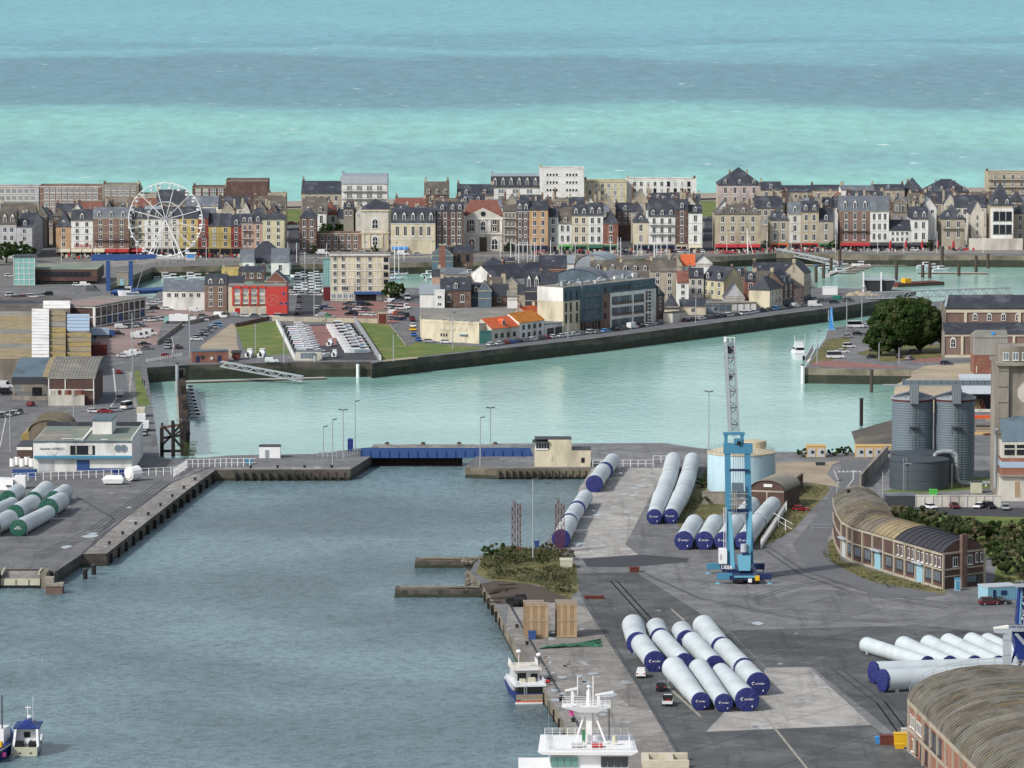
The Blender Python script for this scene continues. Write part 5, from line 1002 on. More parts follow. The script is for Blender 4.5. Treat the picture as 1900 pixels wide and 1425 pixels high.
rms=['barrelgrey','barrelgrey','barrel','barrel','barrel','lichen','barreldark','barreldark']
for i in range(len(F)-1):
 rb=MB(rms[i])
 for f in range(8):
  q=[sec(i,f/8),sec(i,(f+1)/8),sec(i+1,(f+1)/8),sec(i+1,f/8)];rb.face([(x,y,z+.12)for x,y,z in q])
 ns=max(3,int((F[i+1]-F[i]).length/2.4))
 for s_ in range(ns):
  g_=s_/ns
  for f in range(8):
   pa,pb=[Vector(sec(i,k_/8)).lerp(Vector(sec(i+1,k_/8)),g_)+Vector((0,0,.2))for k_ in(f,f+1)]
   rb.bar(pa,pb,.2)
 rb.build('roof_bay',t)
cb=MB('stone')
for i in range(len(F)-1):
 for z,hgt in((he-.5,.5),(he*.52,.3),(0,.5)):
  A,Bq=F[i],F[i+1];n_=nr_[i]*-.25
  cb.hexa([(A.x+n_.x,A.y+n_.y,z),(Bq.x+n_.x,Bq.y+n_.y,z),(Bq.x,Bq.y,z),(A.x,A.y,z)],[(A.x+n_.x,A.y+n_.y,z+hgt),(Bq.x+n_.x,Bq.y+n_.y,z+hgt),(Bq.x,Bq.y,z+hgt),(A.x,A.y,z+hgt)])
cb.build('stone_band',t)
for i in range(3,len(F)-1):
 A,Bq=F[i],F[i+1];d_=(Bq-A);L_=d_.length;an=math.atan2(d_.y,d_.x);nb=max(1,round(L_/5.2))
 for j in range(nb):
  q=A+d_*((j+.5)/nb);s_=A+d_*(j/nb)
  MB('stone').box(-.25,.25,-.35,-.01,0,he-.51).build('pilaster',t,s_,an)
  if i>=6:
   for e_ in(-1.0,1.0):link('window',WM['w'],t,q+Vector((math.cos(an)*e_,math.sin(an)*e_,he*.6)),an,(.9,1.5,2.2))
  if(i==5 and j==0)or(i==7 and j==0)or(i==3 and j==0):MB('lightblue' if i!=3 else 'palegrey').box(-1.6,1.6,-.3,-.01,.2,he*.5).build('door',t,q,an);MB('tin').box(-2.6,2.4,-1.1,-.02,he*.5+.3,he*.5+.6).build('door_hood',t,q,an)
  else:link('window',WM['k'],t,q+Vector((0,0,he*.2)),an,(3.4,2,he*.28))
A,Bq=F[-1],B_[-1];d_=Bq-A;an=math.atan2(d_.y,d_.x);L_=d_.length
for z,hgt in((he-.3,.4),(he*.52,.35),(he*.33,.25)):MB('stone').box(0,L_,-.2,-.01,z,z+hgt).build('stone_band',t,A,an)
for u in(0,L_-.5):MB('stone').box(u,u+.5,-.3,-.011,0,he).build('pilaster',t,A,an)
MB('brick').box(L_*.4,L_*.52,-.9,-.011,0,he+rise+1.2).build('chimney',t,A,an)
for u,z,ww_ in((.3,.6,1.4),(.64,.62,1.4),(.8,.66,.7),(.92,.66,.7)):link('window',WM['w'],t,A+d_*u+Vector((0,0,he*z)),an,(ww_,1.5,2.1))
link('window',WM['k'],t,A+d_*.68+Vector((0,0,he*.12)),an,(3.0,2,1.5));MB('darkgrey').box(L_*.82,L_*.9,-.1,-.01,0,2.4).build('door',t,A,an)
for i,m_ in enumerate(('barrel','barrel','black')):
 px,py=[(1572,946),(1596,960),(1575,916)][i];p=P(px,py,he+2.2)-o;MB(m_).box(p.x-.4,p.x+.4,p.y-.4,p.y+.4,he+1.2,he+3.2).build('roof_vent',t)
t,w_,h_=box_at('container_office','faded light blue container office at the end of brick warehouse','cabin',(1833,1115),(1890,1112),2.8,5,'lightblue','tin')
for i in range(14):MB('craneteal').box(w_*i/14,w_*i/14+.2,-.06,-.01,.1,2.7).build('rib',t)
MB('navy').box(w_*.16,w_*.26,-.1,-.061,.1,2.3).build('door',t);MB('navy').box(w_*.42,w_*.62,-.1,-.061,1.1,2.1).build('window',t)
t,w_,h_=box_at('blue_toilet','tall blue portable toilet cabin beside the warehouse gable','cabin',(1772,1096),(1782,1096),2.5,1.3,'lightblue','craneblue');MB('craneblue').box(.2,w_-.2,-.05,-.01,.2,2.2).build('door',t)
e0,e1=P(1688,1298,9.0),P(1868,1478,9.0);d_=(e1-e0);L_=d_.length;an=math.atan2(d_.y,d_.x)
t=thing('brick_hangar','big brick hangar with ribbed mossy barrel roof filling the lower right corner','hangar',(e0.x,e0.y,0),an)
hw=9.0;HW=30.0;rise=5.6;LL=L_+20;nn=16
mb=MB('hangarbrick').box(0,LL,0,HW,0,hw);
for u in(0.0,LL-.02):mb.face([(u,HW/2-HW/2*math.cos(math.pi*i/nn),hw+rise*math.sin(math.pi*i/nn))for i in range(nn+1)])
mb.build('wall',t)
rb=MB('barrelgrey');A=[(HW/2-(HW/2+.3)*math.cos(math.pi*i/nn),hw+(rise+.2)*math.sin(math.pi*i/nn))for i in range(nn+1)]
nb=int(LL/1.6)
rb.add([(-.3,v,z)for v,z in A]+[(LL,v,z)for v,z in A],[(i,i+1,nn+2+i,nn+1+i)for i in range(nn)])
rb.build('roof',t)
for k_ in range(nb):
 u=LL*(k_+.2)/nb;r2=MB(rc(['barrelgrey','barrelgrey','barrelgrey','roofgrey','barrel']))
 for(v0,z0),(v1,z1)in zip(A,A[1:]):r2.bar((u,v0,z0+.1),(u,v1,z1+.1),.36)
 r2.build('roof_rib',t)
sb=MB('stone').box(-.35,LL,-.4,-.01,hw-.7,hw+.1);sb.box(-.3,LL,-.3,-.011,hw*.40,hw*.45)
sb.build('cornice',t)
for i in range(16):MB('stone').box(LL*i/15-.25,LL*i/15+.25,-.35,-.011,0,hw-.71).build('pilaster',t)
for i in range(8):link('window',WM['g'],t,(3.6+i*1.35,0,hw*.52),0,(.8,2,2.0))
for i in range(5):link('window',WM['k'],t,(17.5+i*3.5,0,hw*.5),0,(2.4,2,3.0))
link('window',WM['g'],t,(1.5,0,hw*.5),0,(.9,2,2.2));link('window',WM['w'],t,(3.9,0,hw*.06),0,(1.4,2,2.2))
for i in range(3):link('window',WM['d'],t,(8+i*5,0,hw*.08),0,(2.0,2,2.4))
rl=MB('galv')
for i in range(nn-5):
 (v0,z0),(v1,z1)=A[i+1],A[i+2];rl.bar((-.2,v0,z0),(-.2,v0,z0+1.2),.08).bar((-.2,v0,z0+1.2),(-.2,v1,z1+1.2),.07).bar((-.2,v0,z0+.6),(-.2,v1,z1+.6),.05)
rl.build('railing',t)
a=P(1868,1250,12.5);t=thing('roof_vent_duct','square grey metal vent duct with curved hood standing above the hangar roof','duct',(a.x,a.y,0))
ztop=Zat(1176,a.y);MB('tin').box(-.7,.7,-.7,.7,10,ztop).build('shaft',t)
vb=MB('tin');C_=[(-1.0-1.1*math.cos(R(q)),ztop+1.9*math.sin(R(q)))for q in range(20,181,20)]
vb.prism([(-2.3,-.7),(.7,-.7),(.7,.7),(-2.3,.7)],[ztop+.3,ztop,ztop,ztop+.3],[ztop+.9,ztop+1.0,ztop+1.0,ztop+.9]);vb.use('white').prism([(-2.4,-.75),(.2,-.75),(.2,.75),(-2.4,.75)],[ztop+.9,ztop+1.01,ztop+1.01,ztop+.9],[ztop+1.1,ztop+1.5,ztop+1.5,ztop+1.1]);vb.build('hood',t)
for i in range(4):MB('steel').box(-.74,.74,-.74,.74,10.5+i*(ztop-11)/3.2,10.6+i*(ztop-11)/3.2).build('seam',t)
TG='wind turbine tower sections laid out on the quay'
def tower(label,near,far,rn,rf,cover='navycover',cap='near',logo=True,farcap=None):
 s_=SCL(near[1]+12);r0=rn/s_;a=P(*near,r0);s2=SCL(far[1]+10);r1=rf/s2;b2=P(*far,r1)
 t=thing('tower_section',label,'tower section',(a.x,a.y,0),0,TG);o=Vector((a.x,a.y,0));A,B2=a-o,b2-o;ax=(B2-A).normalized()
 sh=MB('towerwhite').tube(A,B2,r0,r1,44,False);L_=(B2-A).length
 for i in range(1,6):
  c=A.lerp(B2,i/6);rr=r0+(r1-r0)*i/6;sh.tube(c-ax*.03,c+ax*.03,rr+.012,rr+.012,44,False)
 sh.build('shell',t,smooth=True)
 fl=MB('galv').tube(A-ax*.02,A+ax*.14,r0+.05,r0+.05,44).tube(B2-ax*.14,B2+ax*.02,r1+.05,r1+.05,44);fl.build('flange',t)
 MB(farcap or 'towerwhite' if not farcap else farcap).tube(B2-ax*.06,B2+ax*.06,r1*.99,r1*.99,44).build('end_cover' if farcap else 'end_plate',t)
 if cap:
  cb=MB(cover);n=40;rings=[(r0+.09,-.42),(r0+.08,.1),(r0*.985,.17),(r0*.7,.24),(r0*.35,.28),(0.01,.28)]
  vs_=[]
  for j,(rr,zz)in enumerate(rings):
   for i in range(n):
    q=2*math.pi*i/n;wv=ru(-.05,.05)if 1<j<5 else(ru(-.12,.12)if j==0 else 0)
    vs_.append((rr*math.cos(q),rr*math.sin(q),zz+wv))
  cb.add(vs_,[(j*n+i,j*n+(i+1)%n,(j+1)*n+(i+1)%n,(j+1)*n+i)for j in range(len(rings)-1)for i in range(n)])
  qv=(-ax).to_track_quat('Z','Y')
  ob=cb.build('end_cover',t,A);ob.rotation_euler=qv.to_euler()
  if logo:
   if cover=='navycover':
    lg=text(ob,'windar',r0*.30,'whitepaint',(r0*.12,r0*.08,.33),0,0,'logo',.01)
    sw=MB('whitepaint');Q=[R(x)for x in range(70,300,23)]
    for q0,q1 in zip(Q,Q[1:]):sw.bar((-r0*.42+r0*.16*math.cos(q0),r0*.1+r0*.11*math.sin(q0),.33),(-r0*.42+r0*.16*math.cos(q1),r0*.1+r0*.11*math.sin(q1),.33),r0*.05)
    sw.build('logo_swoosh',ob);MB('whitepaint').box(r0*.36,r0*.44,-r0*.62,-r0*.46,.3,.34).build('tag',ob)
   else:
    MB('whitepaint').box(-r0*.22,r0*.22,r0*.12,r0*.18,.3,.33).build('logo_bar',ob);text(ob,'BOGLA',r0*.26,'whitepaint',(0,-.05*r0,.33),0,0,'logo',.01)
 for f in(.08,.9):
  c=A.lerp(B2,f);rr=r0+(r1-r0)*f;dx=Vector((-ax.y,ax.x,0)).normalized();hgt=max(.25,c.z-rr*.55);d_=ax.xy.normalized();d_=Vector((d_.x,d_.y,0))*.35
  cr=MB('steel')
  for e_ in(-1,1):
   m_=Vector((c.x,c.y,0))+dx*rr*.72*e_;q=[m_-dx*.18-d_,m_+dx*.18-d_,m_+dx*.18+d_,m_-dx*.18+d_]
   cr.hexa([(v.x,v.y,0)for v in q],[(v.x,v.y,hgt)for v in q])
  cr.build('cradle',t)
 return t
Z7=lambda x,y:(1120+x/4.75,1100+y/4.75);Z8=lambda x,y:(1180+x/4.75,800+y/4.75);Z9=lambda x,y:(820+x/4.75,740+y/4.75);Z10=lambda x,y:(1500+x/3.8,1050+y/3.8);Z11=lambda x,y:(x/9.5,860+y/9.5)
k5=1/4.75
for lb,n_,f_,a_,b_,kw in[('back tower piece of the leftmost line by the white van, blue band',(300,445),(258,285),96,96,{}),('front tower piece of the leftmost line by the white van, whole blue logo cap',(452,608),(322,438),92,90,{}),('short pale tower piece at the back of the second line',(500,400),(463,310),88,90,{}),('long pale tower piece of second line with blue cap tucked behind the front row',(716,618),(512,412),84,88,dict(logo=False)),('short tower piece at the back of the third line with blue far rim',(735,420),(688,338),88,90,dict(farcap='navycover')),('long tower piece of third line, blue cap partly hidden by front row',(984,642),(782,432),86,90,dict(logo=False)),('backmost tower piece of the longest, rightmost line',(1042,482),(880,290),92,96,dict(logo=False)),('middle tower piece of the longest, rightmost line',(1240,668),(1060,490),92,92,dict(logo=False)),('front tower piece of rightmost line with big rumpled blue cap',(1364,806),(1248,682),102,92,{}),('left front-row tower beside the white pickup, blue logo cap',(857,960),(618,664),80,104,{}),('middle front-row tower with blue logo cap and two dark vents',(1060,973),(842,674),80,96,{}),('right front-row tower with the widest blue logo cap',(1266,944),(1034,700),104,82,{})]:
 tower(lb,Z7(*n_),Z7(*f_),a_*k5,b_*k5,**kw)
for lb,n_,f_,a_,b_,kw in[('near third of left long tower line in front of light blue tank',(161,756),(228,575),66,80,{}),('middle third of left long tower line in front of light blue tank',(232,575),(292,412),78,76,dict(cap=None)),('far third of left long tower line in front of light blue tank',(294,405),(328,255),74,70,dict(cap=None)),('near third of right long tower line beside light blue tank',(304,752),(396,575),66,78,{}),('middle third of right long tower line beside light blue tank',(400,572),(457,410),76,74,dict(cap=None)),('far third of right long tower line beside light blue tank',(460,402),(496,255),72,68,dict(cap=None)),('short tower with dark blue cap, leftmost of four left of the crane',(422,966),(514,812),82,78,{}),('short tower with dark blue cap, second of four left of the crane',(601,966),(694,808),80,76,{}),('near tower piece just left of the crane legs, half hidden',(772,968),(876,812),80,76,{}),('far tower piece seen through the crane legs',(890,800),(1022,648),76,70,dict(cap=None)),('near tower piece right of the crane with blue cap behind its leg',(955,968),(1068,805),80,76,{}),('far tower piece right of the crane against white wall',(1075,800),(1206,650),78,72,dict(cap=None))]:
 tower(lb,Z8(*n_),Z8(*f_),a_*k5,b_*k5,**kw)
for lb,n_,f_,a_,b_,kw in[('near tower piece on the basin edge farther back, dark blue cap',(1343,750),(1418,640),74,70,dict(logo=False)),('far tower piece on the basin edge next to control house',(1436,628),(1502,548),70,66,dict(logo=False)),('near tower piece behind the red lattice frame, dark red-blue cap',(1050,1232),(1118,1098),80,76,dict(logo=False,cover='navycover')),('middle tower piece on the basin edge between dark rings',(1118,1085),(1185,985),74,70,dict(logo=False)),('far tower piece on the basin edge ending at dark cap of next',(1192,970),(1262,868),70,66,dict(logo=False))]:
 tower(lb,Z9(*n_),Z9(*f_),a_*k5,b_*k5,**kw)
for i,(n_,f_,a_,b_)in enumerate([((843,690),(408,556),52,56),((1000,690),(668,560),54,66),((1175,688),(845,550),54,64),((1345,690),(985,540),54,66),((1510,690),(1148,534),54,66),((1640,690),(1262,536),54,64)]):
 tower(f'{ORD[i]} of the slanting tower sections by the roof vent, counted from {"the " if 0 else ""}left',Z10(*n_),Z10(*f_),a_/3.8,b_/3.8,logo=False)
tower('long white tower lying crosswise behind the hangar roof, front one',Z10(520,810),Z10(1460,752),80/3.8,66/3.8,logo=False)
tower('long white tower lying crosswise, rear one with blue cap showing',Z10(455,752),Z10(1460,705),78/3.8,62/3.8,logo=False)
for lb,n_,f_,a_,b_,kw in[('front white tower with round green logo cap at lower left',(322,1138),(850,868),148,128,{}),('short wide tower with green cap standing right behind the front green-capped tower',(848,790),(1075,660),172,152,dict(logo=False)),('rearmost short tower at right end of green-capped group',(950,620),(1150,500),132,136,dict(logo=False)),('middle-row white tower cut by the left edge, near piece',(-160,1130),(165,975),165,160,dict(logo=False)),('middle-row tower with green band, centre piece',(262,880),(575,710),150,160,dict(logo=False)),('middle-row tower with green band, far piece',(590,640),(815,460),140,152,dict(logo=False)),('back-row white tower leaving the left edge',(-170,880),(215,710),125,118,dict(logo=False)),('back-row short tower with green cap and hatch',(135,620),(320,500),140,140,dict(logo=False))]:
 tower(lb,Z11(*n_),Z11(*f_),a_/9.5,b_/9.5,cover='greencover',**kw)
a,W=frame_at(-30,47,908);t=thing('wrapped_crate','long white wrapped housing at the left edge behind the green-capped towers','housing',a);MB('whitepaint').hexa([(0,0,0),(W*.72,-2,0),(W*.72,3,0),(0,4,0)],[(0,0,3.0),(W*.72,-2,2.6),(W*.72,3,2.6),(0,4,3)]).build('body',t);MB('whitepaint').box(W*.73,W,0,4,.2,3.3).build('end_section',t);MB('darkgrey').box(W*.55,W*.68,-2.1,-1.6,1.0,1.3).build('marking',t)
a,W=frame_at(190,229,900);t=thing('nacelle_cover','low white boat-shaped nacelle cover on the quay','nacelle cover',a)
MB('whitepaint').hexa([(.4,0,.4),(W-.4,0,.4),(W-.2,3.4,.4),(.2,3.4,.4)],[(-.2,-.2,1.5),(W+.1,-.2,1.5),(W+.1,3.6,1.5),(-.1,3.6,1.5)]).build('lower_shell',t);MB('whitepaint').hexa([(0,0,1.51),(W,0,1.51),(W,3.4,1.51),(0,3.4,1.51)],[(.8,.8,2.3),(W-.6,.8,2.3),(W-.6,3,2.3),(.8,3,2.3)]).build('upper_shell',t);MB('darkgrey').box(.8,W-.8,.3,3,0,.39).build('skid',t)
a=P(247,892);t=thing('wrapped_hub','round white wrapped turbine hub beside the nacelle cover','turbine hub',a)
MB('whitepaint').tube((-1.0,-1.2,1.9),(1.1,1.0,2.0),1.75,1.95,12).build('shell',t,smooth=False);MB('whitepaint').tube((-1.25,-1.5,1.85),(-1.0,-1.2,1.9),1.2,1.7,12).build('nose',t);MB('darkgrey').box(-.9,1.2,-.6,1.0,0,.4).build('skid',t)
a=P(1373,1073);t=thing('harbour_crane','tall light blue mobile harbour crane with grey lattice jib, standing among tower sections','crane',a)
y0=a.y;zt=lambda py,y=0:Zat(py,y0+y);s_=SCL(1073);X=lambda px:(px-1373)/s_
for e_ in(-1,1):
 xb,xt=(X(1353)if e_<0 else X(1392)),(X(1349)if e_<0 else X(1386))
 zz=[(0,3.2),(1,zt(838))];b0,b1=3.2,zt(838)
 MB('craneblue').hexa([(xb-.68,-1.0,b0),(xb+.68,-1.0,b0),(xb+.68,1.2,b0),(xb-.68,1.2,b0)],[(xt-.62,.2,b1),(xt+.62,.2,b1),(xt+.62,2.2,b1),(xt-.62,2.2,b1)]).build('tower_leg',t)
 MB('craneteal').hexa([(xb+e_*.2-.55+.9*e_*-1,-3.6,2.6),(xb+e_*.2+.35-.9*e_,-3.6,2.6),(xb+.35-.9*e_,-2.8,2.6),(xb-.55-.9*e_,-2.8,2.6)],[(xb-.4,-1.3,15),(xb+.4,-1.3,15),(xb+.4,-1.02,15),(xb-.4,-1.02,15)]).build('back_stay',t)
hb=MB('craneblue').box(X(1349)-.9,X(1388)+.9,0,2.2,zt(842),zt(824));hb.box(X(1361),X(1376),-.2,2,zt(824),zt(815));hb.build('head_beam',t)
for e_ in(-1,1):
 xx=X(1346)if e_<0 else X(1376);MB('craneblue').box(xx-.38,xx+.38,.6,1.6,zt(842),zt(806)).build('mast_post',t)
mb=MB('craneblue').box(X(1346)-.6,X(1376)+.6,.5,1.7,zt(808),zt(803));mb.build('mast_beam',t)
MB('black').tube((X(1370),-.4,zt(822)),(X(1370),.4,zt(822)),.5,n=12).build('sheave',t)
for z in(874,953):MB('navy').box(X(1352),X(1388),-.6,1.0,zt(z),zt(z)+(.4 if z<900 else 1.0)).build('cross_beam',t)
MB('bluegrey').box(X(1357),X(1378),-1.2,.4,zt(912),zt(896)).build('winch_house',t);MB('steel').box(X(1364),X(1380),-1.0,.6,zt(927),zt(913)).build('winch_house',t)
pb=MB('galv')
for z in(915,925,935,951):pb.box(X(1352),X(1386),-1.6,-.8,zt(z),zt(z)+.1)
for x in(1357,1361,1365):pb.bar((X(x),-1.5,zt(951)),(X(x),-1.5,zt(908)),.1)
pb.build('platform',t);MB('whitepaint').bar((X(1346),-.9,4),(X(1346),-.9,zt(940)),.12).bar((X(1342),-.9,4),(X(1342),-.9,zt(940)),.12).build('ladder',t)
for i in range(5):MB('steel').bar((X(1360+i*5),.6,zt(930)),(X(1360+i*4),.8,zt(826)),.1).build('hoist_rope',t)
j0=[Vector((X(x),v,zt(806)))for x,v in((1354,1.4),(1371,1.4),(1371,3.6),(1354,3.6))]
yj=9.0;top=[Vector((X(x),yj+v,Zat(634,y0+yj)))for x,v in((1347,-.9),(1364,-.9),(1364,.9),(1347,.9))]
for i in range(4):MB('zinc').bar(j0[i],top[i],.75 if i in(0,3)else.42).build('jib_chord',t)
lb=MB('steel');N=11
for k_ in range(N+1):
 f=k_/N;q=[j0[i].lerp(top[i],f)for i in range(4)]
 if k_ in(3,7,9,11,5,1):
  for i in range(4):lb.bar(q[i],q[(i+1)%4],.2)
 if k_<N:
  q2=[j0[i].lerp(top[i],(k_+1)/N)for i in range(4)]
  for i in range(4):lb.bar(q[i]if k_%2 else q[(i+1)%4],q2[(i+1)%4]if k_%2 else q2[i],.13)
lb.build('jib_lattice',t)
rb=MB('darkgrey')
for i in range(4):rb.bar(Vector((X(1358+i*3),1.6,zt(812))),top[0].lerp(top[1],.25+.16*i),.08)
rb.build('hoist_rope',t);hd=MB('darkgrey').box(top[0].x+.3,top[1].x-.1,yj-.8,yj+.8,top[0].z-2.6,top[0].z-1.0);hd.use('whitepaint').box(top[0].x-.3,top[0].x+.2,yj-1.1,yj+1.1,top[0].z-.8,top[0].z+1.0)
for e_ in(0,.5,1):p=top[0].lerp(top[1],e_);hd.bar(p,p+Vector((0,0,1.0)),.15)
hd.bar(top[0]+Vector((0,0,1)),top[1]+Vector((0,0,1)),.14);hd.build('jib_head',t);MB('black').box(X(1351)+.2,X(1351)+.9,5.5,6.0,Zat(705,y0+5.5),Zat(697,y0+5.5)).build('hook_block',t)
MB('craneteal').hexa([(X(1369),-5.2,2.4),(X(1390),-5.2,2.4),(X(1391),-1.5,2.4),(X(1368),-1.5,2.4)],[(X(1366),-4.6,5.6),(X(1391),-4.6,5.6),(X(1391),-1.6,5.6),(X(1366),-1.6,5.6)]).build('counterweight',t)
MB('navy').box(X(1376),X(1387),-3.6,-2,5.61,6.3).build('engine_box',t);MB('tin').tube((X(1379),-2.9,6.3),(X(1379),-2.9,8),.75,n=12).build('exhaust_stack',t)
MB('whitepaint').box(X(1333),X(1348),-1.5,1.6,3.4,6.6).build('cabinet',t);MB('palegrey').box(X(1335),X(1337),-1.6,-1.51,4.4,5.6).build('vent',t)
MB('navy').box(X(1338),X(1396),-3.5,5,1.9,2.39).box(X(1336),X(1345),-2,4.5,2.4,3.3).build('slewing_deck',t)
text(t,'LIEBR',1.1,'whitepaint',(X(1347),-3.6,2.9)).rotation_euler=(R(90),0,R(-25))
MB('navy').box(X(1350),X(1404),-9.5,9.0,.9,1.85).build('chassis',t);MB('craneteal').box(X(1358),X(1400),-9.7,-9.51,1.5,1.9).build('bumper',t)
for i,(px,py,e_)in enumerate([(1331,1086,-1),(1312,1066,-1),(1431,1083,1),(1415,1055,1)]):
 p=P(px,py)-a;p.y=-8.6 if i in(0,2)else 7.6;p.z=0;xin=X(1355)if e_<0 else X(1402)
 ob=MB('craneblue' if e_<0 else 'navy').hexa([(min(p.x,xin),p.y-.45,1.0),(max(p.x,xin),p.y-.45,1.0),(max(p.x,xin),p.y+.45,1.0),(min(p.x,xin),p.y+.45,1.0)],[(min(p.x,xin),p.y-.45,2.3),(max(p.x,xin),p.y-.45,2.3),(max(p.x,xin),p.y+.45,2.3),(min(p.x,xin),p.y+.45,2.3)]).build('outrigger',t)
 MB('steel').tube((p.x-e_*.3,p.y,.1),(p.x-e_*.3,p.y,1.0),.16,n=8).build('jack',ob);MB('craneteal').tube((p.x-e_*.3,p.y,0),(p.x-e_*.3,p.y,.2),.75,.4,n=10).build('foot_pad',ob)
for e_ in(1366,1372,1396,1402):
 for v in(-9.0,-6.6,-2.4,.4,3,6):MB('rubber').tube((X(e_)-.35,v,.72),(X(e_)+.35,v,.72),.72,n=14).build('wheel',t)
MB('yellowpaint').box(X(1397),X(1405),-10.1,-9.72,.9,2.0).build('tool_box',t);MB('whitepaint').box(X(1384),X(1391),-10.0,-9.72,.5,1.3).build('plate',t)
a=P(1903,1262);t=thing('blue_crane','dark blue lettered crane column with white platforms cut by the right edge','crane',a)
y0=a.y;s_=SCL(1262);X=lambda px:(px-1903)/s_;zq=lambda py:Zat(py,y0)
MB('navystripe').hexa([(X(1884),-1.2,zq(1158)),(X(1930),-1.2,zq(1158)),(X(1930),3,zq(1158)),(X(1884),3,zq(1158))],[(X(1889),-.6,zq(1084)),(X(1925),-.6,zq(1084)),(X(1925),2,zq(1084)),(X(1889),2,zq(1084))]).build('column',t)
MB('craneteal').hexa([(X(1888),-1.5,zq(1156)),(X(1890.5),-1.5,zq(1156)),(X(1890.5),-1.21,zq(1156)),(X(1888),-1.21,zq(1156))],[(X(1892),-1.0,zq(1087)),(X(1894),-1.0,zq(1087)),(X(1894),-.7,zq(1087)),(X(1892),-.7,zq(1087))]).build('edge_pipe',t)
for i,ch in enumerate('ITALGRU'):text(t,ch,1.1,'whitepaint',(X(1894.5),-1.35+.08*(6-i),zq(1100+i*9.3)),name='letter',ext=.05)
MB('navystripe').hexa([(X(1888),-1.5,4),(X(1950),-1.5,4),(X(1950),5,4),(X(1888),5,4)],[(X(1876),-1.5,zq(1170)),(X(1950),-1.5,zq(1170)),(X(1950),5,zq(1170)),(X(1876),5,zq(1170))]).build('machinery_house',t)
for z,x0 in((1168,1870),(1086,1880)):
 pb=MB('galv').box(X(x0),X(1940),-2.6,0,zq(z),zq(z)+.3)
 for i in range(6):pb.bar((X(x0)+i*1.2,-2.5,zq(z)),(X(x0)+i*1.2,-2.5,zq(z)+1.2),.1)
 pb.bar((X(x0),-2.5,zq(z)+1.2),(X(1940),-2.5,zq(z)+1.2),.1).bar((X(x0),-2.5,zq(z)+.65),(X(1940),-2.5,zq(z)+.65),.07);pb.build('platform',t)
for x0 in(1869,1873):MB('navystripe').bar((X(x0),-1,zq(1235)),(X(1886),-1,zq(1205 if x0==1869 else 1190)),.35).build('brace',t)
MB('galv').bar((X(1880),-2.7,zq(1172)),(X(1905),-2.7,zq(1200)),.4).bar((X(1884),-2.7,zq(1172)),(X(1908),-2.7,zq(1198)),.2).bar((X(1888),-2.7,zq(1240)),(X(1904),-2.7,zq(1215)),.4).build('stair',t)
MB('steel').box(X(1890),X(1925),0,4,0,3.99).build('base',t)
a=P(1543,611);t=thing('small_crane','small bright blue quay crane standing at the channel mouth','crane',a);s_=SCL(611)
hb=Zat(571,a.y);MB('bluecanvas').hexa([(-1.0,-.6,0),(1.0,-.6,0),(1.0,.6,0),(-1.0,.6,0)],[(-.5,-.4,hb),(.2,-.4,hb),(.2,.4,hb),(-.5,.4,hb)]).build('mast',t);MB('lightblue').bar((.6,-.7,1),(-.2,-.5,hb-1),.3).build('pipe',t);MB('steel').box(-1.3,-.95,-.5,.1,3,7).build('ladder',t);MB('lightblue').box(-2,1.4,-1.2,.9,-.3,.12).build('base',t)
def lattice(label,px,py,xl,w_,h0,h1,lean=0):
 a=P(px,py);t=thing('lattice_frame',label,'lattice frame',a,0,'red lattice frames')
 for k_,(x,hh)in enumerate(((0,Zat(h0,a.y)),(w_,Zat(h1,a.y)))):
  mb=MB('rust');N=12
  for(u,v)in((0,0),(.75,0),(0,.75),(.75,.75)):mb.bar((x+u+(lean if hh else 0),v-k_*.8,0),(x+u,v-k_*.8,hh-(1.5 if u==0 and k_==0 else 0)),.16)
  for i in range(N):
   z,z2=hh*i/N,hh*(i+1)/N
   for v in(0,.75):mb.bar((x+.75*(i%2),v-k_*.8,z),(x+.75*((i+1)%2),v-k_*.8,z2),.1)
   mb.bar((x,-k_*.8,z),(x+.75,-k_*.8,z),.09)
  mb.build('lattice_post',t)
 MB('rust').bar((.3,0,1.5),(w_+.3,-.8,1.5),.2).bar((.3,0,0),(w_+2.2,-.8,0.3),.2).build('cross_beam',t);MB('concrete').box(-.4,w_+1.4,-1.4,1.2,0,.2).build('footing',t)
 return t
lattice('left one of two red lattice frames at the scrub by the water',950,1026,0,1.25,929,934)
lattice('right red lattice frame in front of the dark tower cap',1031,1024,0,1.2,924,934)
a=P(307,480);a.y+=2;s_=SCL(480);t=thing('ferris_wheel','big white ferris wheel with spokes and small gondolas on the promenade','ferris wheel',a)
zc=Zat(407,a.y);RW=68.5/s_
for v in(-1.0,1.0):
 mb=MB('whitepaint');
 for i in range(36):q,q2=2*math.pi*i/36,2*math.pi*(i+1)/36;mb.bar((RW*math.cos(q),v,zc+RW*math.sin(q)),(RW*math.cos(q2),v,zc+RW*math.sin(q2)),.28)
 mb.build('rim',t);mb=MB('whitepaint')
 for i in range(12):q,q2=2*math.pi*(i+.5)/12,2*math.pi*(i+1.5)/12;mb.bar((RW*.49*math.cos(q),v,zc+RW*.49*math.sin(q)),(RW*.49*math.cos(q2),v,zc+RW*.49*math.sin(q2)),.13)
 mb.build('inner_ring',t)
for i in range(12):
 q=2*math.pi*(i+.5)/12;sp=MB('whitepaint')
 for v in(-1,1):sp.bar((0,v*.6,zc),(RW*math.cos(q),v,zc+RW*math.sin(q)),.18)
 sp.build('spoke',t)
MB('steel').tube((0,-2.2,zc),(0,2.2,zc),1.25,n=16).build('hub',t)
for v in(-2.6,2.6):
 for e_ in(-1,1):MB('whitepaint').bar((0,v*.8,zc),(e_*RW*(.50 if v<0 else.4),v,0.2),.5 if v<0 else.35).build('support_leg',t)
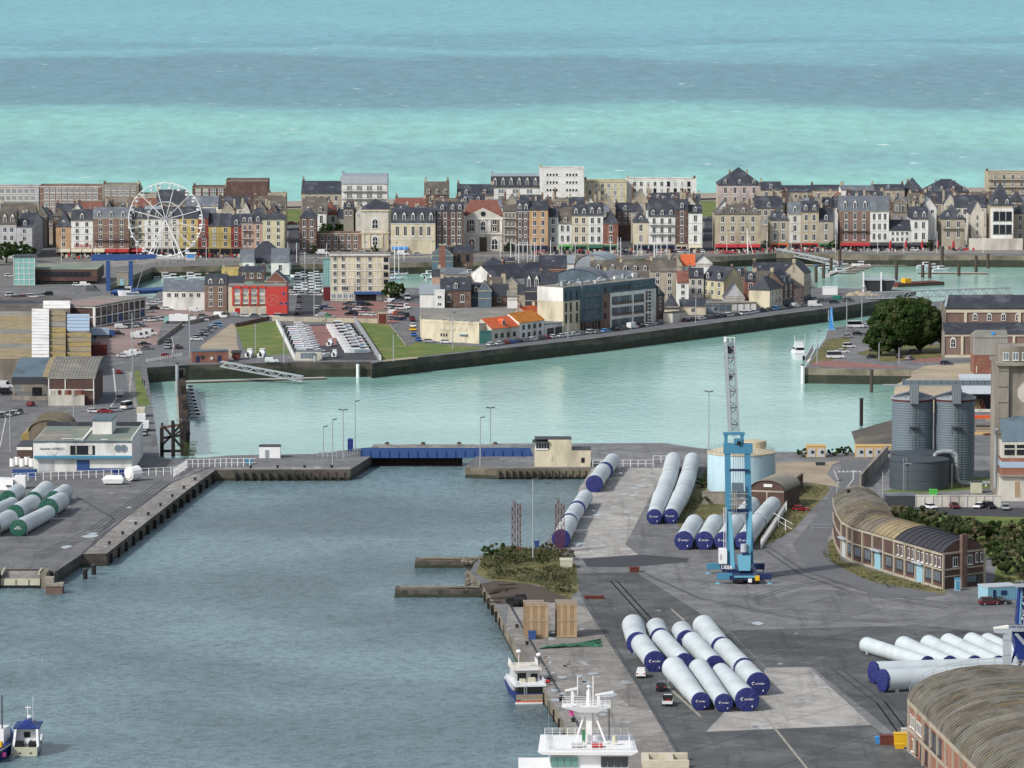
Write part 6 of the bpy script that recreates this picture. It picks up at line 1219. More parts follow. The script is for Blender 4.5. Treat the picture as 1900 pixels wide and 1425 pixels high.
_g=MB('whitepaint').tube((0,0,-1.5),(0,0,-.9),.85,.95,10).tube((0,0,.1),(0,0,.5),.95,.3,10)
for q in range(4):_g.bar((.7*math.cos(q*1.57),.7*math.sin(q*1.57),-.9),(.7*math.cos(q*1.57),.7*math.sin(q*1.57),.1),.09)
_g=_g.mesh('gondola')
for i in range(24):q=2*math.pi*i/24+.13;link('gondola',_g,t,(RW*.97*math.cos(q),0,zc+RW*.97*math.sin(q)-.4))
MB('palegrey').box(-RW*.6,RW*.6,-5,5,0,.8).build('platform',t)
a=P(345,484);t=thing('ticket_booth','small white and lilac ticket booth at the foot of ferris wheel','booth',a);MB('palegrey').box(0,4,0,3,0,3).build('wall',t);MB('whitepaint').box(-.4,4.4,-.4,3.4,3.001,3.4).build('roof',t);MB('bluecanvas').box(.4,3.6,-.1,-.01,1.4,2.6).build('window',t)
def car_parts(kind_,col):
 """Body with pillars and roof, glazing, and wheel meshes of one kind of vehicle; the front points to +x."""
 D=dict(hatch=(4.1,1.75,1.45,(-.46,-.40,.06,.26)),sedan=(4.6,1.8,1.42,(-.36,-.22,.08,.27)),suv=(4.5,1.85,1.7,(-.47,-.42,.12,.27)),van=(5.2,2.0,2.3,(-.49,-.48,.22,.34)),smallvan=(4.4,1.8,1.85,(-.49,-.47,.14,.28)),minibus=(5.8,2.0,2.5,(-.49,-.48,.28,.38)))[kind_]
 L_,W_,H_,(r0,r1,f1,f0)=D;w2=W_/2;zb=.32;zs=.85 if H_<1.8 else 1.15
 mb=MB(col);B=[(-.5,.48),(-.495,zs),(r0,zs+.06),(f0,zs+.05),(.47,zs-.16),(.5,.55)]
 side=[(x*L_,z)for x,z in B]+[(.49*L_,zb),(-.49*L_,zb)]
 n=len(side);mb.add([(x,-w2,z)for x,z in side]+[(x,w2,z)for x,z in side],[tuple(range(n))[::-1],tuple(range(n,2*n))]+[(i,(i+1)%n,n+(i+1)%n,n+i)for i in range(n)])
 wi=w2-.16
 mb.hexa([(r1*L_,-wi,H_-.07),(f1*L_,-wi,H_-.07),(f1*L_,wi,H_-.07),(r1*L_,wi,H_-.07)],[(r1*L_+.1,-wi+.1,H_),(f1*L_-.1,-wi+.1,H_),(f1*L_-.1,wi-.1,H_),(r1*L_+.1,wi-.1,H_)])
 if kind_ in('van','smallvan'):mb.hexa([(r0*L_,-w2+.01,zs),(.1*L_,-w2+.01,zs),(.1*L_,w2-.01,zs),(r0*L_,w2-.01,zs)],[(r1*L_,-wi-.02,H_-.08),(.1*L_,-wi-.02,H_-.08),(.1*L_,wi+.02,H_-.08),(r1*L_,wi+.02,H_-.08)])
 mb.use('black');mb.box(.485*L_,.51*L_,-w2+.1,w2-.1,zb,.5).box(-.51*L_,-.485*L_,-w2+.1,w2-.1,zb,.5)
 mb.use('redpt').box(-.505*L_,-.49*L_,-w2+.05,-w2+.35,zs-.25,zs-.05).box(-.505*L_,-.49*L_,w2-.35,w2-.05,zs-.25,zs-.05)
 g=MB('carglass').hexa([(r0*L_+.02,-w2+.05,zs+.04),(f0*L_,-w2+.05,zs+.04),(f0*L_,w2-.05,zs+.04),(r0*L_+.02,w2-.05,zs+.04)],[(r1*L_+.02,-wi,H_-.08),(f1*L_,-wi,H_-.08),(f1*L_,wi,H_-.08),(r1*L_+.02,wi,H_-.08)])
 w_=MB('rubber').tube((0,-.1,0),(0,.1,0),.32,n=12);w_.use('steel').tube((0,-.115,0),(0,.115,0),.19,n=8)
 return L_,W_,mb.mesh('body'),g.mesh('glazing'),w_.mesh('wheel')
CARS={}
CN=dict(carwhite='white',carsilver='silver',cargrey='grey',carblack='black',carblue='blue',carred='red',cargreen='green',carnavy='navy',carlight='light blue',carorange='orange',carbeige='beige')
KN=dict(hatch='hatchback',sedan='saloon car',suv='tall estate car',van='panel van',smallvan='small van',minibus='minibus')
def car(px,py,deg,col,kind_,label,group=None,cat=None,wheels=True):
 if(kind_,col)not in CARS:CARS[(kind_,col)]=car_parts(kind_,col)
 L_,W_,b_,g_,w_=CARS[(kind_,col)]
 p=P(px,py);t=thing('parked_'+('van' if 'van' in kind_ else 'minibus' if kind_=='minibus' else 'car'),label,cat or('van' if 'van' in kind_ else 'minibus' if kind_=='minibus' else 'car'),p,R(deg),group or 'parked vehicles')
 link('body',b_,t);link('glazing',g_,t)
 for x in(-.3,.31):
  for e_ in(-1,1):link('wheel',w_,t,(x*L_,e_*(W_/2-.08),.33))
 return t
POOL=['carwhite']*5+['carsilver']*4+['cargrey']*3+['carblack']*3+['carblue','carred','carnavy','carbeige']
KP=['hatch']*5+['suv']*2+['sedan']*2+['smallvan']
def row(n,p0,p1,deg,place,first,cols=None,kinds=None,jit=.6):
 for i in range(n):
  f=i/max(1,n-1);c=cols[i%len(cols)]if cols else rc(POOL);kd=kinds[i%len(kinds)]if kinds else rc(KP)
  if i>=len(ORD):break
  car(p0[0]+(p1[0]-p0[0])*f+ru(-jit,jit),p0[1]+(p1[1]-p0[1])*f,deg+ru(-3,3)+(180 if random.random()<.3 else 0),c,kd,f'{CN[c]} {KN[kd].split()[-1]} {place}, {ORD[i]} from {first}','cars '+place)
QD=54
def qrow(n,x0,x1,y0,y1,place,first,**k):row(n,(x0,y0),(x1,y1),QD,place,first,**k)
qrow(15,912,1092,642,620,'along the quay by the orange roofs','the warehouse gate',cols=['carwhite','carwhite','carred','carblue','carnavy','carsilver','carwhite','cargrey','carred','carwhite','carwhite','carwhite','carwhite','carsilver','carwhite'])
qrow(8,1108,1222,619,603,'on the quay below the modern residence','the west',cols=['carsilver','carlight','carblack','cargrey','carwhite','carblack','carsilver','cargrey'],kinds=['hatch','hatch','suv','suv','van','suv','hatch','smallvan'])
qrow(10,1274,1392,597,583,'on the quay near the garages','the toilet block',cols=['carblack','carblack','carwhite','cargrey','carblack','carnavy','carwhite','cargrey','carwhite','carwhite'])
qrow(8,1400,1488,581,569,'on the quay before the cream corner house','the garages',cols=['carwhite','carnavy','cargrey','carlight','carsilver','cargrey','carwhite','carsilver'])
car(1321,582,20,'carsilver','van','silver van parked across the quay road in front of the garages');car(1285,579,40,'carsilver','hatch','silver hatchback beside the cream lean-to house')
car(1512,569,10,'carwhite','van','large white van near the narrow stone gable house');car(1548,563,15,'carnavy','hatch','dark blue hatchback at the far end of the quay road');car(1555,557,15,'cargreen','smallvan','green small van at the far end of the quay road');car(1574,560,15,'cargrey','suv','grey tall car at the far end of the quay road');car(1511,557,10,'carsilver','hatch','silver hatchback tucked behind the stone gable house');car(1523,560,10,'cargrey','sedan','grey saloon parked right of the stone gable house')
for i,(x,y,c,k_)in enumerate([(755,556,'carwhite','van'),(755,573,'carwhite','smallvan'),(755,588,'carblack','suv'),(765,596,'maroon','smallvan'),(766,607,'carwhite','hatch'),(766,614,'yellowpaint','hatch'),(768,624,'carblue','hatch'),(776,633,'carblue','hatch')]):
 CN.setdefault('maroon','dark red');CN.setdefault('yellowpaint','yellow')
 car(x,y,-80,c,k_,f'{CN[c]} {KN[k_]} in the warehouse lane, {ORD[i]} from the inner basin','cars in the warehouse lane')
car(797,636,-15,'carsilver','hatch','silver hatchback left in front of the cream warehouse');car(828,637,-10,'carwhite','hatch','white hatchback before the boarded windows of the cream warehouse')
for j,(n_,x0,x1,y,cols)in enumerate([(4,592,612,574,['carwhite','cargrey','carnavy','carsilver']),(3,596,612,588,['carwhite','carsilver','carsilver']),(5,645,682,566,['carblack','cargrey','carsilver','carnavy','carblack']),(5,646,680,575,['carblack','cargrey','carwhite','carwhite','cargrey']),(4,651,688,585,['carblack','carnavy','carwhite','carwhite']),(4,724,742,562,['carwhite','carwhite','cargrey','carsilver']),(4,722,744,573,['carsilver','carwhite','cargrey','carwhite']),(4,724,746,583,['carwhite','carwhite','carorange','cargrey']),(3,728,744,593,['carsilver','cargrey','carnavy'])]):
 pl=['in hotel car park, west strip, back line','in hotel car park, west strip, front line','in hotel car park, middle strip, back line','in hotel car park, middle strip, second line','in hotel car park, middle strip, front line','in hotel car park, east strip, back line','in hotel car park, east strip, second line','in hotel car park, east strip, third line','in hotel car park, east strip, front line'][j]
 row(n_,(x0,y),(x1,y+1.5),8,pl,'the west',cols)
car(623,556,5,'carwhite','hatch','white hatchback parked close against the cream hotel');car(637,557,5,'carred','hatch','red hatchback parked close against the cream hotel')
for j,(x,y,c)in enumerate([(552,584,'carblack'),(553,573,'carsilver'),(555,561,'cargrey'),(555,554,'carnavy'),(548,549,'carwhite'),(562,548,'carsilver'),(577,549,'carsilver'),(592,549,'carwhite')]):
 car(x,y,92 if j<4 else 10,c,'hatch',f'{CN[c]} hatchback in the marina side street, {ORD[j]} from the red building','cars in the marina side street')
row(5,(720,555),(738,553),0,'behind the dark tree by the hotel','the tree',['carblack','carsilver','cargrey'])
for lb,x,y,d_,c,k_ in[('white panel van in fish yard, left of three vans in a cluster',256,628,10,'carwhite','van'),('white panel van in fish yard, middle of three vans in a cluster',266,626,12,'carwhite','van'),('white panel van in fish yard, behind the other two vans',277,622,12,'carwhite','van'),('black car in the fish yard below the three white vans',268,641,5,'carblack','sedan'),('dark grey saloon car in fish yard, lower of two',273,649,5,'cargrey','sedan'),('black pickup-like car right of the blue truck',219,622,5,'carblack','suv'),('white car with red mark at foot of the fish yard',229,663,5,'carwhite','sedan'),('white car parked second at foot of the fish yard',241,661,5,'carwhite','smallvan'),('white van parked third at foot of the fish yard',251,658,5,'carwhite','smallvan'),('dark car on the curved road, upper left lane',312,636,-100,'cargrey','hatch'),('silver car on the curved road, lower left lane',312,647,-100,'carsilver','hatch'),('black car on the curved road, right lane',332,647,80,'carblack','suv'),('dark red car on the curved road near white posts',310,663,10,'carred','hatch'),('dark red car on the road beside grass bank',221,693,85,'carred','hatch'),('small white van driving away on the road beside grass bank',223,735,88,'carwhite','smallvan'),('silver-white car third left of the white ambulance van',175,766,10,'carwhite','hatch'),('dark red car second left of the white ambulance van',195,766,5,'carred','sedan'),('silver car just left of the white ambulance van',214,764,10,'carsilver','hatch'),('white high-roofed van parked by the quay road bend',236,759,70,'carwhite','minibus'),('silver saloon in front of white annex of brick store',134,751,5,'carsilver','sedan'),('red hatchback at the foot of canopy shed',57,753,80,'carred','hatch'),('white van at left edge below the white shelter',8,720,10,'carwhite','van'),('dark van at left edge below the white van',10,733,10,'carblack','van'),('pale blue-white van at the left edge',4,704,10,'carsilver','smallvan'),('lilac-silver car parked nearest the quay behind campers',267,808,-95,'carsilver','hatch'),('white saloon on yard road below white rendered house',309,575,5,'carwhite','sedan'),('white van below the white rendered house',362,579,5,'carwhite','smallvan'),('dark grey car before the red building',377,589,5,'cargrey','hatch'),('white van in front of the brown stone house',410,590,-20,'carwhite','van'),('white minivan on the yard road',362,597,5,'carwhite','smallvan'),('white saloon right of the white minivan',376,596,5,'carwhite','sedan'),('white car in long line by brick offices',283,566,20,'carwhite','sedan'),('dark car second by brick offices',288,575,15,'carblack','suv'),('silver car third by brick offices',277,580,15,'carsilver','hatch'),('white car fourth by brick offices',296,562,15,'carwhite','hatch'),('white hatchback on a verge near the glass tower',18,514,15,'carwhite','hatch'),('white pickup at left edge below glass tower',20,550,20,'carwhite','suv'),('white car behind bridge barriers',143,531,5,'carwhite','hatch'),('white small van behind bridge barriers',158,531,5,'carwhite','smallvan'),('grey van near bridge barriers',172,540,5,'cargrey','van'),('white van on promenade beside the blue awning',748,474,3,'carwhite','van'),('silver car on promenade right of the white van',775,474,3,'carsilver','sedan'),('white van in front of low brick arcade',600,472,3,'carwhite','van'),('red car at top of the side street by the lawn',542,416,5,'carred','hatch'),('white car in the dark alley by navy shops',1166,463,80,'carwhite','hatch'),('white car at the head of the ramp street',1318,407,10,'carwhite','hatch'),('white car on promenade between the red parasols',1697,466,3,'carwhite','hatch'),('dark blue car on promenade by navy shops',1160,470,5,'carnavy','hatch'),('white small van on the gangway quay in front of boatyard',504,673,8,'carwhite','smallvan'),('large white minibus parked in front of the tree point',1550,665,8,'carwhite','minibus'),('white estate car behind the white minibus',1563,655,8,'carwhite','sedan'),('white pickup car behind the white estate',1575,645,8,'carwhite','suv'),('silver car parked by the brick kiosk near the channel',1573,627,12,'carsilver','hatch'),('black car beside silver car near the channel',1592,622,12,'carblack','hatch'),('white high minibus parked under left edge of the tree',1588,608,8,'carwhite','minibus'),('black hatchback under left foot of the big tree',1619,665,5,'carblack','hatch'),('black saloon in tree shade behind the black hatchback',1625,652,5,'carblack','sedan'),('black car in deep shade under the big tree',1668,664,80,'carblack','suv'),('silver car in deep shade under the big tree',1688,668,60,'carsilver','hatch'),('dark car in the shade at right of big tree',1695,655,20,'cargrey','hatch'),('black car alone on road before the church',1756,677,3,'carnavy','hatch'),('white car under right edge of tree',1612,607,10,'carwhite','hatch'),('red car on the lane beside brick yard wall',1486,948,5,'carred','hatch'),('dark red car at the light blue container office',1836,1122,12,'maroon','suv'),('black car right of the dark red car',1858,1120,-25,'carblack','hatch'),('white car before the white panel wall',1726,944,-65,'carwhite','sedan'),('dark red car before the white panel wall',1771,943,-80,'maroon','hatch'),('white hatchback before the white panel wall',1816,943,-115,'carwhite','hatch'),('black car before the white panel wall',1835,943,-65,'carblack','suv'),('silver-blue car at right end of panel wall',1866,946,-95,'carsilver','hatch'),('white small van alone left of the tower sections',1190,1256,85,'carwhite','smallvan'),('black small van parked ahead of white pickup',1227,1281,85,'carblack','smallvan')]:
 car(x,y,d_,c,k_,lb)
row(9,(365,632),(400,606),12,'in slanting line on the gravel yard','the brick hut',['carwhite','carsilver','carnavy','carsilver','cargrey','carsilver','cargrey','carsilver','carlight'])
row(8,(278,597),(345,590),8,'in the upper fish yard','the brick offices',['carwhite','carsilver','carwhite','cargrey']);row(6,(225,610),(262,606),15,'beside the brick offices yard','the offices',['carwhite','cargrey','carsilver']);row(7,(2,560),(88,549),10,'on the lane by the blue bridge','the edge',['carwhite','carsilver','carblack','carred']);row(6,(438,588),(530,590),5,'before the red building','the houses',['carsilver','carwhite','cargrey']);row(5,(0,775),(30,768),10,'parked by the west office road','the edge',['cargrey','carwhite']);row(12,(540,544),(606,545),60,'packed along the marina edge','the red building',['carwhite','carsilver','cargrey','carwhite']);row(10,(560,472),(720,471),3,'along the promenade by the arcade','the street',['carsilver','carblack','carwhite','cargrey']);row(9,(1195,470),(1300,469),3,'on promenade under the navy shops','the alley',['carsilver','carblack','carwhite'])
def lorry(label,px,py,deg,box,cab,L_=7.5,name='truck',hgt=3.2,cabh=2.5,cat='truck'):
 t=thing(name,label,cat,P(px,py),R(deg));MB(box).box(-L_/2,L_/2-2.1,-1.2,1.2,.9,hgt).build('cargo_box',t);MB(cab).hexa([(L_/2-2,-1.1,.5),(L_/2,-1.1,.5),(L_/2,1.1,.5),(L_/2-2,1.1,.5)],[(L_/2-2,-1.05,cabh),(L_/2-.5,-1.05,cabh),(L_/2-.5,1.05,cabh),(L_/2-2,1.05,cabh)]).build('cab',t)
 MB('carglass').hexa([(L_/2-.28,-.95,1.5),(L_/2-.2,-.95,1.5),(L_/2-.2,.95,1.5),(L_/2-.28,.95,1.5)],[(L_/2-.52,-.95,2.35),(L_/2-.44,-.95,2.35),(L_/2-.44,.95,2.35),(L_/2-.52,.95,2.35)]).build('windscreen',t)
 MB('darkgrey').box(-L_/2,L_/2-.3,-1.0,1.0,.5,.899).build('chassis',t)
 for x in(-L_*.32,L_*.32):
  for e_ in(-1,1):MB('rubber').tube((x,e_*1.0-.15,.5),(x,e_*1.0+.15,.5),.5,n=12).build('wheel',t)
lorry('pale box truck with blue cab in the fish yard',191,626,8,'tinblue','blue',8.5);lorry('long white lorry trailer on the yard by white rendered house',326,600,182,'whitepaint','glassgreen',9)
for i,(x,y)in enumerate([(263,786),(269,799)]):lorry(['white camper van upper of two on the quay edge','white camper van lower of two on the quay edge'][i],x,y,92,'hullwhite','whitepaint',6,'camper_van',2.9,2.3,'camper')
lorry('old grey lorry parked on quay edge above the camper vans',262,772,92,'cream_box','woodgrey',7,hgt=2.6)
t=thing('pickup_truck','white pickup with open dark bed beside left front-row tower','pickup',P(1239,1308),R(86));MB('carwhite').box(-2.5,-.1,-.95,.95,.6,.75).box(-2.5,-.1,-.95,-.87,.75,1.15).box(-2.5,-.1,.87,.95,.75,1.15).box(-2.55,-2.46,-.95,.95,.6,1.15).build('bed',t);MB('carwhite').hexa([(0,-.95,.45),(2.5,-.95,.45),(2.5,.95,.45),(0,.95,.45)],[(0,-.9,1.1),(2.4,-.9,1.0),(2.4,.9,1.0),(0,.9,1.1)]).box(.1,1.2,-.78,.78,1.72,1.85).build('cab',t);MB('carglass').hexa([(.02,-.85,1.1),(1.9,-.85,1.08),(1.9,.85,1.08),(.02,.85,1.1)],[(.1,-.76,1.72),(1.2,-.76,1.72),(1.2,.76,1.72),(.1,.76,1.72)]).build('glazing',t);MB('redpt').box(-1.8,-.8,-.5,.4,.76,1.1).build('load',t)
MB('black').box(-.2,0,-.95,.95,.75,1.9).build('headboard',t)
for x in(-1.6,1.6):
 for e_ in(-.85,.85):MB('rubber').tube((x,e_-.12,.38),(x,e_+.12,.38),.38,n=12).build('wheel',t)
def hull(mb,L_,W_,z0,z1,sheer=.3,bow=.35,stern=1.0):
 st=[(-.5,.92*stern),(-.25,1),(.1,.98),(.3,.7),(.43,.32),(.5,.02)]
 for(x0,w0),(x1,w1)in zip(st,st[1:]):
  s0,s1=(z1+sheer*max(0,x0+.1)**1.5*3,z1+sheer*max(0,x1+.1)**1.5*3)
  a_=lambda x,w_,z,k_:(x*L_-(bow*L_*.3*max(0,x)if k_ else 0),w_*W_/2*(.78 if k_ else 1),z)
  for e_ in(-1,1):mb.face([a_(x0,e_*w0,z0,1),a_(x1,e_*w1,z0,1),a_(x1,e_*w1,s1,0),a_(x0,e_*w0,s0,0)])
  mb.face([a_(x0,-w0,s0-.12,0),a_(x1,-w1,s1-.12,0),a_(x1,w1,s1-.12,0),a_(x0,w0,s0-.12,0)])
 w0=st[0][1];mb.face([(-.5*L_,-w0*W_/2*.78,z0),(-.5*L_,w0*W_/2*.78,z0),(-.5*L_,w0*W_/2,z1),(-.5*L_,-w0*W_/2,z1)])
 return mb
def boat_set(kind_,c2):
 if kind_=='motor':L_,W_=7.0,2.6
 elif kind_=='sail':L_,W_=9.5,3.0
 else:L_,W_=5.2,2.1
 h=hull(MB('hullwhite'),L_,W_,-.15,.85);h.use(c2);
 for e_ in(-1,1):h.box(-.45*L_,.1*L_,e_*W_*.5-.03,e_*W_*.5+.03,.45,.6)
 c=MB('hullwhite');g=MB('carglass');m_=None
 if kind_!='sail':
  x0,x1=(-.12*L_,.22*L_);c.hexa([(x0,-W_*.33,.8),(x1,-W_*.33,.9),(x1,W_*.33,.9),(x0,W_*.33,.8)],[(x0,-W_*.29,2.0),(x1-.5,-W_*.29,2.0),(x1-.5,W_*.29,2.0),(x0,W_*.29,2.0)]).box(x0-.2,x1-.3,-W_*.32,W_*.32,2.01,2.1).box(x1,.38*L_,-W_*.22,W_*.22,.8,1.15)
  g.hexa([(x0+.1,-W_*.335,1.25),(x1-.08,-W_*.335,1.3),(x1-.08,W_*.335,1.3),(x0+.1,W_*.335,1.25)],[(x0+.15,-W_*.305,1.8),(x1-.32,-W_*.305,1.8),(x1-.32,W_*.305,1.8),(x0+.15,W_*.305,1.8)])
  m_=MB('black').box(-.55*L_,-.47*L_,-.25,.25,.3,1.3);m_=('outboard_motor',m_.mesh('outboard_motor'))
 else:
  c.hexa([(-.15*L_,-.9,.8),(.2*L_,-.7,.9),(.2*L_,.7,.9),(-.15*L_,.9,.8)],[(-.1*L_,-.7,1.3),(.15*L_,-.5,1.2),(.15*L_,.5,1.2),(-.1*L_,.7,1.3)]);g.box(-.08*L_,.12*L_,-.72,.72,1.0,1.12)
  k_=MB('whitepaint').tube((.05*L_,0,.9),(.05*L_,0,13.5),.16,.11,6).bar((.05*L_,0,2.0),(-.4*L_,0,1.9),.16).bar((.05*L_,-.9,7),(.05*L_,.9,7),.06);k_.use('steel').bar((.5*L_,0,1.1),(.05*L_,0,13.4),.05).bar((-.5*L_,0,1.0),(.05*L_,0,13.4),.05);k_.use(c2).tube((.04*L_,0,2.2),(-.38*L_,0,2.1),.2,.15,6);m_=('mast',k_.mesh('mast'))
 return h.mesh('hull'),c.mesh('cabin'),g.mesh('windscreen'),m_
BS={}
def boat(kind_,px,py,deg,label,group,z=-5.0,c2='navystripe',sc=1.0):
 if(kind_,c2)not in BS:BS[(kind_,c2)]=boat_set(kind_,c2)
 h,c,g,m_=BS[(kind_,c2)];t=thing({'motor':'motor_boat','sail':'sailing_boat','small':'small_boat'}[kind_],label,'sailboat' if kind_=='sail' else 'boat',P(px,py,z),R(deg),group)
 t.scale=(sc,)*3
 link('hull',h,t);link('cabin',c,t);link('windscreen',g,t);link(m_[0],m_[1],t)
 return t
STR=['navystripe','redpt','bluecanvas','black','craneteal','blue']
for i in range(9):boat('small',353+i*1.75,724+i*6.6,-8,f'small white motor boat moored at the finger pontoon, {ORD[i]} from the gangway','boats at the finger pontoon',sc=.85+.1*(i>6))
for i in range(13):boat('motor',552+(i%2)*2+i*1.7,611+i*4.0,5,f'white motor boat on land in the boatyard west row, {ORD[i]} from the lawn end','boats stored in the boatyard',.35,STR[i%6],1.25)
for i in range(9):boat('motor',628+i*3.4+(6 if i>3 else 0),609+i*5.5,190,f'white motor boat on land in the boatyard east row, {ORD[i]} from the lawn end','boats stored in the boatyard',.35,STR[(i+2)%6],1.3)
for i,(x,y,c2)in enumerate([(613,640,'bluecanvas'),(621,660,'navystripe'),(598,661,'hullwhite')]):boat('small',x,y,[80,85,10][i],['small boat under blue cover in middle of the boatyard','white cabin boat on a trailer at the boatyard gate','small white open boat upturned by the boatyard office'][i],'boats stored in the boatyard',.5,c2)
for i,x in enumerate((464,487)):boat('small',x,661,80,['white cabin boat on the grass, nearer the red drum','white cabin boat on the grass, nearer the boatyard fence'][i],'boats on the grass',.3,sc=1.25)
for c_,(x0,n_)in enumerate([(552,15),(576,15)]):
 for i in range(n_):boat('sail' if i in(2,9)and c_==0 else 'motor',x0+i*.3+(i%2)*9,504+i*2.7,8 if i%2 else 172,f'white boat in the {"western" if c_ == 0 else "eastern"} line of the packed marina, {ORD[i]} from promenade','boats in the packed marina',c2=STR[i%6])
for i,x in enumerate((305,320,352,366)):boat('motor',x,517+i%2*3,10,f'white fishing launch below ferris wheel, {ORD[i]} from the blue bridge','launches by the blue bridge',sc=1.3)
boat('small',238,548,185,'long white upturned boat lying before the blue bridge deck','boats on land',.5,sc=1.6)
for i,(x,y)in enumerate([(730,520),(738,512),(748,506),(795,511),(803,519),(858,507),(870,509)]):boat('sail' if i<3 else 'motor',x,y,20,f'{"white sailing yacht" if i < 3 else "white motor boat"} in the inner basin right of the hotel, {ORD[i]} from the hotel','boats by the hotel basin')
for i,(x,y)in enumerate([(948,506),(957,504),(963,507),(970,503),(979,506),(985,503),(992,506),(1003,501),(1022,503),(1042,500),(1133,499),(1146,497),(1152,499),(1182,497),(1190,496),(1213,498),(1219,495),(1226,498),(1238,495)]):boat('sail',x,y,75 if i%2 else 100,f'sailing yacht behind the island roofs, {ORD[i]} mast counting from the theatre','yachts behind the island roofs',c2=STR[i%6])
for i,(x,y)in enumerate([(1533,500),(1545,497),(1558,494),(1555,507),(1716,496),(1730,499),(1745,503)]):boat('motor',x,y,10,f'white motor cruiser at the east marina, {ORD[i]} from the west','cruisers in the east marina',c2=STR[i%6],sc=1.1)
boat('motor',1598,495,180,'small red and white boat tied to the quay of east marina','cruisers in the east marina',c2='redpt',sc=1.2)
t=thing('boat_restaurant','long boat restaurant with black hull, white band and red canopies','boat',P(1358,492,-5));Lb=21
h=hull(MB('black'),Lb,6.5,-.3,3.6,.5);h.build('hull',t);
wb=MB('whitepaint')
for e_ in(-1,1):wb.hexa([(-.5*Lb,e_*3.28-.05,2.9),(.2*Lb,e_*3.3-.05,2.9),(.2*Lb,e_*3.3+.05,2.9),(-.5*Lb,e_*3.28+.05,2.9)],[(-.5*Lb,e_*3.28-.05,3.9),(.2*Lb,e_*3.3-.05,3.9),(.2*Lb,e_*3.3+.05,3.9),(-.5*Lb,e_*3.28+.05,3.9)])
wb.build('rubbing_band',t);MB('redcanvas').box(-4,1,-2,2,5.6,6.1).build('canopy',t)
for i in range(5):MB('redcanvas').box(-9+i*3.5,-8.4+i*3.5,-1.5,-1,4,6).build('folded_parasol',t)
mb=MB('steel');
for i in range(24):mb.bar((-9.6+i*.6,ru(-2.5,2.5),3.6),(-9.6+i*.6,ru(-2.5,2.5),4.6),.12)
mb.build('deck_furniture',t);mb=MB('whitepaint').tube((7,0,3.8),(6.6,0,16),.28,.18,8).tube((7,0,13),(11,0,-1.5),.14,n=6);mb.build('mast',t)
t=thing('pilot_boat','white pilot launch moored at the ramp by the tree point','boat',P(1481,664,-5),R(97));hull(MB('hullwhite'),14,5.0,-.2,1.9,.8).build('hull',t)
MB('hullwhite').hexa([(-3.6,-1.7,1.8),(2.4,-1.7,1.9),(2.4,1.7,1.9),(-3.6,1.7,1.8)],[(-3.2,-1.5,4.2),(1.4,-1.5,4.2),(1.4,1.5,4.2),(-3.2,1.5,4.2)]).hexa([(-2.6,-1.4,4.21),(.6,-1.4,4.21),(.6,1.4,4.21),(-2.6,1.4,4.21)],[(-2.6,-1.3,5.6),(.1,-1.3,5.6),(.1,1.3,5.6),(-2.6,1.3,5.6)]).build('wheelhouse',t);MB('carglass').box(-3.45,-3.3,-1.4,1.4,3,3.8).box(-3.0,1.7,-1.68,1.68,3.1,3.8).build('window_band',t)
MB('palegrey').box(-6.8,-4.2,-2.1,2.1,1.7,2.0).build('aft_deck',t);MB('whitepaint').bar((-2.6,-1.8,4),(-2.6,-1.8,8.5),.12).bar((-2.6,1.8,4),(-2.6,1.8,8),.12).bar((-2.6,-1.8,6.2),(-2.6,1.8,6.2),.1).build('aerial',t);MB('black').tube((-7.2,-1.6,.6),(-7.2,-.2,.6),.8,n=10).build('fender',t)
t=thing('workboat','blue and white fishing workboat with rusty stern moored at the timber quay','boat',P(970,1287,-2.9),R(98));Lb,Wb=24,7.2;t.scale=(.92,.92,.72)
hl=hull(MB('navystripe'),Lb,Wb,-.2,2.6,1.1);hl.use('carorange')
hl.use('whitepaint');hl.build('hull',t);MB('carorange').box(-12.15,-11.9,-3.0,3.1,.3,.6).build('stern_stripe',t)
MB('woodgrey').box(-12.1,-12.0,-3.1,3.1,.9,2.3).build('transom',t);MB('whitepaint').box(-13.1,-12.1,-3.3,3.3,-.0,.25).build('stern_platform',t)
for i in range(7):MB('cream_box').box(-13.0,-12.95,-2.7+i*.78,-2.6+i*.78,.25,.95).build('rail_post',t)
MB('cream_box').box(-13.05,-12.9,-2.7,2.2,.95,1.08).build('stern_rail',t);MB('black').box(-11.8,-7.5,-2.7,2.7,2.3,4.3).build('shelter_opening',t)
MB('hullwhite').box(-11.9,1.5,-3.2,3.3,4.31,4.7).build('upper_deck',t);MB('palegrey').box(-6,1,-2.6,2.6,4.71,7.6).hexa([(-7.4,-3.2,2.5),(8,-2.9,2.7),(8,2.9,2.7),(-7.4,3.2,2.5)],[(-7.4,-3.1,4.3),(6,-2.6,4.3),(6,2.6,4.3),(-7.4,3.1,4.3)]).build('wheelhouse',t)
MB('black').box(-6.1,-6.01,.2,2.0,4.8,6.8).box(-6.1,-6.01,-2.2,-.8,5.2,6.6).build('door_opening',t);MB('offwhite').box(-7,1.4,-3.0,3.0,7.61,8.2).build('roof_band',t);MB('whitepaint').box(-7.05,-7.0,-2.4,2.4,7.7,8.1).build('name_board',t)
for e_,zz in((2.6,11.2),(-1.6,12.2)):MB('darkgrey' if e_>0 else 'whitepaint').bar((-5.2,-e_,8.2),(-5.2,-e_,zz),.14).build('aerial_post',t);MB('whitepaint').lathe([(0,.75),(.35,.68),(.55,.4),(.55,0),(.2,-.15),(0,-.15)],14).build('radar_dome',t,(-5.2,-e_,zz),smooth=True)
mb=MB('whitepaint')
for u in(-11.5,-9.5,-7.5):
 for v in(-3,3.1):mb.bar((u,v,4.7),(u,v,6.0),.1)
for v in(-3,3.1):mb.bar((-11.6,v,6),(-7.4,v,6),.1).bar((-11.6,v,5.4),(-7.4,v,5.4),.08)
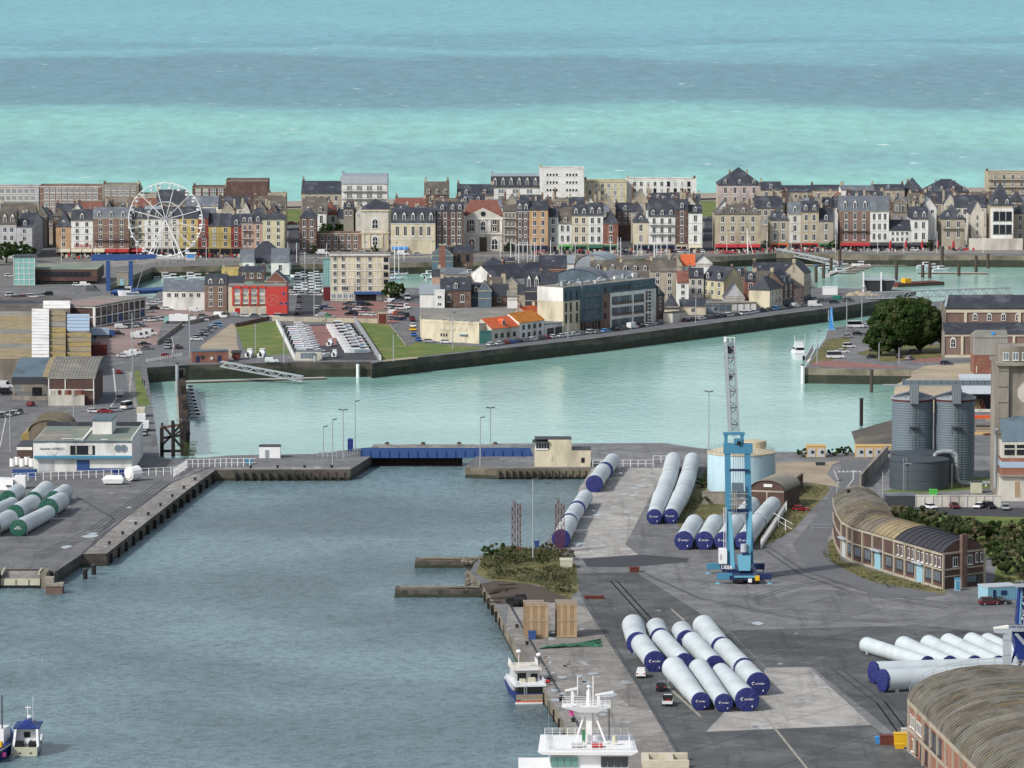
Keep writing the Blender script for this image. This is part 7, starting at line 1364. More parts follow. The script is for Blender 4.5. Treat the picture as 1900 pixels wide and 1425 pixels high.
mb.bar((-2.5,-1.6,8.2),(-2.5,1.6,8.2),.1)
for i in range(7):mb.bar((-2.5+i*.7,-2.8,8.2),(-2.5+i*.7,-2.8,9.4),.09).bar((-2.5+i*.7,2.8,8.2),(-2.5+i*.7,2.8,9.4),.09)
for v in(-2.8,2.8):mb.bar((-2.5,v,9.4),(1.8,v,9.4),.09)
mb.build('railing',t);lb=MB('galv').bar((-12,.9,1.0),(-11.95,.9,4.6),.1).bar((-12,1.4,1.0),(-11.95,1.4,4.6),.1)
for i in range(7):lb.bar((-12,.9,1.2+i*.5),(-12,1.4,1.2+i*.5),.08)
lb.build('ladder',t);MB('cream_box').box(-7.6,-6.3,-1.6,-.2,4.71,5.7).box(-8,-6.2,.5,1.6,4.71,5.4).build('deck_locker',t);MB('redpt').tube((-9,-3.5,5.0),(-9,-4.3,5.0),.45,n=10).build('life_ring',t)
t=thing('small_trawler','small grey-sterned trawler with blue roof at lower left of basin','boat',P(54,1392,-2.9),R(90));hull(MB('palegrey'),13,4.9,-.2,1.7,1.0).build('hull',t)
MB('cream_box').box(-6.55,-6.45,-2.1,2.1,.1,1.7).build('transom',t)
for e_ in(-1,1):MB('black').box(-6.62,-6.551,e_*.95-.2,e_*.95+.2,.55,.75).build('scupper',t);MB('hullwhite').hexa([(-6.2,e_*2.15-.2,1.7),(-3.4,e_*2.1-.2,1.7),(-3.4,e_*2.1+.2,1.7),(-6.2,e_*2.15+.2,1.7)],[(-4.6,e_*1.9-.2,4.6),(-3.4,e_*1.9-.2,4.6),(-3.4,e_*1.9+.2,4.6),(-4.6,e_*1.9+.2,4.6)]).build('gantry_leg',t);MB('black').box(-6.3,-4.0,e_*1.1-.6,e_*1.1+.6,1.5,2.4).build('net_bin',t)
MB('hullwhite').box(-3.3,2,-1.8,1.8,1.6,4.4).build('wheelhouse',t);MB('black').box(-3.4,-3.301,-.55,.55,2.9,3.9).build('door_opening',t);MB('whitepaint').box(-3.7,-3.301,-.6,.6,1.7,2.6).build('winch',t);MB('navystripe').box(-4.6,2.6,-2.3,2.3,4.601,4.85).hexa([(-3,-1.6,4.851),(1,-1.6,4.851),(1,1.6,4.851),(-3,1.6,4.851)],[(-2,-.4,5.8),(0,-.4,5.8),(0,.4,5.8),(-2,.4,5.8)]).build('roof',t)
MB('whitepaint').bar((-1,.1,5.8),(-1,.1,8.2),.12).bar((-1,-.5,7.9),(-1,.5,7.9),.2).bar((-1.5,-.9,4.9),(-1.5,-.9,10),.06).lathe([(0,6.6),(.4,6.5),(.4,6.2),(0,6.1)],10,(-1.4,-.3)).build('mast',t);MB('whitepaint').tube((-5,-2.6,2.6),(-4.2,-2.6,3.6),.3,n=8).build('fender',t)
t=thing('blue_trawler','blue trawler with rusty deck and yellow crate, cut by lower left edge','boat',P(-6,1402,-2.9),R(80));hull(MB('navystripe'),15,5.2,-.2,2.4,1.2).build('hull',t);MB('rust').box(-6,3,-2,2,2.1,2.3).build('deck',t);MB('hullwhite').box(-1,3.2,-1.6,1.6,2.3,5).build('wheelhouse',t);MB('darkgrey').bar((-.5,-1.2,3),(-.5,-1.2,11),.2).bar((-1,0,5),(-1,0,9),.2).build('mast',t);MB('yellowpaint').box(-4.2,-3.2,-2.1,-1.2,2.3,3.2).build('fish_crate',t);MB('pink').lathe([(0,.5),(.4,.3),(.4,-.3),(0,-.5)],10).build('buoy',t,(-5.5,-2.9,1.2));MB('whitepaint').box(-7.4,4,-2.55,-2.45,2.0,2.25).build('gunwale',t)
a=P(1083,1560);a.z=0;t=thing('survey_ship','white ship bridge with tall radar mast rising at the bottom edge of the basin','ship',a);y0=a.y;s_=SCL(1560);X=lambda px:(px-1083)/s_;zq=lambda py,y=0:Zat(py,y0+y)
hb=MB('navystripe').prism([(-7.5,-60),(7.5,-60),(7.8,-5),(6.5,14),(0,26),(-6.5,14),(-7.8,-5)],-3.2,2.5);hb.use('whitepaint').prism([(-7.4,-30),(7.4,-30),(7.7,-5),(6.4,13),(-6.4,13),(-7.7,-5)],2.501,6.5);hb.build('hull',t)
zr=zq(1389,-7);zd=zq(1400,-7)
hb=MB('whitepaint').box(X(1018),X(1166),-6,6,6.51,zd-.3);hb.box(X(960),X(1020),-3,5,zq(1421),zq(1416));hb.build('bridge_house',t)
hb=MB('whitepaint').hexa([(X(1004),-7.3,zd),(X(1170),-7.3,zd-.1),(X(1170),7,zd),(X(1004),7,zd)],[(X(996),-7.4,zr-.5),(X(1183),-7.4,zr-.5),(X(1176),7,zr-.2),(X(1002),7,zr-.2)]);hb.build('wing_roof',t)
for i in range(4):MB('shipglass').hexa([(X(1021+i*12.8),-6.3,zd-2.1),(X(1032+i*12.8),-6.3,zd-2.1),(X(1032+i*12.8),-6.01,zd-2.1),(X(1021+i*12.8),-6.01,zd-2.1)],[(X(1020+i*12.8),-6.5,zd-.5),(X(1032+i*12.8),-6.5,zd-.5),(X(1032+i*12.8),-6.01,zd-.5),(X(1020+i*12.8),-6.01,zd-.5)]).build('bridge_window',t)
for i in range(4):MB('pane').hexa([(X(1114+i*12.8),-6.3,zd-2.1),(X(1125+i*12.8),-6.3,zd-2.1),(X(1125+i*12.8),-6.01,zd-2.1),(X(1114+i*12.8),-6.01,zd-2.1)],[(X(1114+i*12.8),-6.5,zd-.5),(X(1126+i*12.8),-6.5,zd-.5),(X(1126+i*12.8),-6.01,zd-.5),(X(1114+i*12.8),-6.01,zd-.5)]).build('bridge_window',t)
rl=MB('whitepaint');cs_=[(X(1010),-6),(X(1168),-6),(X(1168),6),(X(1010),6),(X(1010),-6)]
for(x0,v0),(x1,v1)in zip(cs_,cs_[1:]):
 L_=math.hypot(x1-x0,v1-v0);n_=int(L_/1.2)
 for k_ in range(n_):f=k_/n_;rl.bar((x0+(x1-x0)*f,v0+(v1-v0)*f,zr-.3),(x0+(x1-x0)*f,v0+(v1-v0)*f,zr+1.0),.07)
 for z in(.35,.7,1.0):rl.bar((x0,v0,zr+z),(x1,v1,zr+z),.06)
rl.build('railing',t)
zt_=zq(1283);zp=zq(1312)
MB('whitepaint').box(X(1087),X(1098),-.5,.6,zr-.3,zp).tube((X(1092),0,zp),(X(1092),0,zt_),.42,.36,8).build('mast',t)
for e_ in(1066,1124):MB('whitepaint').bar((X(e_),-1,zr-.2),(X(1088 if e_<1090 else 1098),0,zp),.3).build('mast_strut',t)
pf=MB('whitepaint').hexa([(X(1076),-1.6,zp-.6),(X(1108),-1.6,zp-.6),(X(1108),1.6,zp-.6),(X(1076),1.6,zp-.6)],[(X(1041),-2,zp+.25),(X(1133),-2,zp+.25),(X(1130),2,zp+.25),(X(1043),2,zp+.25)])
for i in range(11):x=X(1042+i*9);pf.bar((x,-1.95,zp+.2),(x,-1.95,zp+1.35),.08)
for z in(.6,1.0,1.35):pf.bar((X(1042),-1.95,zp+z),(X(1132),-1.95,zp+z),.07).bar((X(1042),1.9,zp+z),(X(1132),1.9,zp+z),.06)
pf.build('mast_platform',t)
for x0,x1,py0,py1,xs,pb in((1047,1072,1281,1277,1061,1306),(1104,1138,1289,1284,1110,1306)):
 sc_=MB('whitepaint').hexa([(X(x0),-1.2,zq(py0)),(X(x1),-1.2,zq(py1)),(X(x1),-.9,zq(py1)),(X(x0),-.9,zq(py0))],[(X(x0),-1.2,zq(py0)+.28),(X(x1),-1.2,zq(py1)+.38),(X(x1),-.9,zq(py1)+.38),(X(x0),-.9,zq(py0)+.28)]);sc_.bar((X(xs),-1,zp),(X(xs),-1,zq(py0)),.45);sc_.build('radar_scanner',t)
for x,py in((1071,1255),(1100,1254)):MB('whitepaint').bar((X(x),0,zp),(X(x),0,zq(py)),.16).build('aerial',t)
MB('whitepaint').lathe([(0,.5),(.25,.4),(.3,.1),(.12,0),(.12,-.3),(.3,-.4),(.3,-.9)],10).build('mast_head',t,(X(1092),0,zt_+.6))
for x,py in((1017,1300),(1129,1320),(1155,1318),(1124,1355)):MB('steel').bar((X(x),2,zr),(X(x),2,zq(py)),.06).build('whip_aerial',t)
MB('black').bar((X(1131),2,zr),(X(1131),2,zq(1320)),.13).build('whip_aerial',t);MB('cream_box').tube((X(1140),-2,zr),(X(1140),-2,zr+1.2),.5,.3,8).lathe([(0,0),(.4,.2),(.4,.5),(0,.75)],10,(X(1140),-2)).build('compass_stand',t)
for x,m_ in((1070,'palegrey'),(1107,'redpt')):MB(m_).box(X(x)-.9,X(x)+.9,-4,-2.6,zr-.28,zr+.2).build('hatch',t)
MB('green').box(X(1082)-.2,X(1082)+.3,-1.5,-1.2,zr,zr+2.0).build('locker',t);MB('pink').box(X(1060)-.35,X(1060)+.35,.9,.95,zq(1330),zq(1318)).build('flag',t)
for k_ in range(14):z=zr+k_*(zp-zr)/14;MB('palegrey').box(X(1098),X(1100),-.4,.2,z,z+.09).build('mast_rung',t)
a,b2=P(669,847),P(985,847);W=b2.x-a.x
t=thing('lock_bridge','long blue plate girder bridge across the lock entrance','bridge',a);MB('blue').box(0,W,0,.5,-.4,1.6).build('girder',t);MB('blue').box(0,W,6.5,7,-.4,1.6).build('girder',t);MB('asphalt').box(0,W,.51,6.49,.2,.5).build('deck',t)
for i in range(19):MB('navystripe').box(W*i/18,W*i/18+.18,-.15,-.001,-.35,1.55).build('stiffener',t)
t=thing('lock_gate','dark lock gate wall under the blue bridge','lock gate',P(680,846));MB('blacktimber').box(0,26,3,5,-9,-.8).build('leaf',t)
t=thing('approach_pier','low concrete approach pier along the harbour side of blue bridge','pier',P(690,829));MB('paleconcrete').box(0,40,0,9,-7,-.3).build('deck',t)
for i in range(4):MB('timber').lathe([(.7,0),(.5,.5),(0,.7)],10,(4+i*10,7)).build('mooring_drum',t)
for lb,x0,x1,y,h in[('upper rough concrete jetty finger stretching out from scrub bank',770,905,1040,4),('lower rough concrete jetty finger stretching out from scrub bank',733,893,1094,4)]:
 a,b2=P(x0,y,-1.2),P(x1,y,-1.2);W=b2.x-a.x;t=thing('jetty',lb,'jetty',a,0,'concrete jetties');mb=MB('quaywall')
 n=14;pts=[(W*i/n,ru(-.35,.25))for i in range(n+1)]+[(W*i/n,h*1.5+ru(-.5,.5))for i in range(n,-1,-1)]
 mb.prism(pts,-4,[ru(-.25,.1)for _ in pts]).build('masonry',t);MB('quaystone').box(1,W,h*.7,h*1.3,.02,.12).build('cap',t);MB('algae').box(-.1,W,-.5,h*1.7,-4,-1.0).build('weed_band',t)
def along(p0,p1,n):a,b2=P(*p0),P(*p1);return[a.lerp(b2,(i+.5)/n)for i in range(n)]
FP=MB('blacktimber').box(-.2,.2,-.4,.5,-4,-.25).mesh('fender');BO=MB('black').tube((0,0,0),(0,0,.55),.3,.24,8).tube((0,0,.5),(0,0,.75),.42,.42,8).mesh('bollard')
ends={'on the west basin wall':'the lock corner','on the west lock head':'the white fence','below the control house':'the blue bridge','along the workboat quay':'the lower jetty','along the island quay wall':'the lawn tip','on west quay apron':'the lock corner','on the workboat quay':'the crates'}
for p0,p1,n,pl in[((400,872),(198,1027),16,'on the west basin wall'),((430,872),(648,872),14,'on the west lock head'),((921,869),(1094,869),14,'below the control house'),((897,1087),(1064,1368),20,'along the workboat quay'),((800,660),(1620,559),16,'along the island quay wall')]:
 for i,q in enumerate(along(p0,p1,n)):
  o=link('fender_pile',FP,None,q+Vector((0,-.3,-.4)),math.atan2((P(*p1)-P(*p0)).y,(P(*p1)-P(*p0)).x));tag(o,f'dark timber fender pile {pl}, {ORD[i]} from {ends[pl]}','fender','fender piles '+pl)
for p0,p1,n,pl in[((372,884),(190,1020),8,'on west quay apron'),((950,1150),(1075,1360),6,'on the workboat quay'),((440,869),(640,868),4,'on the west lock head')]:
 for i,q in enumerate(along(p0,p1,n)):tag(link('bollard',BO,None,q),f'black mooring bollard {pl}, {ORD[i]} from {ends[pl]}','bollard','mooring bollards '+pl)
def strip(name,pts,w,m,z=.06):
 mb=MB(m);q=[P(*p)for p in pts]
 for a,b2 in zip(q,q[1:]):
  d_=(b2-a).normalized();s_=Vector((-d_.y,d_.x,0))*w/2;mb.face([(v.x,v.y,z)for v in(a-s_,b2-s_,b2+s_,a+s_)])
 return kind(mb.build(name),'structure')
strip('rail_line',[(945,1120),(1240,1640)],.5,'darkgrey');strip('rail_line',[(1088,1110),(1420,1660)],.3,'darkgrey');strip('yard_line',[(1245,1130),(1270,1152)],.5,'oldline');strip('yard_line',[(1240,1275),(1300,1330)],.6,'oldline');strip('yard_line',[(1405,1315),(1440,1355),(1540,1480)],.5,'oldline',.09);strip('apron_joint',[(392,866),(318,896),(230,962),(152,1027)],.5,'darkgrey')
strip('road_line',[(210,684),(216,740),(205,755),(140,762)],.45,'linepaint',.07);strip('road_line',[(318,624),(322,640),(320,656)],.25,'linepaint',.07);strip('road_line',[(244,690),(240,730)],.2,'linepaint',.07);strip('road_line',[(1547,873),(1556,893),(1553,903)],.3,'linepaint',.07);strip('road_line',[(1584,872),(1583,890),(1568,910)],.3,'linepaint',.07);strip('road_line',[(0,830),(12,770)],.3,'linepaint',.07)
for pts in([(1395,1110),(1480,1085),(1540,1078),(1620,1090)],[(1420,1020),(1480,1062),(1580,1098),(1760,1128)],[(1432,1018),(1492,1058),(1592,1092),(1770,1122)],[(1200,1065),(1300,1110),(1420,1132),(1560,1134)],[(1330,1120),(1480,1146),(1700,1152)],[(1130,1075),(1215,1170),(1300,1240)],[(1142,1075),(1228,1170),(1312,1240)],[(1560,1240),(1640,1300),(1700,1380)],[(1546,1242),(1626,1304),(1684,1384)],[(1450,1360),(1600,1390),(1690,1420)],[(140,920),(210,960),(170,1010)],[(60,1030),(160,985),(300,890)],[(72,1034),(172,990),(310,894)]):
 for j in range(2):strip('tyre_mark',[(x+3*j,y+3.5*j)for x,y in pts],.28,'tyretrack',.055)
for i in range(8):strip('road_dash',[(1555+i*7.6,875.5),(1559.5+i*7.6,875.5)],3.2,'linepaint',.08)
for i,(x,y)in enumerate([(172,990),(166,995),(124,1015),(240,942),(1128,905),(1190,902),(1178,906),(1158,918),(1108,956),(1099,948),(1150,878),(1210,884),(1070,1010),(1175,920),(1406,1157),(1060,1235),(1100,1250),(1085,1265),(1130,1290),(1050,1222)]+[(ru(1010,1100)+(k-20)*1.9,1215+k*3)for k in range(40)]):
 q=P(x,y);r=ru(.4,1.2)*(1 if i<20 else.6);mb=MB('puddle');mb.face([(q.x+r*ru(.6,2.0)*math.cos(R(k*30)),q.y+3.2*r*ru(.4,1.2)*math.sin(R(k*30)),.065)for k in range(12)]);kind(mb.build('puddle'),'structure')
for i,(x,y,w_)in enumerate([(971,1180,38),(1030,1179,40),(975,1184,43),(1033,1183,38)]):
 a=P(x,y);s_=SCL(y);W=w_/s_;hh=64/s_;t=thing('wooden_crate',['grey-sided crate standing behind the left front crate','grey-topped crate standing behind the right front crate','tall pale wooden crate, front left of four','tall pale wooden crate, front right of four'][i],'crate',a,0,'tall wooden crates');m_='woodgrey' if i<2 else 'palewood'
 MB('palewood2').box(.03,W-.03,.03,2.5,.1,hh-.1).build('core',t)
 for j in range(6):MB(m_ if j%2 else 'palewood2').box(W*j/6+.02,W*(j+1)/6-.02,-.05,.02,.1,hh-.05).build('plank',t)
 for z in(.1,hh*.5,hh-.4):MB(m_).box(0,W,-.12,-.051,z,z+.25).build('batten',t)
 MB('woodgrey').box(-.05,W+.05,-.05,2.55,hh-.05,hh+.1).build('lid',t)
t=thing('timber_dolphin','black timber berthing frame with crossed beams in the west inlet','pier',P(298,846,-5));q=t.location.copy();mb=MB('blacktimber');sx_=1/SCL(850)
F=lambda px,z,v=0:Vector(((px-298)*sx_,v,z))
for x in(300,322,345):mb.bar(F(x,-2),F(x,10 if x>310 else 8),.85).bar(F(x,-2,3.5),F(x,9,3.5),.7)
for z0,z1 in((1.4,1.4),(5,6)):mb.bar(F(300,z0),F(345,z1),.7)
mb.bar(F(301,3),F(343,9.6),.7).bar(F(304,8.4),F(338,2.6),.65).bar(F(322,5.5),F(345,8),.5);mb.build('frame',t);MB('rust').hexa([(0,0,7.6),(6.2,0,8.6),(6.2,4,8.6),(0,4,7.6)],[(0,0,7.9),(6.2,0,8.9),(6.2,4,8.9),(0,4,7.9)]).build('platform',t)
rb_=MB('steel')
for i in range(5):rb_.bar(F(303+i*9,8+i*.2),F(303+i*9,9.6+i*.2),.12)
rb_.bar(F(303,9.6),F(339,10.4),.12).build('railing',t)
a,b2=P(337,730,-5),P(343,846,-5);v=b2-a;t=thing('timber_jetty','long black timber jetty wall running beside the finger pontoon','pier',a,math.atan2(v.y,v.x));MB('blacktimber').box(0,v.length,-.9,.9,-2,6.5).build('planking',t)
for i in range(12):MB('timber').box(v.length*i/12,v.length*i/12+.8,-1.2,1.2,-2,8 if i%3==0 else 7).build('upright',t)
for i,y in enumerate((712,725,740,756,772,790,812)):q=P(334+i*2.2,y+14,-5);t=thing('timber_pile',f'thick black timber pile beside the finger pontoon, {ORD[i]} from the gangway','pile',q,0,'black timber piles');MB('blacktimber').bar((0,0,-2),(0,0,9 if i%2 else 7),1.5).build('shaft',t);MB('timber').box(-.9,.9,-.9,.9,3,3.6).build('strap',t)
def deck(label,p0,p1,w_,z,m='pontoon',name='pontoon',th=.6):
 a,b2=P(*p0,z),P(*p1,z);v=b2-a;t=thing(name,label,'pontoon',a,math.atan2(v.y,v.x));MB(m).box(0,v.length,0,w_,-.1,th).build('deck',t);MB('timber').box(0,v.length,-.12,-.001,-.1,th-.15).build('fender_board',t);return t,v.length
deck('long floating pontoon under the truss gangway',(338,712),(606,704),3,-5,name='floating_pontoon');deck('finger pontoon with small boats in the west inlet',(346,782),(338,712),2.4,-5,name='floating_pontoon')
deck('floating pontoon along the back of the east marina',(1470,494),(1862,495),3,-5);deck('west finger pontoon of the east marina',(1540,512),(1600,492),2.5,-5);deck('east finger pontoon of east marina',(1704,508),(1835,509),2.5,-5)
for i in range(6):deck(f'narrow side finger of the west marina pontoon, {ORD[i]} from its tip',(1556+i*8,508-i*2.8),(1588+i*8,508-i*2.8),1,-5)
t,L_=deck('rusty brown barge with yellow crate in the east marina',(1666,533),(1752,529),8,-5,'rust','barge',1.4);MB('yellowpaint').box(5,8,2,5,1.4,3.2).build('crate',t)
def truss(label,p0,p1,z0,z1,w_,m='galv',name='gangway',hgt=1.6,n=12):
 a,b2=P(*p0,z0),P(*p1,z1);t=thing(name,label,'gangway',a);v=b2-a;pd=Vector((-v.y,v.x,0)).normalized()*w_
 MB('pontoon').face([Vector((0,0,0)),v,v+pd,pd]).build('walkway',t);U=Vector((0,0,hgt))
 for e_ in(Vector(),pd):
  mb=MB(m).bar(e_,e_+v,.28).bar(e_+U,e_+v+U,.28)
  for i in range(n):mb.bar(e_+v*(i/n)+(U if i%2 else Vector()),e_+v*((i+1)/n)+(Vector()if i%2 else U),.2)
  mb.build('truss',t)
truss('long white truss gangway sloping from the quay down to the pontoon',(408,680),(560,708),0,-4.2,2);truss('white gangway sloping down beside the promenade wall in the east marina',(1438,468),(1560,494),0,-4,2);truss('pale green truss footbridge by the dark tidal hopper',(1612,555),(1880,546),.4,.4,3,'galv',hgt=2.4,n=24);truss('steep gangway beside the pilot launch',(1508,648),(1494,672),0,-4,2)
t=thing('tidal_hopper','dark trapezoid steel hopper gate standing in the east marina','gate',P(1603,542));MB('darkgrey').hexa([(2,0,-1),(10,0,-1),(10,6,-1),(2,6,-1)],[(0,-1,4.6),(12,-1,4.6),(12,7,4.6),(0,7,4.6)]).build('hopper',t);MB('galv').box(-.3,12.3,-1.3,7.3,4.61,5).build('rim',t)
for u in(-.6,6.3):MB('whitepaint').box(u,u+.5,-2,-1.4,-1,8).build('post',t)
box_at('site_cabin','white flat site cabin on the building ground by the island tip','cabin',(1527,547),(1554,547),2.8,3,'whitepaint')
for i in range(5):q=P(1580+i*11,548-i%2*2);t=thing('spoil_heap',f'{["pale","brown","tan","orange-brown","grey"][i]} heap of sand and rubble by the building site','heap',q);MB('sand' if i%2 else 'dirt').lathe([(2.4,0),(1.6,.7),(.6,1.2),(0,1.3)],9).build('mound',t)
for i,(x,y,h,m_)in enumerate([(1514,524,8,'timber'),(1528,516,7,'timber'),(1542,506,7,'timber'),(1558,498,9,'timber'),(1663,520,9,'timber'),(1712,515,6,'timber'),(1725,516,8,'timber'),(1748,500,10,'timber'),(1779,512,7,'timber'),(1811,506,8,'timber'),(1833,498,7,'timber'),(1617,728,8,'timber'),(1598,790,9,'blacktimber'),(1489,712,7,'whitepaint'),(664,700,5.5,'whitepaint'),(585,698,8,'galv'),(329,740,12,'galv'),(158,1074,3,'blacktimber'),(174,1066,3,'blacktimber')]):
 t=thing('mooring_pile',['mooring pile in the east marina with a blue cap','thick mooring pile second from island tip'][i]if i<2 else f'{["grey","dark","tall","stout","thin"][i % 5]} mooring pile {"in the east marina" if i < 11 else "in the outer harbour" if i < 17 else "at lower left basin corner"}, {ORD[i - 2] if i < 11 else ORD[i - 11]} from the west'.replace('lower left','west'),'pile',P(x,y,-5 if y<900 else-2.9));MB(m_).tube((0,0,-2),(0,0,h-1),.55 if y>600 else.7,n=10).build('shaft',t);MB('bluecanvas' if i==0 else 'darkgrey').tube((0,0,h-1),(0,0,h-.7),.65,n=10).build('cap',t)
def lamp(label,px,py,ytop,double=False,m='galv',head='darkgrey',name='street_lamp',r=.12):
 q=P(px,py);h=Zat(ytop,q.y);t=thing(name,label,'lamp post',q,0,'lamp posts');MB(m).tube((0,0,0),(0,0,h),r*1.3,r,8).build('pole',t);hb=MB(head)
 for e_ in((-1,1)if double else(1,)):hb.hexa([(0,-.2,h-.1),(e_*1.2,-.2,h+.1),(e_*1.2,.2,h+.1),(0,.2,h-.1)],[(0,-.2,h+.1),(e_*1.2,-.2,h+.4),(e_*1.2,.2,h+.4),(0,.2,h+.1)])
 hb.build('lamp_head',t)
for lb,*k in[('signal mast with round head at the west lock head',600,846,792),('shorter lamp post in front at the west lock head',617,868,779),('double-headed lamp post left of blue winch box',637,850,761,True),('tallest lamp post behind the blue winch box',659,832,745),('lamp post in front of blue bridge near control house',891,866,775),('double-headed lamp post behind the blue bridge',910,834,757,True),('tall lamp post at the scrub between red lattice frames',989,1040,889),('high double lamp mast left of the light blue tank',1315,836,727,True),('lamp post before the tree point quay',1516,676,615),('tall white lamp post left of tree by the minibus',1599,602,535),('lamp post behind the brick kiosk',1571,612,555),('white lamp post in front of big tree foot',1631,668,636),('white lamp post under the right of big tree',1668,676,645),('lamp post in the centre of island quay by toilet block',1291,600,547),('lamp post on quay near white garage',1054,628,592),('slim lamp post in front of the cream warehouse',840,647,580),('lamp post on the boatyard lawn',730,671,620),('dark lamp post left on boatyard grass',474,655,600),('dark lamp post beside the boatyard office',527,673,610),('lamp post in the marina side street',583,588,480),('lamp post by the lichened sheds and fish yard',246,700,580),('lamp post next to brick hut and gravel yard',352,660,585),('dark lamp post before the brick store',137,795,735),('dark lamp post by the west office annex',19,838,760),('lamp post beside tanks on ramp road',1638,920,876),('lamp post right of front tank',1766,907,861),('lamp post at the flat yard fence of curved warehouse',1553,916,892)]:lamp(lb,*k)
for i in range(26):
 x=120+i*68+ru(-14,14);y=486-.006*x if x<1300 else 470;lamp(f'thin pale promenade pole before the old town, {ORD[i % 9]} {"west of the theatre" if i < 9 else "around the orange house" if i < 18 else "towards the pyramid roof"}',x,y,y-ru(28,42),m='whitepaint',r=.08)
def fence(label,pts,h=1.6,m='whitepaint',step=2.0,name='fence',mesh_=False):
 q=[P(*p)for p in pts];t=thing(name,label,'fence',q[0]);o=q[0];PM=MB(m).box(-.09,.09,-.09,.09,0,h).mesh('post')
 for a,b2 in zip(q,q[1:]):
  v=b2-a;n=max(1,int(v.length/step))
  for i in range(n):link('post',PM,t,a-o+v*(i/n))
  MB(m).bar(a-o+Vector((0,0,h)),b2-o+Vector((0,0,h)),.1).build('top_rail',t);MB(m).bar(a-o+Vector((0,0,h*.5)),b2-o+Vector((0,0,h*.5)),.08).build('mid_rail',t)
fence('white paling fence between white office yard and turbine quay',[(24,893),(345,880)],2.0);fence('white fence running diagonally to the lock at the quay corner',[(322,885),(347,868),(430,866),(474,866)],2.2,step=1.4);fence('grey railing on west lock head',[(590,850),(625,850),(668,842)],1.6,'galv',1.2);fence('white rail fence at the back of the pale slab',[(1100,866),(1212,866),(1212,858),(1255,858)],1.8);fence('white mesh fence along right tower sections',[(1412,1018),(1460,945)],2.2,'whitepaint',.8);fence('grey mesh fence around the boatyard, west side',[(515,599),(547,668)],2,'galv',1.5);fence('grey mesh fence around the boatyard, lawn side',[(515,599),(657,597)],2,'galv',1.5);fence('grey mesh fence around the boatyard, east side',[(657,597),(704,668)],2,'galv',1.5);fence('row of short white posts on the curved road',[(272,672),(340,660)],1,'whitepaint',1.2);fence('railing on promenade edge before the old town',[(290,489),(800,482),(1100,479)],1,'darkgrey',3.0);fence('parked bicycles railing on the promenade',[(350,486),(440,484)],1.2,'steel',.8,'bike_rack');fence('steel bar gate across the lane beside curved warehouse',[(1506,985),(1541,985)],1.6,'steel',4,'bar_gate');fence('white height barrier gate on the weedy verge',[(1432,970),(1470,992)],2.6,'whitepaint',6,'height_barrier')
t,w_,h_=box_at('boatyard_office','low glazed white boatyard office on the quay edge','office',(548,669),(597,669),3,4,'offwhite','slatelight')
for i in range(4):MB('panelight').box(w_*(.2+.14*i),w_*(.32+.14*i),-.1,-.01,.8,2.6).build('window',t)
t,w_,h_=box_at('winch_box','small dark blue winch box on lock head','machine',(645,838),(655,838),3,1.2,'navystripe');MB('blue').box(.1,w_-.1,.1,1,3.2,3.6).build('lid',t)
for lb,x,y,w_,h,d_,m_ in[('blue open skip left of white office fence',24,886,6,1.9,2.4,'blue'),('blue skip with sacks before white office',210,884,5,1.6,2.2,'navystripe'),('small blue bin on the lock quay by white fence',455,862,1.8,1.2,1.5,'craneblue'),('blue drum box in front of left crate',981,1187,1.4,1.6,1.2,'blue'),('yellow machine crate at the hangar corner',1660,1385,2.4,2.2,1.6,'yellowpaint'),('brown crate pile at the hangar corner',1634,1383,2.6,1.6,1.6,'rust'),('sky blue crate at the hangar corner',1625,1380,.9,1.1,1,'bluecanvas'),('low yellow pump beside hangar',1662,1390,1.4,.8,1,'yellowpaint'),('white crate behind brown crate by hangar',1674,1372,1.2,1.8,1.2,'offwhite'),('blue box near scrub lamp',992,1016,1,1.4,1,'blue'),('old trailer frame on the quay by the scrub',1040,1055,2.6,1.8,4,'cream_box'),('rusty steel beam rack lying on the quay',1085,1112,4,.6,1,'rust'),('brick-coloured rusty lump on yard near dark patch',1169,1062,2,1,1.6,'rust'),('lilac and white rubbish bin group in car park',604,590,1.2,1.4,1.2,'green'),('grey stone bench on the ramp lane',1514,864,2.4,.8,.8,'darkgrey')]:
 q=P(x,y);t=thing('box',lb,'container',q);MB(m_).hexa([(0,0,0),(w_,0,0),(w_,d_,0),(0,d_,0)],[(-.1,-.1,h),(w_+.1,-.1,h),(w_+.1,d_+.1,h),(-.1,d_+.1,h)]).build('body',t);MB(m_).box(-.16,w_+.16,-.16,d_+.16,h,h+.12).build('rim',t);t.name=lb.split()[1]if lb.split()[1].isalpha()and lb.split()[1]in('skip',)else 'storage_box'
for i in range(5):q=P(20+i*9+3,866-i%2*3);t=thing('water_tank',f'white liquid container behind the office fence, {ORD[i]} from the west','container',q,0,'white liquid containers');MB('whitepaint').tube((0,0,.1),(0,0,2.2),.75,.7,10).build('vessel',t);MB('darkgrey').tube((0,0,2.2),(0,0,2.4),.25,n=8).build('lid',t)
t=thing('tyre_heap','heap of black fenders and tyres on the timber quay','tyres',P(950,1126))
for i in range(9):MB('rubber').tube((ru(-1,3),ru(-1,3),.5+i%3*.5),(ru(-1,3),ru(-1,3)+.6,.6+i%3*.5),.7,n=12).build('tyre',t)
t=thing('net_rope','green fishing net and ropes spread on the concrete quay','rope',P(1000,1205));mb=MB('rope')
for i in range(16):
 p_=Vector((0,0,.15));ps=[p_]
 for k in range(8):ps.append(Vector((12.5*(k+1)/8,(i-8)*.55*((k+1)/8)**2+ru(-.5,.5)+(k+1)*.9,.15+ru(0,.4))))
 mb.path(ps,.13,5)
mb.build('strand',t)
t=thing('concrete_blocks','square frame of pale concrete blocks beside the ship bridge','concrete frame',P(1190,1412));mb=MB('canvas')
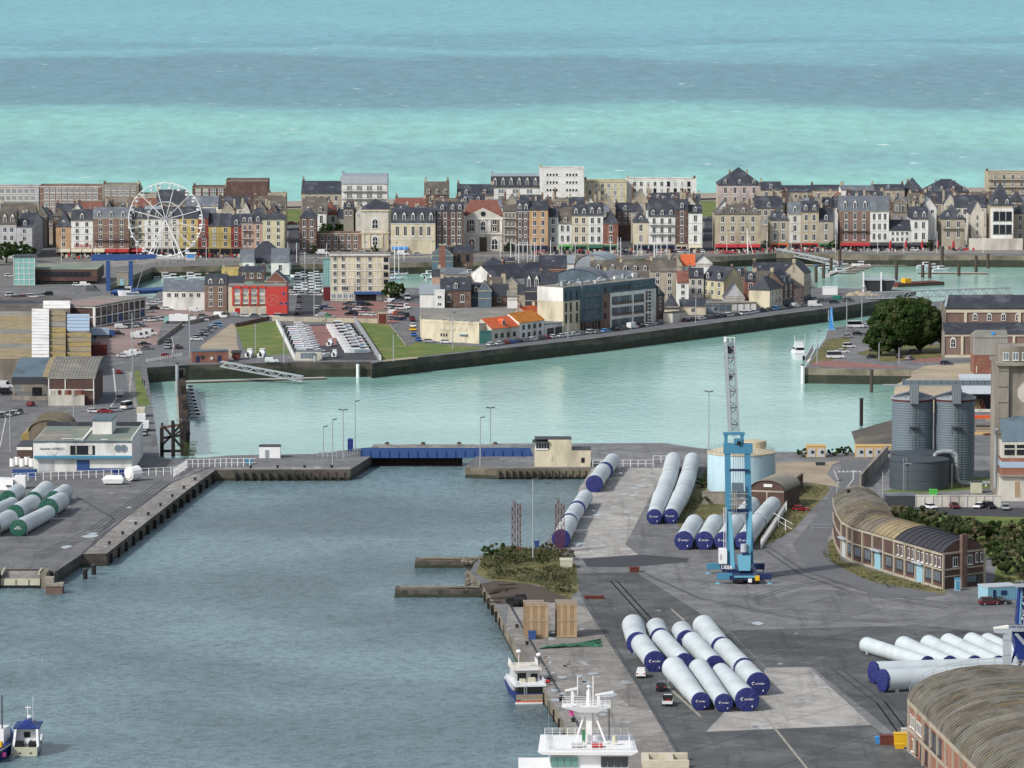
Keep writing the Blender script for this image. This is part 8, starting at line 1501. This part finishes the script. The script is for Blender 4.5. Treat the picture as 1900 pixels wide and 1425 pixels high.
for a_ in[(0,8,0,1.2),(0,8,-7,-5.8),(0,1.2,-5.79,-.01),(4.2,5.4,-5.79,-.01)]:MB('canvas').box(*a_,0,1.3).build('beam',t)
for i in range(9):q=P(ru(910,950),ru(1085,1120));t=tag(MB('timber').hexa([(-2,0,.05),(2,.2,.05),(2,.5,.05),(-2,.4,.05)],[(-2,0,.3),(2,.2,.4),(2,.5,.4),(-2,.4,.3)]).build('timber_baulk',None,q,ru(-1,1)),'loose dark timber baulk on the rotting timber quay','timber','loose baulks on the timber quay')
for i in range(26):
 q=P(ru(866,900),ru(1030,1088),-ru(.2,2.5));r=ru(.6,1.3);mb=MB('rockm').lathe([(0,-r),(r*.8,-r*.5),(r,0),(r*.7,r*.5),(0,r*.7)],7);mb.v=[(x*ru(.75,1.2),y*ru(.75,1.2),z*ru(.7,1.1))for x,y,z in mb.v];tag(mb.build('boulder',None,q,ru(0,6)),'grey boulder on the sloping bank between the two jetties','boulder','boulders on the bank')
for i,x in enumerate((1652,1681,1711,1740,1769)):q=P(x,464);t=thing('parasol',f'closed red parasol with pale top on the promenade, {ORD[i]} from the west','parasol',q,0,'closed red parasols');MB('redcanvas').lathe([(.5,.6),(.62,1.6),(.45,3.6),(.15,4.3)],8).build('canopy',t);MB('steel').tube((0,0,0),(0,0,4.7),.1,n=6).build('pole',t)
for i,x in enumerate((1462,1475)):q=P(x,463);t=thing('parasol',['closed yellow parasol, left of two','closed yellow parasol, right of two'][i]+' before the slim grey house','parasol',q);MB('yellowpaint').lathe([(.7,.5),(.6,2),(.1,3.2)],8).build('canopy',t);MB('steel').tube((0,0,0),(0,0,3.4),.1,n=6).build('pole',t)
mb=MB('darkgrey');ms=['darkgrey','black','steel','woodgrey','redcanvas','offwhite']
for i in range(900):
 x=rc([ru(110,450),ru(980,1300),ru(1330,1545),ru(1560,1830)]);y=477-.0095*x+ru(0,5.5);q=P(x,y);h=ru(.5,1.6);mb.use(rc(ms));mb.box(q.x,q.x+ru(.4,1.2),q.y,q.y+.6,.03,h)
kind(mb.build('terrace_furniture'),'stuff')
def crown_mesh(mb,c,rx,ry,rz_,ncl,nl,ls,mats,fl=.55):
 for k in range(ncl):
  u=Vector((random.gauss(0,1),random.gauss(0,1),random.gauss(0,1))).normalized();rr=ru(fl,1.0)**.7
  cc=Vector((u.x*rx*rr,u.y*ry*rr,u.z*rz_*rr*(1 if u.z>0 else.75)))+c;cr=min(rx,rz_)*ru(.15,.3);mb.use(rc(mats))
  for j in range(nl):
   d_=Vector((random.gauss(0,1),random.gauss(0,1),random.gauss(0,1))).normalized()*cr*ru(.55,1.05);d_.z*=.75;o=cc+d_;a_=Vector((random.gauss(0,1),random.gauss(0,1),random.gauss(0,1))).normalized();n_=(d_.normalized()+a_*.7).normalized();s1=n_.cross(a_).normalized()*ls*ru(.6,1.3);s2=n_.cross(s1).normalized()*ls*ru(.4,.8)
   mb.face([o-s1,o+s2,o+s1,o-s2])
def tree(label,px,py,h,r,cat='tree',name='broadleaf_tree',mats=('leaf','leaf','leaf2'),ncl=60,nl=110,ls=.42,trunk=.22,ry=None,group=None):
 t=thing(name,label,cat,P(px,py),0,group);th=h*trunk;tb=MB('bark').tube((0,0,-.2),(.2,0,th+h*.2),r*.06+.1,r*.03+.05,8)
 for i in range(6):q=i*1.05;tb.tube((.1,0,th),(r*.6*math.cos(q),r*.6*math.sin(q),th+h*.35),r*.03+.04,.04,6)
 tb.build('trunk',t);mb=MB(mats[0]);crown_mesh(mb,Vector((0,0,th+(h-th)*.5)),r,ry or r,(h-th)*.5,ncl,nl,ls,mats);mb.build('crown',t)
tree('big dense dark green tree, taller left one on the point by church',1664,656,18.5,8.6,ncl=260,nl=130,ls=.45,trunk=.03);tree('big dense dark green tree merging at right towards the church',1706,654,17.5,8.2,ncl=250,nl=130,ls=.45,trunk=.03);tree('lower front tree at left of the dark group',1632,660,11,5,ncl=80,nl=130,ls=.45,trunk=.03)
tree('dark rounded tree at right foot of the cream hotel',731,560,7.5,4.6,ncl=50,nl=90);tree('dark tree over the arcade wall, left of two',606,452,9,3.6,ncl=45,nl=80,trunk=.3);tree('dark tree over the arcade wall, right of two',637,450,9,4,ncl=45,nl=80,trunk=.3)
for i,(x,y,h,r)in enumerate([(12,488,9,5),(34,486,8.5,4.6),(54,487,7,3.5),(-6,492,8,5)]):tree(f'dark green quay tree by the glass tower, {["second tallest", "tallest", "smallest rightmost", "cut by the picture edge"][i]}',x,y,h,r,ncl=45,nl=70,group='dark quay trees')
for i,(x,y)in enumerate([(945,469),(1280,466),(1420,466),(1546,465),(1725,464),(582,474),(695,474)]):tree(f'small clipped promenade tree, {ORD[i]} listed, before {["the striped brick house", "the cream awning", "the beige hotel corner", "the beige block end", "the grey awning", "the brick pavilion", "the stone pavilion"][i]}'.replace(f', {ORD[i]} listed,',''),x,y,4.6,1.7,ncl=20,nl=40,ls=.35,group='clipped promenade trees')
for i,(x,y,h,r)in enumerate([(928,1040,3.8,4.2),(908,1052,2.2,3),(962,1044,2.0,2.6),(1000,1043,1.6,2.6),(1024,1060,1.0,2.2),(975,1062,.8,2.4),(1012,1074,.9,2.6),(1040,1080,1.5,2),(1048,1098,2.0,1.8),(938,1066,.9,2.6),(1020,1030,2.6,3),(1050,1036,2,2.5)]):tree(f'{["dark green", "olive", "dry brownish"][i % 3]} scrub bush on the quay corner, {ORD[i]} from the water',x,y,h,r,'bush','scrub_bush',(('leaf','leaf2'),('leaf2','leafdry'),('leafdry','leafdry','leaf2'))[i%3 if i>2 else 0 if i==0 else 1],40,210,.17,.03,r*2.2,'scrub bushes on quay corner')
for i in range(24):
 x=1668+(i%8)*33+ru(-10,10);y=996+(i//8)*32+ru(-8,8)+max(0,(x-1790))*.12
 if x<1850 and y>985+(x-1640)*.28:y=975+(x-1640)*.12
 tree(f'{["olive", "dark green", "yellowish", "dull green"][i % 4]} young tree in the thicket behind curved warehouse, {["back", "middle", "front"][i // 8]} row {ORD[i % 8]} from the tanks',x,y,ru(3.2,5.8),ru(2.6,4.2),'tree','thicket_tree',(('leaf2','leafdry'),('leaf','leaf2'),('leafdry','leaf2'),('leaf2',))[i%4],36,75,.34,.12,None,'thicket behind curved warehouse')
for i,(x,y)in enumerate([(1490,848),(1548,846),(1570,845),(1304,905),(1312,935)]):tree(f'small dark bush {["left of yellow cabins", "between yellow cabins, first", "between yellow cabins, second", "beside the light blue tank", "at foot of the bund wall"][i]}',x,y,2.6,1.8,'bush','bush',('leaf','leaf2'),16,40,.3,.05)
mb=MB('leafdry')
from mathutils import noise
def tufts(n,poly,m,h):
 xs,ys=[p[0]for p in poly],[p[1]for p in poly];k=0
 while k<n:
  x,y=ru(min(xs),max(xs)),ru(min(ys),max(ys));ins=False
  for(x0,y0),(x1,y1)in zip(poly,poly[1:]+poly[:1]):
   if(y0>y)!=(y1>y)and x<(x1-x0)*(y-y0)/(y1-y0)+x0:ins=not ins
  k+=1
  if not ins:continue
  q=P(x,y);d_=noise.noise((q.x*.12,q.y*.06,3.1))+.35
  if random.random()>d_+.45:continue
  mb.use(rc(m));hh=h*max(.25,d_+.4)
  for j in range(3):
   a_=ru(0,3.14);s_=ru(.06,.2);o=q+Vector((ru(-.4,.4),ru(-.6,.6),0));mb.face([(o.x-s_*math.cos(a_),o.y-s_*math.sin(a_),.03),(o.x+s_*math.cos(a_),o.y+s_*math.sin(a_),.03),(o.x+ru(-.3,.3),o.y,hh*ru(.4,1.3))])
tufts(6500,[(896,1036),(938,1016),(1024,1022),(1066,1046),(1072,1092),(1056,1110),(1030,1100),(1000,1084),(940,1076),(905,1074)],['leafdry','leafdry','leaf2'],.8)
tufts(1500,[(1290,905),(1318,860),(1315,930),(1368,940),(1265,985),(1255,970)],['leafdry','leaf2'],.45);tufts(2200,[(1390,945),(1480,900),(1535,902),(1470,985),(1420,1012),(1400,1010)],['leaf2','leafdry'],.45);tufts(2600,[(1520,1020),(1545,1000),(1560,1040),(1680,1075),(1755,1098),(1640,1090),(1540,1045)],['leafdry','leaf2'],.5);tufts(2600,[(1660,960),(1900,970),(1900,1100),(1845,1095),(1850,1040),(1700,990)],['leaf2','leafdry'],.7);tufts(250,[(340,818),(365,820),(362,850),(342,850)],['leaf2'],.4);tufts(900,[(1503,676),(1533,630),(1575,625),(1580,640),(1545,668)],['leafdry','leaf2'],.25)
kind(mb.build('rough_grass'),'stuff')
for i,(x,y)in enumerate(((265,714),(268.5,716))):
 q=P(x,y);mb=MB('black');pr=[(.09,0),(.1,.45),(.15,.85),(.19,1.1),(.22,1.4),(.1,1.5),(.09,1.55),(.12,1.65),(.1,1.75),(0,1.8)]
 t=thing('person',['person in dark clothes on the grass strip, left of a pair','person in dark clothes on the grass strip, right of a pair'][i],'person',q);mb.lathe(pr,10);mb.build('body',t,smooth=True)
